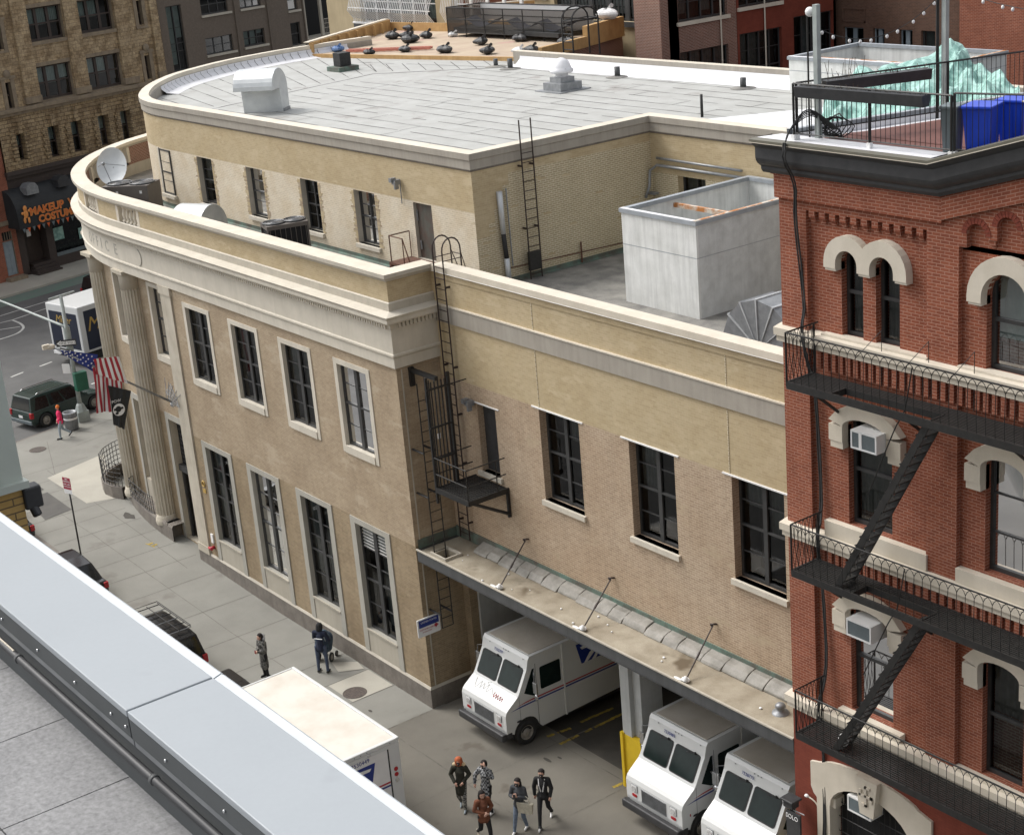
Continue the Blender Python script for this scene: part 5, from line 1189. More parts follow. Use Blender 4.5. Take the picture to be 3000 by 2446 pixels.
for k in range(9): a = av(2.2+k*1.8, -.1); b = (a[0]+4.6+k*.2, a[1]+2.3); jl(a, b, .025)
jl(av(1, -1.8), av(20, -1.8), .022); jl(av(1, -3.4), av(16, -3.4), .022)
jl((.1, 0), (.1, -4), .05); jl((-4, -1.86), (15, -1.86), .045); jl((3.6, 1.5), (16, 1.6), .04); jl((4.6, 1.5), (4.55, -1.86), .035); jl((7.95, 1.5), (7.95, -4), .04); jl((11.6, 1.5), (11.6, -4), .035); jl((4.3, -1.86), (4.4, -4), .03); jl((4.62, 1.5), (4.7, 5), .05)
structure(m, 'sidewalk_joints', 'joint')
m = MB(); slab(m, [(-3.77, -1.7), (-2.23, -1.7), (-2.23, -.12), (-3.77, -.12)], .006, 0); slab(m, [(-30.0, -1.0), (-25.5, -1.0), (-25.0, .3), (-28, 1.2), (-31.0, 2.2)], .005, 0); structure(m, 'pale_slabs', 'concrete_pale')
m = MB(); n = 14; slab(m, [(-22.6+.45*math.cos(a)*(1+.3*math.sin(3*a)), -.32+.2*math.sin(a)*(1+.2*math.cos(5*a))) for a in [2*math.pi*k/n for k in range(n)]], .009, 0); structure(m, 'asphalt_patch', 'asphalt_dark')
m = MB()
for x0_, y0_ in ((-19.3, -.78), (-19.05, -.7)): slab(m, [(x0_, y0_), (x0_+.12, y0_-.02), (x0_+.14, y0_-.22), (x0_+.02, y0_-.24)], .010, 0)
slab(m, [(-19.4, -1.02), (-18.75, -.9), (-18.75, -.94), (-19.4, -1.06)], .010, 0); structure(m, 'painted_feet', 'line_yellow')
# worn yellow dashes in the dock
m = MB()
def dash(p, q, w=.13):
    n = 16; d = Vector((q[0]-p[0], q[1]-p[1])).normalized(); n_ = Vector((-d.y, d.x))
    for i in range(n):
        if random.random() < .12: continue
        a, b = i/n, (i+1)/n; w1 = w*random.uniform(.6, 1.1)/2; w2 = w*random.uniform(.6, 1.1)/2
        A = (p[0]+(q[0]-p[0])*a, p[1]+(q[1]-p[1])*a); B = (p[0]+(q[0]-p[0])*b, p[1]+(q[1]-p[1])*b)
        m.quad([(A[0]+n_.x*w1, A[1]+n_.y*w1, .006), (B[0]+n_.x*w1, B[1]+n_.y*w1, .006), (B[0]-n_.x*w2, B[1]-n_.y*w2, .006), (A[0]-n_.x*w2, A[1]-n_.y*w2, .006)], 0, 2)
dash((4.13, 2.7), (4.2, 4.1)); dash((4.70, 2.5), (4.68, 4.1)); dash((4.08, 1.5), (4.2, 2.35)); dash((4.72, 1.5), (4.7, 2.25)); dash((7.3, 2.2), (7.35, 3.6)); dash((7.7, 1.1), (7.75, 1.6))
structure(m, 'dock_markings', 'line_yellow')
m = MB()
for (x, y, rx, ry) in ((5.16, .66, .19, .06), (5.33, 1.0, .10, .04), (6.2, -.6, .08, .04), (-1.3, -1.6, .1, .05)):
    m.quad([(x+rx*math.cos(2*math.pi*k/12), y+ry*math.sin(2*math.pi*k/12), .009) for k in range(12)], 0, 2)
structure(m, 'oil_stains', 'asphalt_dark')
# avenue markings
m = MB(); z = a0+.006
def ln(p, q, w=.12, mi=0):
    d = Vector((q[0]-p[0], q[1]-p[1])).normalized(); n_ = Vector((-d.y, d.x))*w/2; m.quad([(p[0]+n_.x, p[1]+n_.y, z), (q[0]+n_.x, q[1]+n_.y, z), (q[0]-n_.x, q[1]-n_.y, z), (p[0]-n_.x, p[1]-n_.y, z)], mi, 2)
ln((-61.2, 6.6), (-63.2, 14)); ln((-60.0, 7.2), (-60.04, 8.76)); ln((-60.04, 8.76), (-61.6, 13.5))
isl = catmull([(-60.04, 8.76), (-58.8, 8.8), (-57.7, 8.6), (-56.9, 8.1), (-56.45, 7.5), (-56.2, 6.5), (-56.1, 5.4)], 3)
for i in range(len(isl)-1): ln(isl[i], isl[i+1], .16)
ln((-58.0, 8.5), (-58.6, 6.8))
for p, q in (((-47.76, 4.0), (-48.1, 4.85)), ((-48.4, 5.95), (-48.7, 6.8)), ((-49.1, 8.2), (-49.5, 9.3)), ((-42.6, 6.6), (-43.0, 8.4)), ((-41.6, 2.6), (-42.3, 5.6))): ln(p, q, .14)
structure(m, 'road_markings', 'line_white')
m = MB(); z = a0+.003; m.quad([(*av(-20, 26.4), z), (*av(40, 26.4), z), (*av(40, 24.6), z), (*av(-20, 24.6), z)], 0, 2); structure(m, 'cycle_lane', 'bike_green')
def flat(name, lab, cat, pts, mat, dz=.012, group=None):
    m = MB(); slab(m, pts, dz); return m.obj(name, mat, None, label=lab, category=cat, group=group)
flat('cellar_door', 'larger dark steel cellar door plate in the sidewalk', 'cellar door', [(-28.2, -2.8), (-28.2, -1.72), (-25.3, -1.77), (-25.05, -3.1)], 'cellar_steel')
flat('cellar_door', 'smaller dark steel cellar door plate farther along the sidewalk', 'cellar door', [(-29.95, -2.6), (-29.87, -1.69), (-28.65, -1.69), (-28.6, -2.6)], 'cellar_steel')
for x, y, lab in ((-2.7, -1.32, 'rusty round manhole cover on the pale slab by the building corner'), (-34.19, .2, 'round manhole cover on the corner sidewalk near the avenue')):
    m = MB(); g = gz(x)+.012; m.lathe(x, y, [(0, g+.004), (.36, g+.004), (.37, g+.008), (.40, g+.008), (.41, g)], 24, 0, False)
    for k in range(-3, 4):
        h = math.sqrt(.33**2-(k*.09)**2); m.box(x-h, x+h, y+k*.09-.012, y+k*.09+.012, g+.004, g+.012)
    m.obj('manhole_cover', 'manhole', None, label=lab, category='manhole cover')
# ------------------------------------------------------------------ vehicles
def plate(par, name, mat, c, u, v, w, h, r=.05, t=.012, n_off=0, seg=4):
    """rounded rectangle centred at c in the plane u,v"""
    u = V3(u).normalized(); v = V3(v).normalized(); n = u.cross(v).normalized(); c = V3(c)+n*n_off
    pts = []
    for sx, sy, a0 in ((1, 1, 0), (-1, 1, 90), (-1, -1, 180), (1, -1, 270)):
        for k in range(seg+1):
            a = rad(a0+90*k/seg); pts.append((sx*(w/2-r)+r*math.cos(a), sy*(h/2-r)+r*math.sin(a)))
    m = MB(); F_ = [c+u*a+v*b+n*t for a, b in pts]; B_ = [c+u*a+v*b for a, b in pts]
    m.raw(F_, [(0, 0)]*len(F_)); 
    for i in range(len(pts)): j = (i+1) % len(pts); m.raw([B_[i], B_[j], F_[j], F_[i]], [(0, 0)]*4)
    return m.obj(name, mat, par)
def polyplate(par, name, mat, pts, n, t=.006):
    n = V3(n).normalized(); m = MB(); F_ = [V3(p)+n*t for p in pts]; m.raw(F_, [(0, 0)]*len(F_))
    for i in range(len(pts)): j = (i+1) % len(pts); m.raw([pts[i], pts[j], F_[j], F_[i]], [(0, 0)]*4)
    return m.obj(name, mat, par)
def wheel(par, c, ax, r=.40, w=.26, hub='hub', dx=0):
    """wheel with axis along world unit vector ax (pointing outwards)"""
    a = V3(ax).normalized(); t = a.cross(Vector((0, 0, 1))).normalized(); zz = Vector((0, 0, 1)); c = V3(c); n = 28
    def ring(prof, m, smooth=True, mi=0):
        for i in range(len(prof)-1):
            for k in range(n):
                P_ = []
                for (rr, o), kk in ((prof[i], k), (prof[i], k+1), (prof[i+1], k+1), (prof[i+1], k)):
                    an = 2*math.pi*kk/n; P_.append(c+(t*math.cos(an)+zz*math.sin(an))*rr+a*o)
                if prof[i][0] < 1e-5: P_ = P_[1:]
                if prof[i+1][0] < 1e-5: P_ = P_[:3]
                m.raw(P_, [(0, 0)]*len(P_), mi, smooth)
    m = MB(); ring([(r*.6, -w/2), (r*.95, -w/2), (r, -w*.38), (r, w*.38), (r*.95, w/2), (r*.62, w/2), (r*.58, w*.3)], m); o = m.obj('tyre', 'black_rubber', None)
    m2 = MB(); ring([(r*.60, w*.44), (r*.56, w*.46), (r*.54, w*.22), (r*.34, w*.28), (r*.30, w*.5), (r*.14, w*.52), (0, w*.52)], m2); 
    q = bpy.data.objects.new('wheel', None); COL.objects.link(q); q.parent = par; base = Vector((0, 0, 0)); pp = par
    while pp is not None: base += pp.location; pp = pp.parent
    q.location = c-base; o.parent = q; o.location = o.location-c if False else (0, 0, 0)
    for v in o.data.vertices: v.co -= c
    h = m2.obj('rim', hub, q)
    m3 = MB()
    for k in range(6):
        an = 2*math.pi*k/6; p = c+(t*math.cos(an)+zz*math.sin(an))*r*.42; m3.tube([tuple(p+a*w*.2), tuple(p+a*w*.275)], r*.06, 6)
    m3.obj('rim_hole', 'black_rubber', q) if False else None
    return q
def eagle(par, o, u, n, s, flip=1):
    """blue slanted panel with a white swooping bird head"""
    u = V3(u); n = V3(n); z = Vector((0, 0, 1)); o = V3(o)
    def P(a, b): return tuple(o+u*a*s*flip+z*b*s)
    b = polyplate(par, 'emblem', 'usps_blue', [P(0, 0), P(.16, -.62), P(1.0, -.62), P(1.16, 0)], n, .004)
    o = o+n*.005
    polyplate(b, 'emblem_wing', 'white', [P(.14, -.12), P(.55, -.09), P(.98, -.12), P(1.06, -.2), P(.96, -.22), P(.8, -.20), P(.55, -.2), P(.2, -.2)], n, .003)
    polyplate(b, 'emblem_wing', 'white', [P(.95, -.26), P(.7, -.27), P(.45, -.38), P(.25, -.62), P(.36, -.62), P(.62, -.42), P(.9, -.33)], n, .003)
    polyplate(b, 'emblem_wing', 'white', [P(.86, -.37), P(.68, -.46), P(.52, -.62), P(.66, -.62)], n, .003)
def step_van(lab, x0, y0, num, graffiti=False, dirty=None):
    W = 2.3; t = thing('delivery_van', lab, 'delivery van', (x0+W/2, y0+3, 0), 'white mail vans backed into the dock'); cx = x0+W/2
    F = (cx, y0, 0); m = MB(F)
    arch = lambda c, r: [(c+r*math.cos(a), .44+r*math.sin(a)) for a in [rad(k) for k in range(10, 171, 16)]]
    pf = [(.03, .56), (0, .74), (0, 1.24), (.04, 1.36), (.12, 1.44), (.50, 1.72), (.56, 1.80), (.92, 2.50), (.99, 2.80), (1.06, 2.90), (6.9, 2.92), (6.9, .5)]+arch(5.2, .52)+[(4.65, .50), (2.35, .44), (1.36, .40)]+arch(.76, .50)+[(.26, .56)]
    m.extx(pf, -W/2, W/2); body = m.obj('body', 'white_paint', t, bevel=.075, seg=3)
    m = MB(F); m.extx([(1.14, 2.915), (6.8, 2.935), (6.8, 2.90), (1.14, 2.88)], -W/2+.13, W/2-.13); m.obj('roof_panel', 'white_roof', t)
    m = MB(F); m.box(-W/2+.12, W/2-.12, .3, 6.7, .3, .62); m.box(-W/2+.05, W/2-.05, .3, 1.3, .45, .95); m.obj('chassis', 'black_rubber', t)
    # windscreens
    v = Vector((0, .36, .70)).normalized(); c = Vector((cx, y0+.735, 2.145))
    for s_ in (-1, 1):
        cc = c+Vector((s_*.535, 0, 0)); g = plate(t, 'windscreen_frame', 'black_rubber', cc, (1, 0, 0), v, .99, .80, .09, .012)
        plate(g, 'windscreen', 'van_glass', cc, (1, 0, 0), v, .92, .73, .06, .017)
        w_ = MB(); a = cc+v*.42+Vector((.28, -.05, .0)); b = cc+v*.36+Vector((-.02, -.06, 0)); w_.tube([tuple(a), tuple(b)], .012, 5); w_.ell(tuple(a), (.04, .04, .04), 6); w_.obj('wiper', 'black_rubber', t)
    # steering wheel seen through tinted glass is left dark; grille and lamps
    m = MB(F); m.box(-.50, .50, -.012, .0, .78, 1.18); g = m.obj('grille', 'canopy_edge', t); m = MB(F)
    for k in range(21): x = -.48+k*.048; m.box(x, x+.018, -.024, -.012, .79, 1.17)
    for z_ in (.775, 1.165): m.box(-.51, .51, -.026, 0, z_, z_+.018)
    m.obj('grille_bars', 'steel', g)
    for s_ in (-1, 1):
        m = MB(F); m.box(s_*.80-.13, s_*.80+.13, -.018, 0, .98, 1.20); h = m.obj('headlight', 'steel', t); m = MB(F); m.box(s_*.80-.115, s_*.80+.115, -.024, -.018, .995, 1.185, 0); m.obj('bezel', 'white', h)
        f = MB((cx+s_*.80, y0-.03, 1.08), (1, 0, 0), (0, 1, 0)); n = 16
        f.raw([f.P(.078*math.cos(2*math.pi*k/n), -.006, .078*math.sin(2*math.pi*k/n)) for k in range(n)], [(0, 0)]*n); f.tube([(.082*math.cos(2*math.pi*k/n), 0, .082*math.sin(2*math.pi*k/n)) for k in range(n)], .008, 4, closed=True); f.obj('lens', 'lamp_lens', h)
        plate(t, 'marker_lamp', 'red_lens', (cx+s_*.80, y0-.001, .86), (1, 0, 0), (0, 0, 1), .20, .085, .035, .018)
    m = MB(F); m.box(-W/2-.02, W/2+.02, -.20, -.02, .44, .68); m.box(-W/2-.02, -W/2+.1, -.02, .2, .46, .66); m.box(W/2-.1, W/2+.02, -.02, .2, .46, .66); m.obj('bumper', 'black_plastic', t, bevel=.04)
    text(num, t, ((1, 0, 0), (0, .2, 1), (0, -1, .2)), .13, 'usps_blue', 'fleet_number', .002, (cx-.25, y0+.925, 2.66))
    for k in (-.75, -.05, .08, .2, .95): plate(t, 'clearance_lamp', 'steel', (cx+k, y0+.975, 2.78), (1, 0, 0), (0, .2, 1), .035, .035, .015, .012)
    for s_ in (-1, 1):
        X = cx+s_*W/2; e = .004*s_
        polyplate(t, 'quarter_window', 'van_glass', [(X, y0+.76, 1.76), (X, y0+1.10, 1.56), (X, y0+1.2, 1.56), (X, y0+1.2, 2.46), (X, y0+1.12, 2.46)], (s_, 0, 0), .006)
        plate(t, 'side_window', 'van_glass', (X, y0+1.80, 2.04), (0, s_, 0), (0, 0, 1), .80, .76, .06, .006)
        m = MB(); m.box(X-.03, X+.03, y0+2.29, y0+2.34, .42, 2.86); m.box(X-.02, X+.012, y0+2.34, y0+6.8, 1.24, 1.30); m.obj('door_rail', 'white_paint', t)
        m = MB(); m.box(X-.002, X+.003 if s_ > 0 else X, y0+1.24, y0+1.255, .44, 2.6); m.box(X-.003, X+.003, y0+.55, y0+.56, .9, 1.72); m.obj('door_seam', 'canopy_edge', t)
        for za, zb_, mt_, ys in ((1.44, 1.485, 'usps_red', .45), (1.35, 1.40, 'usps_blue', .2)):
            polyplate(t, 'stripe', mt_, [(X, y0+ys, za-.02), (X, y0+1.25, za), (X, y0+6.88, za), (X, y0+6.88, zb_), (X, y0+1.25, zb_), (X, y0+ys+.35, zb_-.02)], (s_, 0, 0), .004)
        eagle(t, (X+.001*s_, y0+(2.86 if s_ > 0 else 4.1), 2.62), (0, 1, 0), (s_, 0, 0), 1.15, 1 if s_ > 0 else -1)
        for yy, rr in ((.76, .40), (5.2, .40)): wheel(t, (X-s_*.13, y0+yy, .40), (s_, 0, 0), rr, .24)
        # mirror and bracket
        b = MB(); b.tube([(X, y0+1.2, 2.45), (X+s_*.30, y0+.95, 2.42), (X+s_*.32, y0+.95, 1.55), (X, y0+1.15, 1.5)], .013, 5); b.tube([(X, y0+1.1, 2.0), (X+s_*.31, y0+.95, 2.05)], .010, 5); br = b.obj('mirror_bracket', 'steel', t)
        b = MB(); b.box(X+s_*.24, X+s_*.42, y0+.93, y0+.99, 1.80, 2.18); b.ell((X+s_*.33, y0+.96, 1.68), (.10, .04, .10), 10); b.obj('mirror', 'chrome', br, bevel=.02)
        b = MB(); b.ell((X+s_*.02, y0+.48, .92), (.03, .10, .03), 8); b.obj('door_hinge', 'black_rubber', t)
    if graffiti:
        g = MB(); random.seed(3)
        def H(a, b): return (cx-.95+a, y0+.14+b*.36, 1.458+b*.268)
        g.tube([H(*p) for p in catmull([(.1, .9), (.25, .2), (.4, .8), (.45, .3), (.55, .75), (.62, .35), (.75, .8), (.8, .25), (.95, .7), (1.1, .35), (1.2, .6)], 5)], .006, 4); g.tube([H(*p) for p in catmull([(.62, 1.2), (.8, 1.3), (.75, 1.0), (.62, .9), (.8, .8)], 4)], .006, 4)
        g.obj('graffiti', 'steel', t); g = MB(); g.tube([H(*p) for p in catmull([(1.15, .55), (1.2, .2), (1.27, .5), (1.32, .2), (1.36, .5), (1.42, .2), (1.5, .5), (1.52, .2), (1.6, .45), (1.62, .15)], 4)], .012, 4); g.obj('graffiti', 'red_lens', t)
    else: plate(t, 'flame_sticker', 'red_lens', (cx+W/2, y0+.30, .98), (0, 1, 0), (0, 0, 1), .04, .08, .02, .004)
    return t
step_van('white mail van with graffiti scrawled on its hood, nearest the building corner', 1.72, .06, '7530707', True)
step_van('white mail van in the second dock bay beside the yellow pillar guard', 9.15, .44, '7530483')
step_van('rightmost white mail van beside the red brick building', 12.17, .46, '7530775')
# box truck at the kerb
t = thing('box_truck', 'large white mail box truck with cream translucent roof parked at the kerb', 'box truck', (2.5, -5.8, 0))
X0, X1, Y0, Y1 = -.25, 5.53, -7.05, -4.62
m = MB(); m.box(X0, X1, Y0, Y1, .95, 3.14); m.obj('cargo_box', 'white', t, bevel=.04)
m = MB(); m.box(X0+.07, X1-.10, Y0+.1, Y1-.09, 3.13, 3.165, 0); m.obj('roof_skin', 'cream_roof', t)
m = MB(); m.box(X0-.02, X1+.02, Y1-.08, Y1+.02, 3.10, 3.19); m.box(X0-.02, X1+.02, Y0-.02, Y0+.08, 3.10, 3.19); m.box(X0-.02, X0+.06, Y0+.08, Y1-.08, 3.10, 3.185); m.box(X1-.10, X1+.03, Y0+.08, Y1-.08, 3.06, 3.185); m.obj('roof_rail', 'white_paint', t, bevel=.025, seg=3)
m = MB(); m.box(X1+.002, X1+.03, Y1-.36, Y1-.02, .95, 3.06); m.box(X1+.002, X1+.03, Y0+.02, Y0+.2, .95, 3.06); m.box(X1+.002, X1+.035, Y0+.2, Y1-.36, 2.96, 3.06); m.obj('rear_frame', 'white_paint', t)
m = MB(); m.box(X1+.004, X1+.014, Y1-.40, Y1-.36, 1.0, 2.96); m.obj('door_seal', 'black_rubber', t)
m = MB(); m.box(X1+.001, X1+.008, Y0+.2, Y1-.40, 1.0, 2.96)
for k in range(6): m.box(X1+.008, X1+.011, Y0+.2, Y1-.40, 1.3+k*.3, 1.306+k*.3)
m.obj('rear_door', 'white', t)
for k, (z_, mt_) in enumerate(((2.27, 'red_lens'), (2.10, 'red_lens'), (1.92, 'chrome'))): plate(t, 'tail_lamp', mt_, (X1+.031, Y1-.20, z_), (0, 1, 0), (0, 0, 1), .13, .13, .064, .014)
plate(t, 'door_lamp', 'lamp_lens', (X1+.035, Y1-1.0, 3.03), (0, 1, 0), (0, 0, 1), .10, .07, .02, .04)
for k in (-.3, -1.05, -1.25, -1.45): plate(t, 'clearance_lamp', 'steel', (X1+.03, Y1+k, 3.12), (0, 1, 0), (0, 0, 1), .03, .03, .014, .01)
text('7530449', t, ((0, 1, 0), (0, 0, 1), (1, 0, 0)), .17, 'usps_blue', 'fleet_number', .002, (X1+.012, Y1-1.28, 2.86))
eagle(t, (X1+.012, Y1-.82, 2.72), (0, -1, 0), (1, 0, 0), 1.0); 
polyplate(t, 'stripe', 'usps_red', [(X1+.012, Y0+.2, 1.90), (X1+.012, Y1-.41, 1.90), (X1+.012, Y1-.41, 1.95), (X1+.012, Y0+.2, 1.95)], (1, 0, 0), .004); polyplate(t, 'stripe', 'usps_blue', [(X1+.012, Y0+.2, 1.80), (X1+.012, Y1-.41, 1.80), (X1+.012, Y1-.41, 1.85), (X1+.012, Y0+.2, 1.85)], (1, 0, 0), .004)
m = MB(); m.box(X0-1.6, X1-.1, Y0+.4, Y1-.4, .45, .9); m.box(X1-.1, X1+.15, Y0+.1, Y1-.1, .45, .75); m.obj('chassis', 'black_rubber', t)
m = MB(); m.extr([(X0-.02, .55), (X0-.02, 2.3), (X0-.9, 2.3), (X0-1.4, 1.5), (X0-2.2, 1.3), (X0-2.3, .55)], Y0+.2, Y1-.2); m.obj('cab', 'white_paint', t, bevel=.08, seg=3)
for s_, Y in ((1, Y1), (-1, Y0)):
    for x in (4.2, -1.6): wheel(t, (x, Y-s_*.15, .32), (0, s_, 0), .44, .26)
# cars
def car(lab, cx, cy, z, heading, L, W, H, mat, kind='suv', name='parked_car', group='cars parked along the kerb', lights=True):
    """heading: angle of the nose; built from a side profile with tapered greenhouse"""
    t = thing(name, lab, 'car', (cx, cy, z), group); u = Vector((math.cos(heading), math.sin(heading), 0)); b = Vector((-u.y, u.x, 0)); F = ((cx, cy, z), u, b)
    h1 = H*.56; r = .34 if kind != 'suv' else .37
    def arch(c): return [(c-(r+.07)*math.cos(a), r*.9+(r+.07)*math.sin(a)) for a in [rad(k) for k in range(0, 181, 18)]]
    fw, rw = L/2-.85, -L/2+.85
    hd = H*.52
    low = [(-L/2, .42), (-L/2+.02, h1*.8), (-L/2+.06, h1*1.02), (-L*.27, h1*1.05), (L*.16, h1*1.03), (L*.42, hd*.93), (L/2-.05, hd*.78), (L/2, .45), (L/2-.1, .26)]+arch(fw)[::-1]+arch(rw)[::-1]+[(-L/2+.1, .26)]
    # reorder bottom path: from front to rear
    bot = [(L/2-.1, .26)]+[p for p in reversed(arch(fw))]+[p for p in reversed(arch(rw))]+[(-L/2+.1, .26)]
    low = [(-L/2, .42), (-L/2+.02, h1*.8), (-L/2+.06, h1*1.02), (-L*.27, h1*1.05), (L*.16, h1*1.03), (L*.42, hd*.93), (L/2-.05, hd*.78), (L/2, .45)]+bot
    m = MB(*F); m.extr(low, -W/2, W/2); m.obj('body', mat, t, bevel=.07, seg=3)
    if kind == 'suv': cab = [(-L/2+.05, h1), (-L/2+.22, H-.06), (-L/2+.6, H), (L*.02, H-.01), (L*.08, H-.06), (L*.23, h1)]
    else: cab = [(-L/2+.35, h1), (-L*.30, H-.10), (-L*.14, H), (L*.02, H-.01), (L*.08, H-.05), (L*.27, h1)]
    m = MB(*F); n = len(cab)
    def ins(p): return W/2-.03-.17*max(0, (p[1]-h1))/(H-h1)
    A = [(p[0], -ins(p), p[1]) for p in cab]; B = [(p[0], ins(p), p[1]) for p in cab]
    m.quad(A, 0, 1); m.quad(B[::-1], 0, 1)
    for i in range(n): j = (i+1) % n; m.quad([A[i], A[j], B[j], B[i]], 0, 2)
    cb = m.obj('cabin', mat, t, bevel=.05, seg=3)
    g = MB(*F)
    def lerp(a, b_, k): return tuple(a[i]+(b_[i]-a[i])*k for i in range(3))
    # side glass: inset bands between the sill and roof
    for s_ in (-1, 1):
        zt = H-.13; zb_ = h1+.05
        def Y(z_): return s_*(W/2-.03-.17*(z_-h1)/(H-h1)+.012)
        xr = (cab[0][0]+.25, cab[1][0]+.30); xf = (cab[-1][0]-.28, cab[-2][0]-.10)
        cuts = [(0, .30), (.33, .63), (.66, 1)] if kind == 'suv' else [(0.02, .46), (.49, .98)]
        for a_, c_ in cuts:
            p = [(xr[0]+(xf[0]-xr[0])*a_, zb_), (xr[0]+(xf[0]-xr[0])*c_, zb_), (xr[1]+(xf[1]-xr[1])*c_, zt), (xr[1]+(xf[1]-xr[1])*a_, zt)]
            g.quad([(x_, Y(z_), z_) for x_, z_ in p], 0, 1)
    p0, p1 = cab[0], cab[1]; q = lambda k: (p0[0]+(p1[0]-p0[0])*k-.008, p0[1]+(p1[1]-p0[1])*k)
    a_, c_ = q(.1), q(.92); k_ = .10; 
    g.quad([(a_[0], -W/2+.17, a_[1]), (a_[0], W/2-.17, a_[1]), (c_[0], W/2-.28, c_[1]), (c_[0], -W/2+.28, c_[1])], 0, 0)
    p0, p1 = cab[-1], cab[-2]; q = lambda k: (p0[0]+(p1[0]-p0[0])*k+.008, p0[1]+(p1[1]-p0[1])*k+.004)
    a_, c_ = q(.1), q(.93); g.quad([(a_[0], -W/2+.17, a_[1]), (a_[0], W/2-.17, a_[1]), (c_[0], W/2-.28, c_[1]), (c_[0], -W/2+.28, c_[1])], 0, 0)
    g.obj('window', 'car_glass', t)
    for s_ in (-1, 1):
        m = MB(*F); m.box(-L/2-.012, -L/2+.16, s_*(W/2-.17), s_*(W/2+.008), h1*.68, h1*.98); m.obj('tail_lamp', 'red_lens', t, bevel=.02)
        m = MB(*F); m.box(L/2-.22, L/2+.008, s_*(W/2-.35), s_*(W/2-.03), hd*.62, hd*.78); m.obj('headlight', 'lamp_lens', t, bevel=.02)
        for x in (fw, rw):
            c_ = V3((cx, cy, z))+u*x+b*s_*(W/2-.11)+Vector((0, 0, r)); wheel(t, tuple(c_), tuple(b*s_), r, .22)
        m = MB(*F); m.box(L*.20, L*.20+.1, s_*(W/2), s_*(W/2+.17), h1+.0, h1+.14); m.obj('wing_mirror', mat, t, bevel=.02)
    m = MB(*F); m.box(-L/2-.03, -L/2+.06, -W/2+.05, W/2-.05, .33, .52); m.obj('rear_bumper', 'black_plastic' if mat != 'green_paint' else 'grey_plastic', t, bevel=.03)
    m = MB(*F); m.box(-L/2-.012, -L/2+.0, -.17, .17, h1*.62, h1*.76); m.obj('number_plate', 'white', t)
    m = MB(*F); m.box(-L/2+.2, L/2-.2, -W/2+.12, W/2-.12, .18, .6); m.obj('chassis', 'black_rubber', t)
    return t, F, cab
ah = math.atan2(AV.y, AV.x); g0 = a0
c_ = av(2.9, 2.05)
t, F, cab = car('dark green estate SUV with roof rails parked behind the litter bin', -38.78, 3.3, g0, ah, 4.7, 1.86, 1.74, 'green_paint')
for s_ in (-1, 1): m = MB(*F); m.tube([(-1.7, s_*.66, 1.74), (-1.6, s_*.66, 1.80), (.2, s_*.66, 1.80), (.3, s_*.66, 1.74)], .022, 6); m.obj('roof_rail', 'chrome', t)
car('dark car just showing behind the green SUV', -38.2, -2.6, g0, ah, 4.5, 1.8, 1.42, 'black_paint', 'sedan')
car('black car beyond the beer truck with only its roof showing', -60.0, 16.2, g0, ah, 4.8, 1.85, 1.7, 'black_paint', 'suv')
car('black car with silver trim at the kerb beside the parking sign', -18.0, -5.15, gz(-18)-.13, math.pi, 4.7, 1.8, 1.45, 'black_paint', 'sedan')
t, F, cab = car('black SUV with a metal roof rack at the kerb', -9.85, -5.2, -.13, math.pi, 4.9, 1.9, 1.80, 'black_paint', 'suv')
m = MB(*F)
for k in range(6): x = -1.9+k*.5; m.tube([(x, -.72, 1.90), (x, .72, 1.90)], .018, 5, 0 if k % 2 else 1)
for y in (-.72, -.3, .3, .72): m.tube([(-1.95, y, 1.92), (.7, y, 1.92)], .016, 5)
m.tube([(-1.95, -.72, 1.99), (.7, -.72, 1.99), (.7, .72, 1.99), (-1.95, .72, 1.99)], .016, 5, closed=True); m.obj('roof_rack', ['black_iron', 'steel'], t)
car('dark hatchback at the kerb just ahead of the white box truck', -6.45, -5.2, -.13, math.pi, 4.1, 1.8, 1.5, surf('dark_slate_paint', (.02, .028, .03), (.016, .022, .024), 2, .2), 'suv') if False else car('dark slate hatchback at the kerb just ahead of the white box truck', -4.9-.0, -5.25, -.13, math.pi, 3.1, 1.78, 1.46, 'black_paint', 'suv')
car('black car with a red tail lamp half hidden by the yellow brick wall', -25.5, -5.1, gz(-25)-.13, math.pi, 4.6, 1.8, 1.45, 'black_paint', 'sedan')
# beer truck on the avenue
t = thing('beer_truck', 'white framed drinks truck with dark blue panels and gold script standing on the avenue', 'truck', (-48, 10, g0), None)
p0 = Vector((-45.6, 7.65)); u = AV; b = Vector((-AV.y, AV.x)); F = ((p0.x, p0.y, g0), (u.x, u.y, 0), (b.x, b.y, 0)); Wd, Ln, z0, z1 = 3.0, 8.0, .85, 3.55
m = MB(*F); m.box(0, Ln, 0, Wd, z0, z1); m.obj('cargo_box', 'white_paint', t, bevel=.05)
m = MB(*F); m.box(-.015, 0, .22, Wd-.22, z0+.2, z1-.42); m.obj('rear_door', 'navy', t)
m = MB(*F); m.box(.35, 2.35, -.015, 0, z0+.15, z1-.30); m.box(2.5, 4.5, -.015, 0, z0+.15, z1-.30); m.box(4.65, 6.6, -.015, 0, z0+.15, z1-.3); m.box(.35, 6.6, -.02, 0, z1-.34, z1-.3); m.obj('side_panel', 'navy', t)
m = MB(*F); m.box(.3, Ln-.2, .1, Wd-.1, .35, z0); m.obj('chassis', 'black_rubber', t)
m = MB(*F); m.box(-.1, .05, .2, Wd-.2, z0-.25, z0-.08); m.obj('rear_bumper', 'white', t)
O_ = lambda a, y, z_: tuple(MB(*F).P(a, y, z_))
text('Miller', t, ((-b.x, -b.y, 0), (0, 0, 1), (-u.x, -u.y, 0)), .62, 'gold', 'lettering', .003, O_(-.02, Wd/2, z0+1.85), shear=.3)
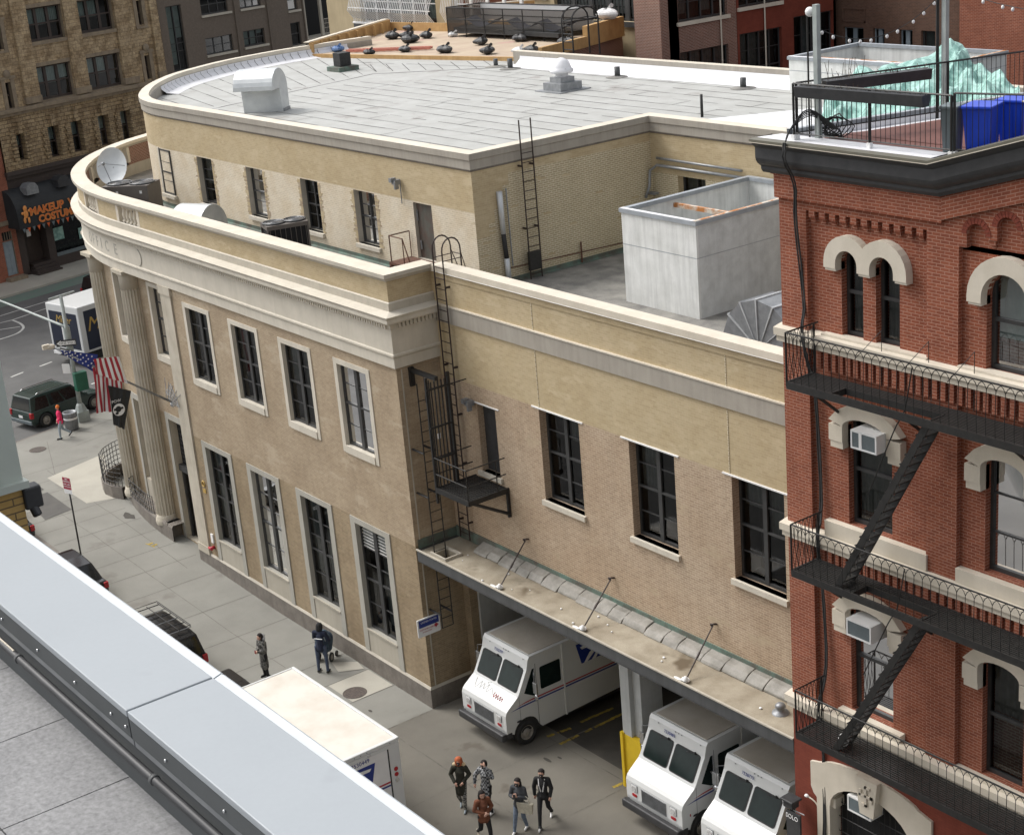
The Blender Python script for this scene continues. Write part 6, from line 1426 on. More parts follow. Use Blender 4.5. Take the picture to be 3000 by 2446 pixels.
text('Miller', t, ((u.x, u.y, 0), (0, 0, 1), (-b.x, -b.y, 0)), 1.15, 'gold', 'lettering', .003, O_(1.75, -.02, z0+1.55), shear=.3)
m = MB(*F); m.box(-.02, -.005, 1.05, 1.75, z0+.45, z0+1.55); m.obj('can_picture', 'white', t)
for yy in (.3, Wd-.3):
    for x in (1.2, 6.8):
        c_ = MB(*F).P(x, yy, .48); wheel(t, tuple(c_), tuple(-b.to_3d() if yy < 1 else b.to_3d()), .48, .28)
m = MB(*F); m.extr([(Ln+.02, .5), (Ln+.02, 2.6), (Ln+1.2, 2.6), (Ln+1.9, 1.5), (Ln+1.9, .5)], .3, Wd-.3); m.obj('cab', 'white_paint', t, bevel=.08)
# ------------------------------------------------------------------ street furniture
t = thing('litter_bin', 'grey metal litter bin beside the lamp post base', 'litter bin', (-35.7, 2.7, .36))
m = MB(); x, y = -35.75, 2.65; m.lathe(x, y, [(.26, .36), (.31, .38), (.33, 1.18), (.36, 1.22), (.36, 1.28), (.30, 1.28), (.28, 1.0), (0, .9)], 20, 0, True)
for k in range(20): a = 2*math.pi*k/20; m.tube([(x+.315*math.cos(a), y+.315*math.sin(a), .42), (x+.335*math.cos(a), y+.335*math.sin(a), 1.18)], .012, 3)
m.obj('basket', 'steel', t); m = MB(); m.lathe(x, y, [(.34, .92), (.345, 1.02)], 20); m.obj('band', 'white', t)
t = thing('traffic_pole', 'tall galvanised traffic pole with mast arm and one-way arrow signs at the corner', 'traffic pole', (-36.65, 3.58, .36))
m = MB(); x, y = -36.65, 3.58
m.box(x-.30, x+.30, y-.30, y+.30, .36, .9); m.lathe(x, y, [(.32, .9), (.20, 1.2), (.13, 1.3)], 8, 0, False); m.tube([(x, y, 1.2), (x, y, 6.9)], .115, 12, taper=.8); m.obj('pole', 'pole_grey', t)
m = MB(); m.tube(catmull([(x, y, 5.3), (-41.5, 2.4, 6.0), (-47, .8, 6.9)], 5), .07, 8, taper=.6); m.tube([(x-.1, y-.6, 6.85), (x+.1, y+.7, 7.0)], .05, 6); m.obj('mast_arm', 'pole_grey', t)
m = MB(); m.lathe(x, y, [(.17, 3.9), (.17, 5.3)], 10); m.obj('signal_collar', 'pole_grey', t)
def arrow(par, c, u, s, rv=1):
    u = V3(u).normalized(); P = lambda a, b_: tuple(V3(c)+u*a*s+Vector((0, 0, 1))*b_*s)
    n = u.cross(Vector((0, 0, 1))); o = polyplate(par, 'one_way_sign', 'black_plastic', [P(-.5, -.17), P(.5, -.17), P(.5, .17), P(-.5, .17)], n, .01)
    polyplate(o, 'arrow', 'white', [tuple(V3(q)+n*.011) for q in [P(-.46*rv, -.09), P(.25*rv, -.09), P(.25*rv, -.15), P(.47*rv, 0), P(.25*rv, .15), P(.25*rv, .09), P(-.46*rv, .09)]], n, .004)
    text('ONE WAY', o, (u, (0, 0, 1), n), .17*s, 'black_plastic', 'lettering', .002, tuple(V3(P(-.06*rv, 0))+n*.016))
arrow(t, (x+.16, y-.2, 4.55), (.55, .83, 0), 1.0, -1); arrow(t, (x+.22, y-.25, 4.08), (.97, .24, 0), 1.1, 1)
m = MB(); m.box(x+.02, x+.4, y-.14, y+.5, 2.0, 2.95); m.obj('control_cabinet', 'green_flat', t, bevel=.03)
plate(t, 'pedestrian_sign', 'white', (x-.05, y-.35, 3.2), (.7, .7, 0), (0, 0, 1), .4, .5, .03, .01)
t = thing('parking_sign', 'red and white parking sign on a thin black pole at the kerb', 'parking sign', (-19.68, -3.72, gz(-19.7)))
m = MB(); m.tube([(-19.68, -3.70, .2), (-19.68, -3.70, 3.55)], .035, 8); m.obj('pole', 'black_iron', t)
sg = (-19.62, -3.76, 3.66); plate(t, 'sign_plate', 'sign_red', (sg[0], sg[1], 3.72), (.95, .31, 0), (0, 0, 1), .46, .50, .03, .008); plate(t, 'sign_plate', 'white', (sg[0], sg[1], 3.38), (.95, .31, 0), (0, 0, 1), .46, .18, .02, .008)
nn = (.31, -.95, 0)
for k, (s_, z_, sz) in enumerate((('NO', 3.9, .11), ('PARKING', 3.8, .10), ('8AM - 6PM', 3.68, .085), ('EXCEPT SUNDAY', 3.58, .06))): text(s_, t, ((.95, .31, 0), (0, 0, 1), nn), sz, 'white', 'lettering', .002, (sg[0]+nn[0]*.012, sg[1]+nn[1]*.012, z_))
t = thing('dock_sign', 'small white and blue sign with a red arrow on the building corner', 'sign', (.0, .1, 2.9))
q0 = (.03, .10, 2.97); plate(t, 'sign_plate', 'white', (.10, .10, 2.97), (0, 1, 0), (0, 0, 1), .86, .62, .04, .03)
plate(t, 'blue_band', 'usps_blue', (.135, .10, 3.11), (0, 1, 0), (0, 0, 1), .76, .25, .01, .004)
text('UNITED STATES', t, ((0, 1, 0), (0, 0, 1), (1, 0, 0)), .085, 'white', 'lettering', .002, (.142, .10, 3.15)); text('CUSTOMER LOBBY', t, ((0, 1, 0), (0, 0, 1), (1, 0, 0)), .065, 'usps_red', 'lettering', .002, (.136, .02, 2.90)); text('ON SIDE STREET', t, ((0, 1, 0), (0, 0, 1), (1, 0, 0)), .05, 'usps_red', 'lettering', .002, (.136, .02, 2.81))
polyplate(t, 'arrow', 'usps_red', [(.135, .34, 2.82), (.135, .46, 2.91), (.135, .34, 3.0), (.135, .34, 2.95), (.135, .30, 2.95), (.135, .30, 2.87), (.135, .34, 2.87)], (1, 0, 0), .004)
t = thing('shop_sign', 'small black projecting sign at the foot of the red brick corner', 'sign', (16.5, -.5, 3.4))
plate(t, 'sign_plate', 'black_plastic', (16.5, -.42, 3.60), (.95, -.1, .12), (0, 0, 1), .5, .75, .01, .05)
text('SOLO', t, ((.99, -.1, .1), (0, 0, 1), (-.1, -.99, 0)), .17, 'white', 'lettering', .003, (16.49, -.50, 3.86))
m = MB(); m.tube([(16.2, -.4, 3.98), (16.8, -.4, 4.02)], .015, 5); m.obj('frame', 'steel', t)
t = thing('wall_lamp', 'dark wall lantern on a curved pale conduit at the brick corner', 'wall lamp', (16.5, -.2, 4.3))
m = MB(); m.tube(catmull([(16.9, -.04, 3.0), (16.92, -.04, 4.0), (16.82, -.06, 4.25), (16.6, -.1, 4.33)], 4), .018, 6); m.obj('conduit', 'coping', t); m = MB(); m.ell((16.6, -.1, 4.33), (.06, .05, .04), 8); m.obj('junction', 'white', t)
m = MB(); m.box(16.15, 16.45, -.45, -.2, 4.0, 4.18); m.box(16.1, 16.5, -.5, -.15, 4.18, 4.24); m.obj('lantern', 'black_plastic', t, bevel=.02)
# flag pole with two flags
t = thing('flagpole', 'long grey flagpole slanting out from the entrance pilaster', 'flagpole', (-16.7, 0, 6.7))
m = MB(); A = Vector((-16.7, .05, 6.69)); B = Vector((-16.7, -4.35, 10.07)); m.tube([tuple(A), tuple(B)], .05, 10, taper=.6); m.obj('pole', 'steel', t)
m = MB(); m.ell(tuple(B+Vector((0, -.1, .06))), (.1, .18, .1), 8); m.box(-16.76, -16.64, -4.75, -4.5, 10.08, 10.25); m.obj('finial', 'coping', t)
m = MB()
for k in range(5): a = -16.9+.12*k; m.tube([(a-.25, -.05, 7.15+.1*k), (a+.3+.05*k, -.15, 6.75)], .02, 4); m.tube([(a-.2+.2*k, -.05, 7.7-.1*k), (a, -.2, 6.85)], .015, 4)
m.obj('bracket', 'steel', t); m = MB(); m.ell((-16.7, -.05, 6.7), (.12, .12, .12), 8); m.obj('socket', 'chrome', t)
def cloth(par, name, mats, P00, P10, P01, P11, nu, nv, matf, amp=.12, ph=0, fold=None):
    """bilinear cloth patch with folds"""
    m = MB(); P = [V3(p) for p in (P00, P10, P01, P11)]
    def S(i, j):
        s_, t_ = i/nu, j/nv; p = (P[0]*(1-s_)+P[1]*s_)*(1-t_)+(P[2]*(1-s_)+P[3]*s_)*t_
        return p+Vector((amp*math.sin(s_*9+ph+t_*2)*t_**.6+amp*.4*math.sin(s_*21+t_*4), amp*.3*math.sin(s_*13+t_*5)*t_, 0))
    for i in range(nu):
        for j in range(nv): m.raw([S(i, j), S(i+1, j), S(i+1, j+1), S(i, j+1)], [(0, 0)]*4, matf(i/nu, j/nv), True)
    return m.obj(name, mats, par), S
ft = thing('flag', 'American flag hanging folded from the slanting flagpole', 'flag', (-16.7, -3.2, 8.5), None)
P00 = (-16.72, -3.95, 9.75); P10 = (-16.72, -1.85, 8.15); P01 = (-16.8, -3.05, 8.55); P11 = (-16.75, -1.9, 7.3)
rw_ = {0: 'usps_red', 1: 'white'}
cloth(ft, 'stripes', ['usps_red', 'white'], (-16.72, -3.0, 9.02), (-16.72, -1.95, 8.25), (-16.8, -3.12, 7.15), (-16.75, -2.05, 7.0), 52, 16, lambda s_, t_: int(s_*13/1.0) % 2 if True else 0, .10)
cloth(ft, 'stripes', ['usps_red', 'white'], (-16.60, -2.95, 9.3), (-16.6, -1.95, 9.15), (-16.6, -2.95, 8.7), (-16.6, -1.75, 8.0), 40, 12, lambda s_, t_: int(s_*10) % 2, .05, 1)
cn, S = cloth(ft, 'canton', 'usps_blue', (-16.62, -4.15, 9.95), (-16.62, -2.75, 9.42), (-16.7, -4.05, 9.75), (-16.7, -2.95, 8.75), 16, 10, lambda s_, t_: 0, .04, 0)
MT['usps_blue'] = MT['usps_blue']
m = MB()
for i in range(6):
    for j in range(4):
        if (i+j) % 1: continue
        p = S(1.5+i*2.4+(j % 2)*1.0, 1.5+j*2.2); a, b = p.y, p.z
        if p.x is None: continue
        pts = []
        for k in range(10): an = math.pi/2+k*math.pi/5; r = .045 if k % 2 == 0 else .02; pts.append((p.x+.03, a+r*math.cos(an), b+r*math.sin(an)))
        m.raw(pts, [(0, 0)]*10); 
o = m.obj('stars', 'white', cn); o['kind'] = 'stuff'
ft = thing('flag', 'black flag with a round white emblem hanging below the American flag', 'flag', (-16.7, -2.2, 7.3))
cloth(ft, 'cloth', 'black_canvas', (-16.5, -2.62, 8.2), (-16.5, -1.74, 7.74), (-16.5, -2.62, 6.6), (-16.5, -2.25, 6.32), 16, 12, lambda s_, t_: 0, .05, 2)
m = MB(); n = 20; C = (-16.42, -2.37, 7.17)
m.raw([(C[0], C[1]+.24*math.cos(2*math.pi*k/n), C[2]+.24*math.sin(2*math.pi*k/n)) for k in range(n)], [(0, 0)]*n); e = m.obj('emblem', 'white', ft)
m = MB(); m.ell((C[0]+.01, C[1]-.02, C[2]+.03), (.01, .12, .12), 12); m.box(C[0]+.0, C[0]+.02, C[1]-.2, C[1]+.18, C[2]+.0, C[2]+.08); m.ell((C[0]+.01, C[1]-.1, C[2]-.12), (.01, .07, .05), 8); m.obj('silhouette', 'black_canvas', e)
text('POW', ft, ((0, 1, 0), (0, 0, 1), (1, 0, 0)), .16, 'white', 'lettering', .002, (-16.42, -2.42, 7.52))
m = MB()
for k in range(10): a = random.uniform(0, 6.28); r = random.uniform(.1, .6); m.quad([(-37.6+r*math.cos(a)+.2*math.cos(q), 5.6+r*1.3*math.sin(a)+.25*math.sin(q), g0+.02+.01*k) for q in (0, 1.5, 3, 4.6)], 0, 2)
m.obj('paper_litter', 'white', None, label='white paper lying in the gutter beside the traffic pole', category='litter')
m = MB(); slab(m, [(-5.15, -.75), (-4.35, -.95), (-3.9, -.2), (-4.5, -.08)], .02); m.obj('plastic_sheet', 'concrete_pale', None, label='pale sheet lying on the sidewalk behind the postal worker', category='sheet')
# ------------------------------------------------------------------ buildings across the avenue
TO = (-69.9, 11.7, 0); TU = (AV.x, AV.y, 0); TB = (-AV.y, AV.x, 0); FT = (TO, TU, TB)
def bldg(name, lab, loc): return thing(name, lab, 'building', loc)
tb = bldg('stone_building', 'tan rough stone building with triple windows above a black costume shop awning', (-72, 20, .4))
tri = [(5.7, 8.7, 11.97, 14.27), (10.0, 13.0, 11.97, 14.27), (5.7, 8.7, 15.95, 18.2), (10.0, 13.0, 15.95, 18.2), (5.7, 8.7, 19.9, 22.1), (10.0, 13.0, 19.9, 22.1)]
slit = [(3.2, 3.64, 11.87, 13.62), (3.2, 3.64, 15.82, 17.5), (15.15, 15.6, 11.98, 13.69), (15.15, 15.6, 15.88, 17.6)]
r1 = [(3.17, 3.86, 8.3, 10.1), (5.77, 6.69, 8.0, 10.15), (7.71, 8.65, 8.0, 10.15), (10.07, 11.0, 8.0, 10.15), (12.05, 12.97, 8.0, 10.15), (15.0, 15.7, 8.3, 10.1)]
m = MB(*FT); m.wall(2.0, 17.03, 11.7, 24, tri+slit, 0, .35, 0, 1); m.wall(2.0, 17.03, 7.7, 11.7, r1, -.12, .45, 2, 2); m.wall(2.0, 17.03, -.2, 7.7, [(2.6, 4.4, .5, 6.4), (5.0, 9.8, 1.2, 6.4), (10.6, 16.4, .9, 6.4)], .1, .8, 3, 3); m.box(2.0, 17.03, .9, 12, -.2, 24, 0, 'f'); m.box(2, 17, 1.0, 1.1, .2, 7, 3)
m.obj('wall', ['stone_quilt', 'tan_trim', 'stone_rough', 'brown_trim'], tb)
m = MB(*FT)
for a in (4.55, 8.75, 13.05, 16.2): m.box(a, a+(1.2 if a < 16 else .6), -.2, 0, 12.0, 24, 0); m.box(a-.06, a+(1.26 if a < 16 else .66), -.26, 0, 11.95, 12.4, 1)
m.obj('pilaster', ['stone_quilt', 'tan_trim'], tb)
m = MB(*FT); m.box(1.9, 17.1, -.5, 0, 11.62, 11.86); m.box(1.9, 17.1, -.3, -.1, 11.4, 11.62); m.obj('cornice', 'tan_trim', tb)
m = MB(*FT); m.box(1.9, 17.1, -.3, .1, 7.45, 7.72); m.box(1.95, 17.05, -.15, .1, 7.2, 7.45); m.obj('shopfront_band', 'brown_trim', tb)
for a, b, c, d in tri:
    w = window(tb, FT, a, b, c, d, 3, (.5,), .3, .12, .22, .05, [.5, .55, .45 if a < 9 else 0], .5, mat='brown_trim', curmat='curtain_pale', room=.5)
    s_ = MB(*FT); s_.box(a-.25, b+.25, -.12, .1, c-.25, c); s_.box(a-.1, b+.1, -.06, .05, d, d+.25); s_.obj('sill', 'tan_trim', w)
for a, b, c, d in slit:
    w = window(tb, FT, a, b, c, d, 1, (.5,), .3, .05, .05, .04, [0], .5, mat='brown_trim', room=.4)
    s_ = MB(*FT); s_.box(a-.3, a, -.06, .05, c-.1, d+.2); s_.box(b, b+.3, -.06, .05, c-.1, d+.2); s_.box(a-.3, b+.3, -.1, .05, c-.25, c-.1); s_.box(a-.4, b+.4, -.12, .05, d+.2, d+.4); s_.ell(((a+b)/2, -.1, d+.55), (.28, .14, .3), 8); s_.obj('carved_frame', 'tan_trim', w)
for a, b, c, d in r1:
    w = window(tb, FT, a, b, c, d, 1, (.5,), .28, .08, .05, .05, [.45], .5, mat='brown_trim', curmat='curtain_pale', room=.5)
    s_ = MB(*FT)
    for k in range(9): z = c+k*.25; e = .16 if k % 2 else .05; s_.box(a-.3-e, a, -.26, -.1, z+.02, z+.23); s_.box(b, b+.3+e, -.26, -.1, z+.02, z+.23)
    s_.box((a+b)/2-.16, (a+b)/2+.16, -.42, -.1, d+.05, d+.85); s_.box((a+b)/2-.6, (a+b)/2+.6, -.2, -.1, d, d+.5); s_.obj('quoins', 'stone_rough', w)
aw = thing('shop_awning', 'black curved costume shop awning with orange lettering', 'awning', (-69, 14, 4))
m = MB(*FT); n = 10; A0, A1 = 1.45, 9.4
pf = [(0.1-.0, 6.55)]+[(-1.35*math.sin(rad(90*k/n)), 4.75+1.8*math.cos(rad(90*k/n))) for k in range(1, n+1)]+[(-1.35, 3.95)]
for i in range(len(pf)-1): m.quad([(A0, pf[i][0], pf[i][1]), (A1, pf[i][0], pf[i][1]), (A1, pf[i+1][0], pf[i+1][1]), (A0, pf[i+1][0], pf[i+1][1])], 0, 2)
for X in (A0, A1): m.quad([(X, p[0], p[1]) for p in pf]+[(X, .1, 3.95)], 0, 0)
m.obj('canvas', 'black_canvas', aw)
for k in range(20):
    m = MB(*FT); a = A0+.2+k*.4; m.quad([(a, -1.352, 3.95), (a+.26, -1.352, 3.95), (a+.13, -1.352, 3.62)], 0, 1); m.obj('pennant', 'orange_text' if k % 2 else 'grey_plastic', aw)
FTP = lambda a, b, z: tuple(MB(*FT).P(a, b, z))
for s_, z_, sz, a in (('MAKEUP  WIGS', 4.95, .74, 4.95), ('COSTUMES', 4.32, .68, 4.75)):
    text(s_, aw, (TU, (0, 0, 1), (TB[0]*-1, TB[1]*-1, 0)), sz, 'pale_orange', 'lettering', .003, FTP(a, -1.40, z_), off=.035)
    text(s_, aw, (TU, (0, 0, 1), (TB[0]*-1, TB[1]*-1, 0)), sz, 'orange_text', 'lettering', .003, FTP(a, -1.42, z_), off=-.01)
m = MB(*FT); a = 2.1
for p, r in (((a, -1.38, 5.3), (.16, .05, .2)), ((a, -1.38, 4.9), (.2, .05, .3)), ((a-.25, -1.38, 5.0), (.1, .05, .1)), ((a+.28, -1.38, 5.1), (.1, .05, .1)), ((a-.15, -1.38, 4.5), (.1, .05, .22)), ((a+.18, -1.38, 4.45), (.1, .05, .22))): m.ell(p, r, 8)
m.obj('painted_ornament', 'pale_orange', aw)
for a, mt_, lab in ((3.0, 'steel', 'pale grey hooded vent on the black awning'), (5.6, 'black_plastic', 'black hooded vent on the black awning')):
    m = MB(*FT); m.extr([(a-.45, 6.1), (a-.45, 6.6), (a-.2, 6.85), (a+.3, 6.85), (a+.5, 6.55), (a+.5, 6.1)], -1.3, -.5); m.obj('hooded_vent', mt_, None, label=lab, category='vent')
m = MB(*FT); m.box(5.0, 9.8, .05, .12, 1.1, 1.35); m.box(10.6, 16.4, .05, .12, .8, 1.1); m.obj('shop_sill', 'grey_plastic', tb)
m = MB(*FT); m.quad([(5.0, .5, 1.2), (9.8, .5, 1.2), (9.8, .5, 6.4), (5, .5, 6.4)]); m.obj('shop_window', 'car_glass', tb)
m = MB(*FT)
for k in range(4): m.box(2.6+.1*k, 4.6, -.9+.3*k, .9, .3+.17*k, .5+.17*k)
m.obj('shop_steps', 'brown_trim', tb)
for a, z, w_, h in ((3.2, 3.2, .35, .5), (5.6, 2.6, .9, .9), (5.3, 1.0, .15, .2), (7.6, 2.2, .6, .8)): plate(tb, 'window_notice', 'tarp' if w_ > .4 else 'white', FTP(a, .42, z), TU, (0, 0, 1), w_, h, .02, .01)
rb = bldg('red_townhouse', 'red brick house with grey blue door at the far left edge', (-70, 10, .4))
m = MB(*FT); m.wall(-14, 1.98, .3, 24, [(.76, 1.62, .7, 3.1), (.82, 1.6, 3.15, 3.75), (-.3, .95, 4.7, 6.6), (-3, -1.8, 4.7, 6.6), (-.3, .9, 9.0, 11.0)], .02, .2, 0, 1); m.box(-14, 1.98, .25, 12, .2, 24, 0, 'f'); m.obj('wall', ['brick_red', 'tan_trim'], rb)
m = MB(*FT); m.box(-14, 1.96, -.08, .02, 4.2, 4.5); m.box(.5, 1.9, -.6, .02, .3, .62); m.obj('stone_band', 'tan_trim', rb)
m = MB(*FT); m.box(.78, 1.60, .14, .2, .66, 3.1); 
for i in range(2):
    for j in range(3): m.box(.86+i*.38, 1.16+i*.38, .12, .14, .8+j*.75, 1.4+j*.75)
m.box(.95, 1.15, .10, .13, 1.95, 2.02); m.obj('door', 'door_blue', rb)
m = MB(*FT); m.box(.82, 1.6, .18, .22, 3.15, 3.75, 0)
for k in range(4): m.box(.86+k*.2, .9+k*.2, .12, .16, 3.15, 3.75, 1)
m.obj('transom', ['dark', 'tan_trim'], rb); window(rb, FT, -.3, .95, 4.7, 6.6, 1, (.5,), .15, .08, .05, .05, [.5], .5, mat='white', room=.4)
# brown stucco building
bb = bldg('brown_building', 'plain brown building with wide dark windows and thin pale sills', (-76, 38, .4))
bw_ = [(21.17, 23.9, 12.85, 14.08), (25.0, 27.22, 12.9, 14.1), (21.17, 23.85, 15.8, 17.2), (25.05, 27.22, 15.8, 17.2), (30.0, 31.06, 15.05, 16.6), (30.0, 31.06, 12.3, 14.07), (21.17, 23.85, 18.8, 20.2), (25.05, 27.22, 18.8, 20.2), (30, 31.06, 18, 19.7), (17.85, 19.3, 12.1, 16.85), (17.85, 19.3, 17.6, 22)]
m = MB(*FT); m.wall(17.03, 31.5, -.2, 24, bw_, .12, .2, 0, 0); m.box(17.03, 31.5, .4, 12, -.2, 24, 0, 'f'); m.box(24.35, 24.55, -.02, .12, 5, 24, 0); m.box(27.7, 27.85, -.02, .12, 5, 24, 0); m.obj('wall', 'stucco_brown', bb)
for i, (a, b, c, d) in enumerate(bw_):
    w = window(bb, (FT[0], FT[1], FT[2]), a, b, c, d, 2 if b-a < 1.5 and i > 8 else (3 if b-a > 2 else 1), (.5,) if i < 9 else (.3, .42, .66), .28, .07, .07, .03, [[0], [.9, .9, .3], [.0], [.6], [0], [0], [0], [0], [0], [.9, .5], [.5]][i], .5, room=.4, curmat='curtain_pale')
    if i < 9: s_ = MB(*FT); s_.box(a-.05, b+.25, -.0, .13, c-.18, c-.02); s_.obj('sill', 'limestone', w)
m = MB(*FT); m.box(31.5, 31.6, .0, 2, -.2, 24, 0); m.box(31.75, 32.0, .3, .5, 12.6, 24, 1); m.box(33.6, 33.85, .3, .5, 12.6, 24, 1); m.box(35.2, 35.4, .3, .5, 12.6, 24, 1); m.box(31.6, 37, 1.9, 2.0, -.2, 24, 2); m.box(31.6, 37, -.1, 1.9, 12.3, 12.6, 1)
for z in (13.2, 13.55, 13.9): m.tube([(33.9, .3, z), (36.5, .3, z)], .025, 4, 1)
for k in range(16): m.tube([(33.9+k*.16, .3, 12.6), (33.9+k*.16, .3, 13.9)], .015, 4, 1)
for k in range(8): m.tube([(36+.1*k, .3, 12.6+.32*k), (36.5+.1*k, .3, 12.9+.32*k)], .02, 4, 1)
m.obj('porch', ['stucco_brown', 'limestone', 'dark'], bb)
# ------------------------------------------------------------------ timber roof deck behind the post office roof
td = thing('roof_deck', 'plywood roof deck with low timber walls behind the post office roof', 'roof deck', (-30, 22, 12))
m = MB(); pl = [(-33.7, 17.7), (-27, 19.6), (-20.3, 21.15), (-19.2, 21.2), (-22.0, 28.4), (-42, 28.4), (-38.6, 25.7)]
m.extz(pl, 10, 16.86, 1, 0); m.obj('deck_floor', ['ply_floor', 'brick_maroon'], td)
m = MB()
def wl(p, q, z0, z1, t_=.12, mi=0):
    d = Vector((q[0]-p[0], q[1]-p[1])); L_ = d.length; d.normalize(); f = MB((p[0], p[1], 0), (d.x, d.y, 0), (-d.y, d.x, 0)); f.box(0, L_, 0, t_, z0, z1, mi)
    o0 = len(m.v); m.v += f.v; m.f += [[i+o0 for i in q_] for q_ in f.f]; m.uv += f.uv; m.m += f.m; m.sm += f.sm
wl((-33.7, 17.7), (-38.6, 25.7), 16.86, 17.45); wl((-38.6, 25.7), (-31, 26.9), 16.86, 17.3); wl((-31, 26.9), (-22.2, 27.9), 16.86, 17.5); wl((-19.3, 21.3), (-20.3, 24.8), 16.86, 17.35, .2); wl((-20.4, 24.9), (-21.7, 28.3), 16.86, 17.8, .25); wl((-33.7, 17.6), (-20.3, 21.05), 16.72, 16.9, .15)
for k in range(9): a = (-33.7-.5*k, 17.7+.85*k); wl(a, (a[0]-.06, a[1]+.1), 16.86, 17.4, -.1)
m.obj('timber_wall', 'timber', td)
m = MB(); wl((-33.75, 17.62), (-38.7, 25.65), 17.45, 17.50, .3); m.obj('wall_cap', 'coping', td)
m = MB(); 
wl((-32.3, 19.0), (-28.3, 21.4), 16.90, 17.02, .1); wl((-32.1, 18.75), (-28.1, 21.15), 16.90, 17.02, .1)
for k in range(13): a = (-32.3+.33*k, 19.0+.2*k); wl(a, (a[0]+.2, a[1]-.28), 16.95, 17.0, .06)
m.obj('orange_ladder', surf('faded_orange_fibreglass', (.55, .20, .14), (.45, .16, .12), 4, .6), None, label='faded orange ladder lying flat on the plywood roof deck', category='ladder')
bags = [(-33.2, 18.9, 'blue_bag', .42, 'blue bag against the left timber wall of the deck'), (-34.3, 20.9, 'black_bag', .45, 'black bin bag beside the blue bag'), (-30.2, 18.9, 'black_bag', .36, 'small black bin bag on the front timber edge'), (-28.9, 20.2, 'black_bag', .42, 'black bin bag at the end of the orange ladder'), (-34.6, 23.2, 'black_bag', .55, 'black bin bag in the pile by the left wall'), (-33.9, 23.6, 'black_bag', .5, 'black bin bag beside the pile on the deck'), (-32.1, 22.6, 'black_bag', .58, 'largest black bin bag in the middle of the deck'), (-32.7, 24.1, 'black_bag', .5, 'black bin bag behind the largest one'),
        (-26.3, 20.8, 'black_bag', .5, 'black bin bag with a twisted neck near the front edge'), (-26.9, 23.4, 'black_bag', .5, 'flat black bin bag in the centre of the deck'), (-23.5, 21.3, 'black_bag', .5, 'black bin bag left of the white bags'), (-22.0, 22.0, 'white_bag', .42, 'white bag at the right front of the deck'), (-21.4, 22.3, 'black_bag', .5, 'black bin bag beside the white bag'), (-25.8, 25.0, 'black_bag', .5, 'black bag with a blue rag in front of the mesh enclosure'), (-21.9, 24.8, 'black_bag', .55, 'black bin bags at the right end of the mesh enclosure'), (-31.6, 25.0, 'white_bag', .35, 'white bag by the back timber wall'), (-32.5, 26.3, 'black_bag', .5, 'black bin bag hung on the back wall left of the enclosure'), (-37.2, 26.0, 'black_bag', .45, 'black bin bag at the far left corner of the deck'), (-21.6, 27.2, 'white_bag', .7, 'big white sack on the raised timber ledge')]
for i, (x, y, mt_, r, lab) in enumerate(bags):
    random.seed(i); r *= .72; m = MB(); n = 12; z0 = 16.86 if 'ledge' not in lab else 17.8
    bx = [(math.sin(math.pi*k/8), -math.cos(math.pi*k/8)) for k in range(9)]; ph = random.random()*6; sx = random.uniform(.9, 1.4)
    def Bp(p, a): rr = r*(1+.16*math.sin(3*a+ph)+.1*math.sin(5*a+ph*2)); return (x+p[0]*math.cos(a)*rr*sx, y+p[0]*math.sin(a)*rr, z0+r*.5+p[1]*r*.5*(1+.2*math.sin(2*a+ph)))
    for k in range(8):
        for j in range(n):
            a0, a1 = 2*math.pi*j/n, 2*math.pi*(j+1)/n; q = [Bp(bx[k], a0), Bp(bx[k], a1), Bp(bx[k+1], a1), Bp(bx[k+1], a0)]
            if k == 0: q = q[1:]
            if k == 7: q = q[:3]
            m.raw(q, [(0, 0)]*len(q), 0, False)
    m.tube([(x+.1, y, z0+r*.9), (x+.22, y+.05, z0+r*1.25), (x+.34, y, z0+r*1.3)], r*.13, 5, taper=1.8)
    m.obj('bin_bag' if 'black' in mt_ else 'bag', mt_, None, label=lab, category='bag', group='bags dumped on the roof deck')
random.seed(11)
t = thing('mesh_enclosure', 'long black mesh play enclosure with sagging blue cover on the roof deck', 'enclosure', (-27, 25, 16.9))
meshm = glassm('black_mesh', (.32, .30, .28), .5)
for nm, mt_ in (('mesh_wall', meshm),):
    m = MB()
    for (p, q) in (((-32.0, 25.0), (-23.0, 25.6)), ((-31.7, 27.0), (-22.9, 27.4)), ((-32.0, 25.0), (-31.7, 27.0)), ((-23.0, 25.6), (-22.9, 27.4))): m.quad([(*p, 17.1), (*q, 17.1), (*q, 18.35), (*p, 18.35)], 0)
    m.obj(nm, mt_, t)
m = MB()
for z in (17.1, 17.75, 18.35): m.tube([(-32.0, 25.0, z), (-23.0, 25.6, z), (-22.9, 27.4, z), (-31.7, 27.0, z)], .035, 5, closed=True)
for k in range(7): x = -32+1.5*k; m.tube([(x, 25+.067*(x+32), 16.86), (x, 25+.067*(x+32), 18.35)], .03, 5)
m.obj('frame', 'black_iron', t)
m = MB(); m.box(-31.9, -23.1, 25.3, 27, 17.1, 17.3); m.obj('base_tray', 'black_rubber', t)
m = MB()
for x0_ in (-31, -27.5, -25): pts = [(x0_+k*.22, 25.5, 17.75-.38*math.sin(math.pi*k/11)) for k in range(12)]; [m.quad([pts[k], pts[k+1], (pts[k+1][0], 26.2, pts[k+1][2]+.1), (pts[k][0], 26.2, pts[k][2]+.1)], 0) for k in range(11)]
m.obj('sagging_cover', surf('dark_blue_cover', (.015, .022, .05), (.02, .03, .06), 4, .7), t)
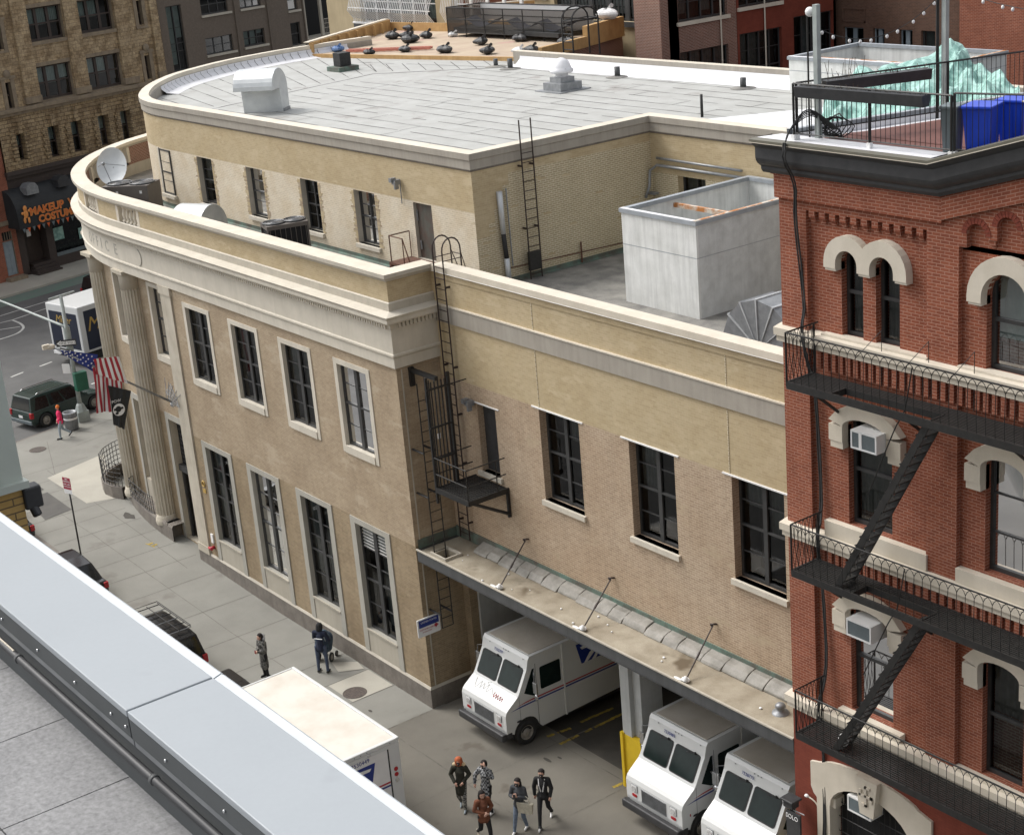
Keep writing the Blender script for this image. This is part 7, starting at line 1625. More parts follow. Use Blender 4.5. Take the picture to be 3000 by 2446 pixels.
L4 = ladder('hooped_ladder', 'black hooped ladder rising over the rear parapet beside the brick stub wall', [[(x, 21.2, 15.5), (x, 21.2, 18.6)]+[(x, 21.2+.75-.75*math.cos(a), 18.6+.55*math.sin(a)) for a in [rad(v) for v in range(20, 181, 20)]]+[(x, 22.7, 17)] for x in (-17.6, -16.9)], [((-17.6, 21.2, 16+.34*k), (-16.9, 21.2, 16+.34*k)) for k in range(8)]+[((-17.6, y, 18.6), (-16.9, y, 18.6)) for y in (21.2, 22.7)]+[((x, 21.2, 18.6), (x, 22.7, 18.6)) for x in (-17.6, -16.9)], r=.04, mat='black_iron')
# beige building with barred windows
bg_ = bldg('beige_building', 'beige rendered building with white barred windows and dark gridded windows behind the roof deck', (-30, 28, 10))
FR = ((0, 28.6, 0), (1, 0, 0), (0, 1, 0)); k_ = (28.6+24.646)/(27+24.646)
def sc(x, z): return (40.33-(40.33-x)*k_, 26.2-(26.2-z)*k_)
def hole(xa, xb, za, zb_): a = sc(xa, za); b = sc(xb, zb_); return (a[0], b[0], a[1], b[1])
hA = hole(-43.7, -35.9, 16.95, 21); hB = hole(-34.4, -27.0, 16.7, 21); hC = hole(-25.4, -18.85, 17.75, 21); hD = hole(-26.6, -25.6, 18.0, 19.5)
m = MB(*FR); m.wall(sc(-47.5, 0)[0], sc(-18.8, 0)[0], 5, 21, [hA, hB, hC], 0, .3, 0); m.box(sc(-47.5, 0)[0], sc(-18.8, 0)[0], .8, 8, 5, 21, 0, 'f'); m.obj('wall', 'beige_wall', bg_)
m = MB(*FR); m.box(sc(-44.5, 0)[0], sc(-35, 0)[0], -.1, 0, hA[2]-.35, hA[2]-.02, 0); m.box(hC[0]-.8, hC[1], -.12, 0, hC[2]-.25, hC[2], 0); m.obj('window_ledge', 'canopy_edge', bg_)
window(bg_, FR, *hA, 6, (.3, .6), .25, .08, .12, .06, [.9, .2, .9], .5, mat='white', curmat='curtain_pale', room=.4); window(bg_, FR, *hB, 5, (.35, .62), .25, .1, .22, .06, [0], .5, mat='white', room=.4); window(bg_, FR, *hC, 5, (.2, .5, .8), .2, .1, .3, .05, [.95, .9], .5, mat='bronze', curmat='louver', room=.4)
m = MB(*FR)
for i in range(1, 5):
    W_ = (hC[1]-hC[0])/5
    for j in range(5): x = hC[0]+W_*j+W_*(i/5); m.box(x-.02, x+.02, .15, .2, hC[2], hC[3])
m.obj('window_bars', 'bronze', bg_)
m = MB(*FR); n = 46; z0 = hA[2]+.05
for k in range(n+1):
    x = hA[0]-.3+(hA[1]-hA[0]+.5)*k/n; m.tube([(x, -.15, 21), (x, -.2, z0+2.0), (x, -.55, z0+1.3), (x, -.75, z0+.75), (x, -.35, z0+.25), (x, -.35, z0)], .032, 4, caps=False)
m.tube([(hA[0]-.4, -.35, z0), (hA[1]+.25, -.35, z0)], .07, 5); m.tube([(hA[0]-.4, -.6, z0+.9), (hA[1]+.25, -.6, z0+.9)], .03, 4); m.obj('window_grille', 'white', bg_)
m = MB(*FR)
for k in range(14): x = hB[0]-.2+k*.16; m.tube([(x, -.15, 21), (x, -.5, z0+1.5), (x, -.65, z0+.9), (x, -.3, z0+.3)], .028, 4, caps=False)
m.obj('window_grille', 'white', bg_)
m = MB(*FR); m.box(hC[0]-1.7, hC[0]-.5, -.1, 0, hC[2]+.9, 21); m.obj('pale_panel', 'limestone', bg_)
# maroon brick building turning the corner, part painted red
mb_ = bldg('loft_building', 'maroon brick loft building with big gridded windows, its far part painted red', (-18, 34, 5))
def sy(y, z): return (-24.646+(y+24.646)*.98, 26.2-(26.2-z)*.98)
XF = -17.04
m = MB((XF, 0, 0), (0, 1, 0), (-1, 0, 0)); hs_ = []
for (ya, yb, za, zb_) in ((28.65, 31.85, 17.55, 21), (28.65, 31.85, 13, 16.15), (32.6, 35.5, 17.75, 21), (32.6, 35.5, 13, 16.5), (36.35, 39.2, 13, 16.85)):
    a = sy(ya, za); b = sy(yb, zb_); hs_.append((a[0], b[0], a[1], b[1]))
m.wall(27.0, sy(32.45, 0)[0], 5, 22, hs_[:2], 0, .2, 0); m.wall(sy(32.45, 0)[0], sy(32.5, 0)[0]+6.6, 5, 22, hs_[2:], -.02, .22, 1)
m.box(27.0, 38.6, .4, 2.2, 5, 22, 0, 'f'); m.obj('wall', ['brick_maroon', 'paint_red'], mb_)
FY = ((XF, 0, 0), (0, 1, 0), (-1, 0, 0))
for i, h in enumerate(hs_):
    w = window(mb_, FY, *h, 4, (.25, .5, .75), .15, .07, .08, .03, [[.9, .3, .9, .8], [.6], [0, .3], [.7, .9, 0, 0], [0, .8, .8, 0]][i], .5, room=.4)
    if i in (0, 2): s_ = MB(*FY); s_.box(h[0]-.1, h[1]+.1, -.12, .1, h[2]-.17, h[2]); s_.obj('sill', 'coping', w)
m = MB(); m.box(-18.85, XF, 26.5, 27.6, 5, 22); m.obj('corner_pier', 'brick_maroon', mb_)
for y, mt_ in ((30.2, 'coping'), (33.1, 'coping')): m = MB(); m.tube([(XF+.1, y, 5), (XF+.1, y, 22)], .04, 5); m.obj('downpipe', mt_, mb_)
# brown brick building and orange-red building at the back right
k2 = .949
def s2(x, z): return (40.33-(40.33-x)*k2, 26.2-(26.2-z)*k2)
FZ = ((0, 38.6, 0), (1, 0, 0), (0, 1, 0))
br_ = bldg('brown_brick_building', 'dark brown rough brick building with four small windows behind the terrace', (-12, 39, 5))
hh = []
for xa, xb in ((-20.04, -18.65), (-18.0, -17.25), (-16.25, -15.41), (-14.86, -13.98)): a = s2(xa, 13.6); b = s2(xb, 15.58); hh.append((a[0], b[0], a[1], b[1]))
m = MB(*FZ); m.wall(-18.2, -9.4, 5, 23, hh, 0, .2, 0); m.box(-18.2, -9.4, .4, 6, 5, 23, 0, 'f'); m.obj('wall', 'brick_brown', br_)
for i, h in enumerate(hh): window(br_, FZ, *h, [2, 2, 2, 1][i], (.5,), .15, .06, .25, .03, [[.0, .0], [0], [0], [.9]][i], .5, mat='door_blue' if i < 3 else 'bronze', room=.4)
m = MB(*FZ); a = s2(-20.1, 15.85); b = s2(-18.5, 16.5); m.box(a[0], b[0], -.05, 0, b[1], b[1]+.08); m.box(a[0], b[0], -.05, 0, a[1], a[1]+.08); m.box(a[0], a[0]+.08, -.05, 0, a[1], b[1]); m.box(b[0]-.08, b[0], -.05, 0, a[1], b[1]); m.obj('panel_moulding', 'brick_brown', br_)
rd = bldg('red_wall_building', 'plain orange-red brick building at the top right corner', (-4, 38, 5))
m = MB(); m.box(-9.4, 14, 38.1, 46, 5, 24); m.obj('wall', 'paint_red' if 0 else 'brick_red', rd)
# second open topped screen on the rear of the big roof
screen('equipment_screen', 'pale open topped box with a rusty bar behind the green netting', -2.2, 4.5, 19.4, 23.1, 16.7, 18.05)
m = MB()
R_ = [(1.2, 18.2, 17.5), (2.6, 17.9, 17.95), (4.2, 18.3, 18.3), (5.8, 18.9, 18.9), (6.8, 18.3, 18.5), (8.0, 17.6, 18.35), (9.5, 17.0, 18.1)]
B_ = [(5.0, 13.0, 16.76), (5.8, 12.3, 16.76), (7, 11.7, 16.76), (8.6, 11.5, 16.76), (10.2, 11.5, 16.76), (11.8, 11.8, 16.76), (13.2, 12.4, 16.76)]
random.seed(5); NR, NB = 48, 22; RR = catmull(R_, 8); BBp = catmull(B_, 8); G = []
for i in range(49):
    row = []
    for j in range(NB+1):
        t = j/NB; p = Vector(RR[i])*(1-t)+Vector(BBp[i])*t; p.z += .45*math.sin(math.pi*t)+(.16*math.sin(i*.9+j*.25)+.12*math.sin(i*.37-j*.9)+random.uniform(-.05, .05))*(1 if 0 < j < NB else .4); row.append(p)
    G.append(row)
for i in range(48):
    for j in range(NB): m.raw([G[i][j], G[i+1][j], G[i+1][j+1], G[i][j+1]], [(0, 0)]*4, 0, False)
m.obj('netting_heap', 'tarp', None, label='large crumpled heap of pale green netting on the roof behind the terrace', category='netting')
# ------------------------------------------------------------------ near roof edge, camera side of the street
nr = thing('near_parapet', 'grey metal capped parapet and paved roof deck in the foreground', 'parapet', (34, -23, 22))
for xa, xb in ((20.0, 35.155), (35.165, 45.0)):
    m = MB(); m.extx([(-22.785, 23.35), (-22.785, 23.235), (-22.77, 23.235), (-22.77, 23.33), (-22.435, 23.338), (-22.435, 23.346), (-22.43, 23.352)], xa, xb) if 0 else m.box(xa, xb, -22.78, -22.43, 23.32, 23.35)
    m.obj('coping_sheet', 'metal_cap', nr, bevel=.004)
    m = MB(); m.extx([(-22.43, 23.342), (-22.395, 23.352), (-22.385, 23.345), (-22.385, 23.25), (-22.43, 23.25)], xa, xb); m.obj('drip_edge', 'metal_lip', nr)
    m = MB(); m.box(xa, xb, -22.778, -22.76, 23.235, 23.32); m.obj('fascia', 'anthracite', nr)
    m = MB(); m.box(xa, xb, -22.772, -22.70, 23.20, 23.225); m.obj('flashing_ledge', 'steel', nr)
for x in (33.88, 34.28, 34.66, 35.0, 35.13, 35.46, 35.9, 36.3): m = MB(); m.tube([(x, -22.778, 23.275), (x, -22.786, 23.275)], .006, 8); m.obj('screw', 'chrome', nr)
m = MB(); m.box(20, 45, -22.75, -22.42, 10, 23.2, 0); m.box(20, 45, -22.76, -22.75, 23.0, 23.2, 0); m.obj('parapet_wall', 'anthracite', nr)
m = MB(); m.tube([(20, -22.80, 23.165), (45, -22.80, 23.165)], .017, 10, 0); m.obj('pipe', 'black_plastic', nr)
for x in (34.06, 35.36): m = MB(); m.tube([(x, -22.80, 23.165), (x+.02, -22.80, 23.165)], .0205, 10); m.obj('pipe_coupling', 'canopy_edge', nr)
m = MB(); m.tube([(33.2, -22.80, 23.183), (34.02, -22.80, 23.183)], .004, 6); m.obj('pale_cable', 'coping', nr)
x = 30.67
while x < 45:
    for k in range(12): m = MB(); m.box(x+.003, x+.617, -22.64-.62*(k+1)+.003, -22.64-.62*k-.003, 22.95, 23.0); o = m.obj('paver', 'paver', nr) if k < 3 and 33 < x < 38 else None
    x += .62
m = MB(); m.box(26, 45, -32, -22.6, 22.7, 22.93); m.obj('deck_base', 'tar', nr)
yb_ = bldg('yellow_brick_building', 'yellow brick wall with pale green ribbed siding above it at the left edge', (22, -24, 0))
m = MB(); m.box(14, 25.72, -40, -20.0, -.3, 20.86); m.obj('wall', 'brick_yellow', yb_)
m = MB(); m.box(14, 25.76, -40, -19.98, 20.86, 26); 
y = -20.15
while y > -26: m.box(25.76, 25.80, y-.16, y-.05, 20.95, 26); y -= .25
m.obj('ribbed_siding', 'siding', yb_); m = MB(); m.box(25.70, 25.83, -40, -19.95, 20.83, 20.90); m.obj('siding_trim', 'siding', yb_)
m = MB(); m.box(25.6, 25.76, -20.0, -19.82, 20.58, 20.80); m.tube([(25.7, -19.92, 20.62), (25.76, -19.9, 20.5)], .05, 8); m.obj('security_camera', 'black_plastic', yb_, bevel=.03)
# ------------------------------------------------------------------ people
def capsule(m, p0, r0, p1, r1, f=(1, 1), seg=10):
    """tapered capsule between points, f=(lateral scale, depth scale)"""
    p0 = Vector(p0); p1 = Vector(p1); d = p1-p0
    if d.length < 1e-5: d = Vector((0, 0, 1e-3)); p1 = p0+d
    a = d.normalized(); ref = Vector((0, 1, 0)) if abs(a.y) < .9 else Vector((1, 0, 0)); s = ref.cross(a).normalized(); w = a.cross(s)
    rings = []
    for k in range(4): t = rad(-90+22.5*(k+.5)); rings.append((p0+a*r0*math.sin(t), r0*math.cos(t)))
    rings.append((p0, r0)); rings.append((p1, r1))
    for k in range(4): t = rad(22.5*(k+.5)); rings.append((p1+a*r1*math.sin(t), r1*math.cos(t)))
    R = [[c+s*(r*f[0]*math.cos(2*math.pi*i/seg))+w*(r*f[1]*math.sin(2*math.pi*i/seg)) for i in range(seg)] for c, r in rings]
    for i in range(len(R)-1):
        for k in range(seg): m.raw([R[i][k], R[i][(k+1) % seg], R[i+1][(k+1) % seg], R[i+1][k]], [(0, 0)]*4)
    m.raw(R[0][::-1], [(0, 0)]*seg); m.raw(R[-1], [(0, 0)]*seg)
def person(lab, loc, head, P, mats, hgt=1.70, coat=0, name='person', voxel=.011, hood=False):
    """P: joints in local metres (x right, y forward, z up) for a 1.7 m figure; head: facing angle (world) """
    t = thing(name, lab, 'person', loc, None); k = hgt/1.70
    u = Vector((math.sin(head), -math.cos(head), 0)); f = Vector((math.cos(head), math.sin(head), 0))
    def W(p): return V3(loc)+u*p[0]*k+f*p[1]*k+Vector((0, 0, p[2]*k))
    D = dict(hipL=(-.09, 0, .90), hipR=(.09, 0, .90), kneeL=(-.10, .02, .49), kneeR=(.10, .02, .49), ankL=(-.10, -.02, .085), ankR=(.10, -.02, .085), pel=(0, 0, .93), waist=(0, 0, 1.08), chest=(0, .01, 1.28), neck=(0, .0, 1.44), headp=(0, .025, 1.585),
             shL=(-.165, 0, 1.39), shR=(.165, 0, 1.39), elL=(-.22, -.02, 1.13), elR=(.22, -.02, 1.13), wrL=(-.22, .07, .90), wrR=(.22, .07, .90))
    D.update(P); J = {q: W(v) for q, v in D.items()}
    S = []   # (p0,r0,p1,r1,flat,mat)
    TOP, LEG, SK, SH = 0, 1, 2, 3; b = .018 if coat else .006
    S += [(J['pel'], .125+b, J['waist'], .115+b, (1.15, .85), TOP if coat else LEG), (J['waist'], .115+b, J['chest'], .125+b, (1.2, .88), TOP), (J['chest'], .13+b, J['chest']+(J['neck']-J['chest'])*.5, .10+b, (1.25, .85), TOP),
          (J['shL'], .06+b, J['shR'], .06+b, (1, 1), TOP), (J['chest'], .08, J['neck'], .058, (1, 1), TOP), (J['neck'], .052, J['headp'], .055, (1, 1), SK)]
    hc = J['headp']; S += [(hc+Vector((0, 0, .02*k)), .090, hc-Vector((0, 0, .035*k))+f*.012, .070, (1, 1), SK), (hc+f*.085-Vector((0, 0, .02)), .014, hc+f*.10-Vector((0, 0, .035)), .015, (1, 1), SK)]
    for s_ in 'LR':
        S += [(J['sh'+s_], .060+b, J['el'+s_], .046+b, (1, 1), TOP), (J['el'+s_], .046+b, J['wr'+s_], .034+b*.8, (1, 1), TOP)]
        S += [(J['hip'+s_], .092, J['knee'+s_], .066, (1, 1), LEG), (J['knee'+s_], .066, J['ank'+s_], .048, (1, 1), LEG)]
        A = J['ank'+s_]; kn = J['knee'+s_]; dd = (A-kn).normalized(); toe = f-dd*f.dot(dd)*.9; toe.normalize()
        if A.z-V3(loc).z < .14: toe = Vector((f.x, f.y, -.02))
        S += [(A-toe*.05-Vector((0, 0, .035)), .045, A+toe*.15*k-Vector((0, 0, .045)), .038, (1, .8), SH)]
        # hand: palm and five fingers
        wv = (J['wr'+s_]-J['el'+s_]).normalized(); hd = D.get('hand'+s_); hv = (u*hd[0]+f*hd[1]+Vector((0, 0, hd[2]))).normalized() if hd else wv
        side = hv.cross(f if abs(hv.dot(f)) < .8 else Vector((0, 0, 1))).normalized(); nrm = hv.cross(side); Wr = J['wr'+s_]; pc = Wr+hv*.075
        S += [(Wr, .028, pc, .034, (1, .8), SK)]
        for i, (o, L_) in enumerate(((-.027, .060), (-.009, .072), (.009, .068), (.026, .052))):
            q0 = pc+side*o+hv*.01; q1 = q0+hv*L_*.55+nrm*.010; q2 = q1+hv*L_*.35+nrm*.022; S += [(q0, .0105, q1, .010, (1, 1), SK), (q1, .010, q2, .0085, (1, 1), SK)]
        q0 = Wr+hv*.03-side*.028; S += [(q0, .012, q0+hv*.045-side*.025+nrm*.015, .010, (1, 1), SK)]
    if coat:
        z = D['pel'][2]-coat; base = W((D['pel'][0], D['pel'][1], z)); S += [(J['pel'], .14, base, .155, (1.18, .92), TOP)]
    m = MB()
    for s_ in S: capsule(m, *s_[:5])
    me = bpy.data.meshes.new('tmp'); me.from_pydata([tuple(v) for v in m.v], [], m.f); bm = bmesh.new(); bm.from_mesh(me); bmesh.ops.remove_doubles(bm, verts=bm.verts, dist=1e-6); bmesh.ops.recalc_face_normals(bm, faces=bm.faces); bm.to_mesh(me); bm.free()
    o = bpy.data.objects.new('tmp', me); COL.objects.link(o); md = o.modifiers.new('r', 'REMESH'); md.mode = 'VOXEL'; md.voxel_size = voxel; ms = o.modifiers.new('s', 'SMOOTH'); ms.factor = .5; ms.iterations = 2
    dg = bpy.context.evaluated_depsgraph_get(); me2 = bpy.data.meshes.new_from_object(o.evaluated_get(dg)); bpy.data.objects.remove(o)
    n = len(me2.polygons); C = np.empty(n*3); me2.polygons.foreach_get('center', C); C = C.reshape(-1, 3); best = np.full(n, 9e9); idx = np.zeros(n, int)
    for p0, r0, p1, r1, fl, mt_ in S:
        a = np.array(p0); d = np.array(p1)-a; L2 = max(d@d, 1e-9); tt = np.clip(((C-a)@d)/L2, 0, 1); dist = np.linalg.norm(C-(a+tt[:, None]*d), axis=1)-(r0+(r1-r0)*tt)*max(fl[0]*.95, .9)
        w_ = dist < best; best[w_] = dist[w_]; idx[w_] = mt_
    me2.materials.clear()
    for q in mats: me2.materials.append(MT[q] if isinstance(q, str) else q)
    me2.polygons.foreach_set('material_index', idx.astype(np.int32)); me2.polygons.foreach_set('use_smooth', [True]*n)
    L_ = V3(loc)
    for v in me2.vertices: v.co -= L_
    me2.name = 'body'; ob = bpy.data.objects.new('body', me2); COL.objects.link(ob); ob.parent = t
    def hair(kind, mat, low=.0):
        h = MB(); c = hc+Vector((0, 0, .03))-f*.012
        if kind == 'hood':
            capsule(h, c-f*.02, .118, c-f*.045-Vector((0, 0, .10)), .12)
        elif kind == 'beanie': capsule(h, c+Vector((0, 0, .02)), .098, c+Vector((0, 0, .045))-f*.01, .088)
        else:
            capsule(h, c+Vector((0, 0, .012))-f*.012, .100, c-f*.035-Vector((0, 0, .05)), .088)
            if low: 
                for s_ in (-1, 1): capsule(h, c-f*.04+u*.055*s_-Vector((0, 0, .05)), .05, c-f*.01+u*.085*s_-Vector((0, 0, low)), .045)
                capsule(h, c-f*.06-Vector((0, 0, .05)), .075, c-f*.07-Vector((0, 0, low)), .07)
        return h.obj('hood' if kind == 'hood' else ('hat' if kind == 'beanie' else 'hair'), mat, t, bevel=0)
    def mask(mat='black_canvas'):
        h = MB(); capsule(h, hc+f*.045-Vector((0, 0, .030)), .060, hc+f*.050-Vector((0, 0, .055)), .052, (1.05, .9)); h.obj('face_mask', mat, t)
    def eyes():
        h = MB()
        for s_ in (-1, 1): p = hc+f*.083+u*.03*s_+Vector((0, 0, .012)); h.ell(tuple(p), (.011, .011, .007), 6)
        h.obj('eyes', 'black_rubber', t)
    eyes(); return t, J, W, u, f, hair, mask
def cm(n, a, b=None, sc_=12, lo=.45, hi=.55): return surf(n, a, b, sc_, .85, lo=lo, hi=hi)
jet = cm('black_cloth', (.012, .012, .013)); dk_hair = cm('dark_hair', (.014, .010, .009))
olive = cm('olive_coat', (.030, .030, .020), (.022, .022, .016)); camo = cm('patterned_trousers', (.30, .30, .28), (.02, .02, .022), 26)
plaid = None
def plaidm():
    m, nt, b = nodes_of('plaid_wool'); b.inputs['Roughness'].default_value = .9
    g = nt.nodes.new('ShaderNodeNewGeometry').outputs['Position']; mp = nt.nodes.new('ShaderNodeMapping'); nt.links.new(g, mp.inputs[0]); mp.inputs['Rotation'].default_value = (0, 0, .4)
    c = nt.nodes.new('ShaderNodeTexChecker'); nt.links.new(mp.outputs[0], c.inputs[0]); c.inputs['Scale'].default_value = 15; c.inputs[1].default_value = (.30, .31, .32, 1); c.inputs[2].default_value = (.03, .032, .036, 1); nt.links.new(c.outputs[0], b.inputs['Base Color']); return m
plaid = plaidm()
G0 = 0.0
# olive coat, orange hood (far left of the group)
t, J, W, u, f, hair, mask = person('person in an olive coat with a pale fur collar and orange headscarf looking sideways', (5.55, -2.75, 0), rad(-45), dict(kneeL=(-.09, .10, .50), ankL=(-.08, .10, .085), kneeR=(.10, .03, .48), ankR=(.09, -.22, .15), wrL=(-.12, .16, 1.02), wrR=(.14, .16, 1.0), elL=(-.27, -.02, 1.16), elR=(.27, -.02, 1.16)), [olive, camo, 'skin', 'door_blue'], 1.72, coat=.30)
hair('hood', cm('orange_scarf', (.48, .13, .05), (.40, .10, .04))); mask(); c = J['neck']
h = MB(); capsule(h, c-u*.14+Vector((0, 0, .05)), .06, c-f*.10+Vector((0, 0, .04)), .075); capsule(h, c-f*.10+Vector((0, 0, .04)), .075, c+u*.13+Vector((0, 0, .05)), .06); h.obj('fur_collar', cm('pale_fur', (.62, .50, .32), (.5, .38, .22)), t)
# plaid jacket, hands up
t, J, W, u, f, hair, mask = person('person in a grey and black plaid jacket with one hand raised to the forehead', (6.25, -2.35, 0), rad(-70), dict(elL=(-.30, .10, 1.30), wrL=(-.12, .12, 1.58), handL=(.3, .1, .9), elR=(.30, .06, 1.20), wrR=(.26, .16, 1.02), kneeL=(-.09, .08, .50), ankR=(.10, -.2, .14)), [plaid, jet, 'skin', 'white'], 1.76, coat=.22)
hair('long', dk_hair); mask()
# brown jacket, long dark hair, nearest
t, J, W, u, f, hair, mask = person('person in a rust brown jacket and black wide trousers with long dark hair', (7.35, -3.25, 0), rad(-15), dict(elL=(-.26, .0, 1.14), wrL=(-.05, .20, 1.08), elR=(.26, .0, 1.14), wrR=(.05, .20, 1.10), kneeL=(-.10, .16, .50), ankL=(-.10, .22, .085), kneeR=(.10, -.05, .47), ankR=(.10, -.36, .22)), [cm('rust_jacket', (.17, .06, .028), (.12, .042, .02), 8), jet, 'skin', 'coping'], 1.66, coat=.10)
hair('long', dk_hair, .30)
# grey jacket, phone, tote bag
t, J, W, u, f, hair, mask = person('person in a dark grey jacket and blue jeans holding a phone with both hands', (7.55, -2.15, 0), rad(-60), dict(elL=(-.24, .04, 1.14), wrL=(-.05, .24, 1.22), handL=(.2, .3, .9), elR=(.24, .04, 1.14), wrR=(.05, .24, 1.20), handR=(-.2, .3, .9), kneeL=(-.10, .02, .48), ankL=(-.12, -.12, .10), kneeR=(.10, .14, .50), ankR=(.12, .24, .085)), [cm('charcoal_jacket', (.055, .06, .066), (.04, .043, .048)), cm('faded_jeans', (.15, .19, .25), (.11, .14, .19)), 'skin', 'white'], 1.66, coat=.03)
hair('long', dk_hair, .26); mask(); h = MB(); c = (J['wrL']+J['wrR'])/2+f*.07+Vector((0, 0, .08)); h.box(-.035, .035, -.005, .005, 0, 0); h = MB(tuple(c), tuple(u), tuple(f)); h.box(-.035, .035, -.005, .005, -.07, .07); h.obj('phone', 'black_plastic', None, label='phone held up by the person in the grey jacket', category='phone')
h = MB(tuple(W((-.22, .10, 0))), tuple(u), tuple(f)); h.extr([(-.20, .66), (.20, .66), (.24, .98), (-.24, .98)], -.05, .06); h.tube([(-.14, 0, .97), (-.12, 0, 1.12), (.0, -.02, 1.2), (.12, 0, 1.12), (.14, 0, .97)], .012, 5); h.obj('tote_bag', cm('cream_canvas', (.50, .47, .38), (.42, .39, .31), 7), None, label='cream canvas tote bag hanging from the arm of the phone holder', category='bag')
# black jacket with white zip, striding
t, J, W, u, f, hair, mask = person('person in a black jacket with white hood strings and black and white sneakers striding', (7.75, -1.45, 0), rad(-50), dict(elL=(-.25, .03, 1.14), wrL=(-.22, .12, .95), elR=(.25, -.03, 1.14), wrR=(.24, .02, .92), kneeR=(.09, .20, .50), ankR=(.08, .34, .085), kneeL=(-.10, -.06, .50), ankL=(-.10, -.38, .16)), [jet, cm('black_jeans', (.014, .014, .016)), 'skin', 'white'], 1.74, coat=.03)
hair('long', dk_hair); mask(); h = MB()
for s_ in (-1, 1): h.tube([tuple(J['neck']+u*.09*s_+f*.06), tuple(J['chest']+u*.07*s_+f*.14), tuple(J['waist']+u*.03*s_+f*.14)], .016, 5)
h.obj('white_trim', 'white', t)
for s_ in 'LR': h = MB(); A = J['ank'+s_]; h.ell(tuple(A+f*.02+Vector((0, 0, .0))), (.06, .06, .045), 8); h.obj('shoe_upper', 'black_canvas', t)
# woman on the sidewalk
t, J, W, u, f, hair, mask = person('person in a long grey camouflage coat with hood looking down at a phone', (-5.9, -2.9, gz(-5.9)), rad(-85), dict(headp=(0, .05, 1.575), elL=(-.22, .02, 1.12), wrL=(-.06, .20, 1.08), elR=(.22, .02, 1.12), wrR=(.05, .20, 1.08)), [cm('camouflage_coat', (.16, .155, .14), (.035, .035, .032), 12), jet, 'skin', 'black_rubber'], 1.66, coat=.48)
hair('long', dk_hair, .12); h = MB(); c = J['neck']; capsule(h, c+u*.10+Vector((0, 0, .06))-f*.05, .07, c+u*.06-f*.11+Vector((0, 0, .10)), .08); capsule(h, c-u*.10+Vector((0, 0, .05))-f*.04, .06, c+u*.06-f*.11+Vector((0, 0, .10)), .07); h.obj('hood', cm('grey_fleece', (.36, .36, .36), (.28, .28, .28)), t)
h = MB(tuple((J['wrL']+J['wrR'])/2+f*.10+Vector((0, 0, .0))), tuple(u), tuple((f+Vector((0, 0, .6))).normalized())); h.box(-.035, .035, -.005, .005, -.05, .08); h.obj('phone', surf('red_phone_case', (.25, .03, .03), None, rough=.5), None, label='red cased phone held by the person in the camouflage coat', category='phone')
# postal worker with cart
t, J, W, u, f, hair, mask = person('postal worker in a navy jacket and grey blue trousers pushing a satchel cart', (-4.75, -1.3, gz(-4)), rad(125), dict(chest=(0, .05, 1.27), neck=(0, .07, 1.43), headp=(0, .13, 1.57), shL=(-.18, .05, 1.38), shR=(.18, .05, 1.38), elL=(-.27, .16, 1.14), wrL=(-.22, .38, 1.05), elR=(.27, .10, 1.12), wrR=(.2, .3, 1.05), hipL=(-.12, 0, .90), hipR=(.12, 0, .90), kneeL=(-.14, 0, .49), kneeR=(.15, .02, .49), ankL=(-.15, -.03, .085), ankR=(.17, -.03, .085)), [cm('navy_jacket', (.012, .018, .042), (.009, .013, .03)), cm('slate_trousers', (.065, .085, .135), (.05, .066, .105)), 'skin', 'black_rubber'], 1.82, coat=.06)
hair('hood', jet); h = MB(); b_ = J['chest']-f*.15-Vector((0, 0, .05)); h.tube([tuple(b_-u*.15), tuple(b_+u*.15)], .014, 5); h.obj('reflective_stripe', 'white', t)
ct = thing('satchel_cart', 'dark blue mail satchel cart in front of the postal worker', 'mail cart', tuple(W((-.25, .75, 0))))
o_ = W((-.25, .72, 0)); h = MB(tuple(o_), tuple(u), tuple(f)); 
for p0, r0, p1, r1 in (((-.0, 0, .55), .24, (0, 0, .85), .30), ((.05, .15, .5), .2, (.05, .2, .8), .24), ((-.05, -.15, .75), .2, (-.02, .1, .95), .2)): capsule(h, h.P(*p0), r0, h.P(*p1), r1, (1.1, .9))
h.o = Vector((0, 0, 0)); h.obj('satchel', cm('navy_satchel', (.045, .075, .105), (.025, .04, .065), 5), ct)
h = MB(tuple(o_), tuple(u), tuple(f)); h.tube([(-.2, -.3, 1.08), (.2, -.3, 1.08)], .014, 5); h.tube([(-.2, -.3, 1.08), (-.2, -.05, .5), (-.2, .1, .2)], .014, 5); h.tube([(.2, -.3, 1.08), (.2, -.05, .5), (.2, .1, .2)], .014, 5); h.tube([(-.15, .25, .98), (.15, .2, 1.0)], .02, 4, 1); h.obj('frame', ['steel', 'white'], ct)
for s_ in (-1, 1):
    for y_, r_ in ((.0, .17), (.42, .10)): wheel(ct, tuple(V3(o_)+u*.24*s_+f*y_+Vector((0, 0, r_))), tuple(u*s_), r_, .05)
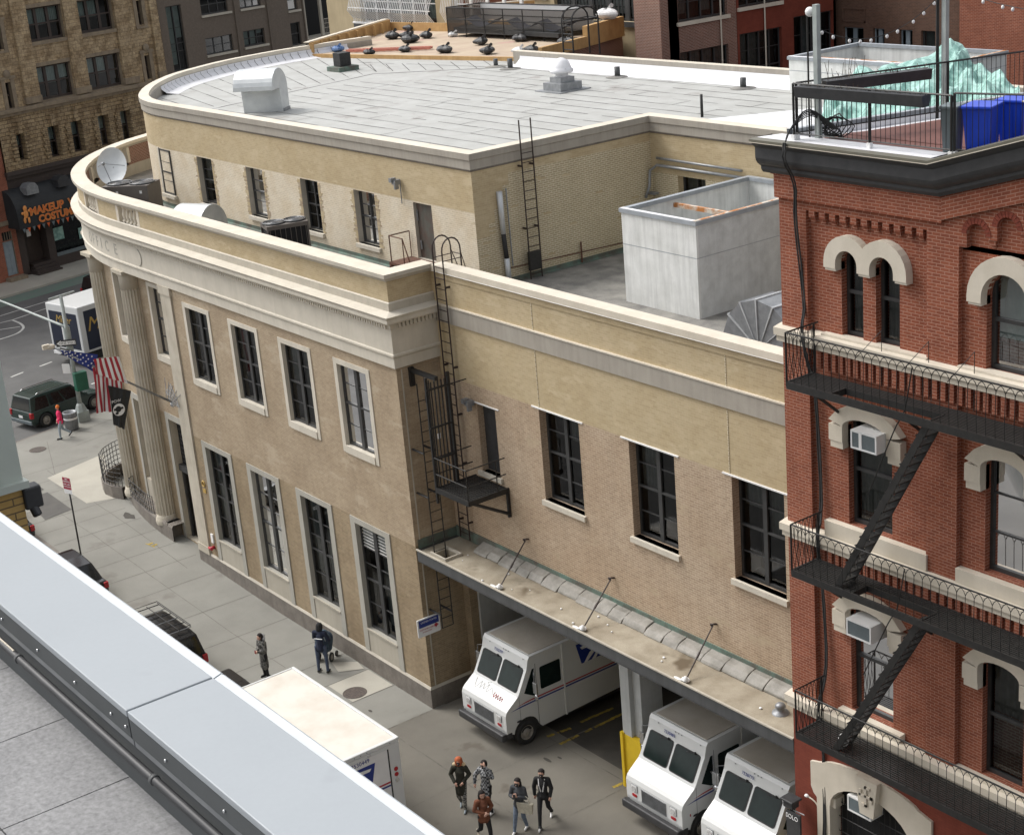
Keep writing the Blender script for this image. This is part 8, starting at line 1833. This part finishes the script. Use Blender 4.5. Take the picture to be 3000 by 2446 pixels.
# runner-like figure in pink at the avenue corner
t, J, W, u, f, hair, mask = person('person in a bright pink jacket and orange hat walking past the litter bin', (-34.75, 1.75, .36), rad(-110), dict(kneeL=(-.08, .10, .50), ankL=(-.08, .12, .085), kneeR=(.10, -.04, .49), ankR=(.12, -.40, .22), elL=(-.24, -.02, 1.14), wrL=(-.2, .12, .98), elR=(.24, -.04, 1.14), wrR=(.22, .1, .98)), [cm('pink_jacket', (.75, .03, .13), (.62, .022, .10)), cm('pale_jeans', (.30, .36, .40), (.25, .3, .34)), 'skin', 'black_rubber'], 1.72, coat=.04)
hair('beanie', cm('orange_hat', (.65, .17, .03))); 
h = MB(); capsule(h, J['neck']-f*.06+Vector((0, 0, .02)), .07, J['neck']-f*.09+Vector((0, 0, .1)), .06); h.obj('hair', dk_hair, t); mask()
# ------------------------------------------------------------------ camera, light, world
def RM(rx, ry, rz):
    return Matrix.Rotation(rad(rz), 3, 'Z') @ Matrix.Rotation(rad(rx), 3, 'X') @ Matrix.Rotation(rad(ry), 3, 'Z')
cam = bpy.data.cameras.new('camera'); cam.sensor_width = 36; cam.lens = 4797.439/3000*36; cam.clip_end = 600; cam.clip_start = .1
co = bpy.data.objects.new('camera', cam); COL.objects.link(co)
co.matrix_world = Matrix.Translation((40.331, -24.646, 26.197)) @ RM(70.708, -4.949, 54.496).to_4x4()
scene.camera = co
SUN_EL, SUN_AZ = 52, 205   # elevation, compass-like azimuth of the sun (degrees)
az = rad(SUN_AZ); el = rad(SUN_EL)
sd = Vector((math.cos(el)*math.cos(az), math.cos(el)*math.sin(az), math.sin(el)))
sl = bpy.data.lights.new('sun', 'SUN'); sl.energy = 1.0; sl.angle = rad(25); sl.color = (1, .96, .9)
so = bpy.data.objects.new('sun', sl); COL.objects.link(so); so.rotation_euler = sd.to_track_quat('Z', 'Y').to_euler()
w = bpy.data.worlds.new('World'); scene.world = w; w.use_nodes = True; nt = w.node_tree; nt.nodes.clear()
sky = nt.nodes.new('ShaderNodeTexSky'); sky.sky_type = 'NISHITA'; sky.sun_disc = False; sky.sun_elevation = el; sky.sun_rotation = math.pi/2-az
sky.air_density = 1.0; sky.dust_density = 4.0; sky.ozone_density = 1.0
hs = nt.nodes.new('ShaderNodeHueSaturation'); hs.inputs['Saturation'].default_value = .22
bg = nt.nodes.new('ShaderNodeBackground'); bg.inputs[1].default_value = .15; wo = nt.nodes.new('ShaderNodeOutputWorld')
nt.links.new(sky.outputs[0], hs.inputs['Color']); nt.links.new(hs.outputs[0], bg.inputs[0]); nt.links.new(bg.outputs[0], wo.inputs[0])
vs = scene.view_settings; vs.view_transform = 'Standard'; vs.look = 'None'; vs.gamma = 1; vs.exposure = 0.68
scene.cycles.max_bounces = 6; scene.cycles.transparent_max_bounces = 8
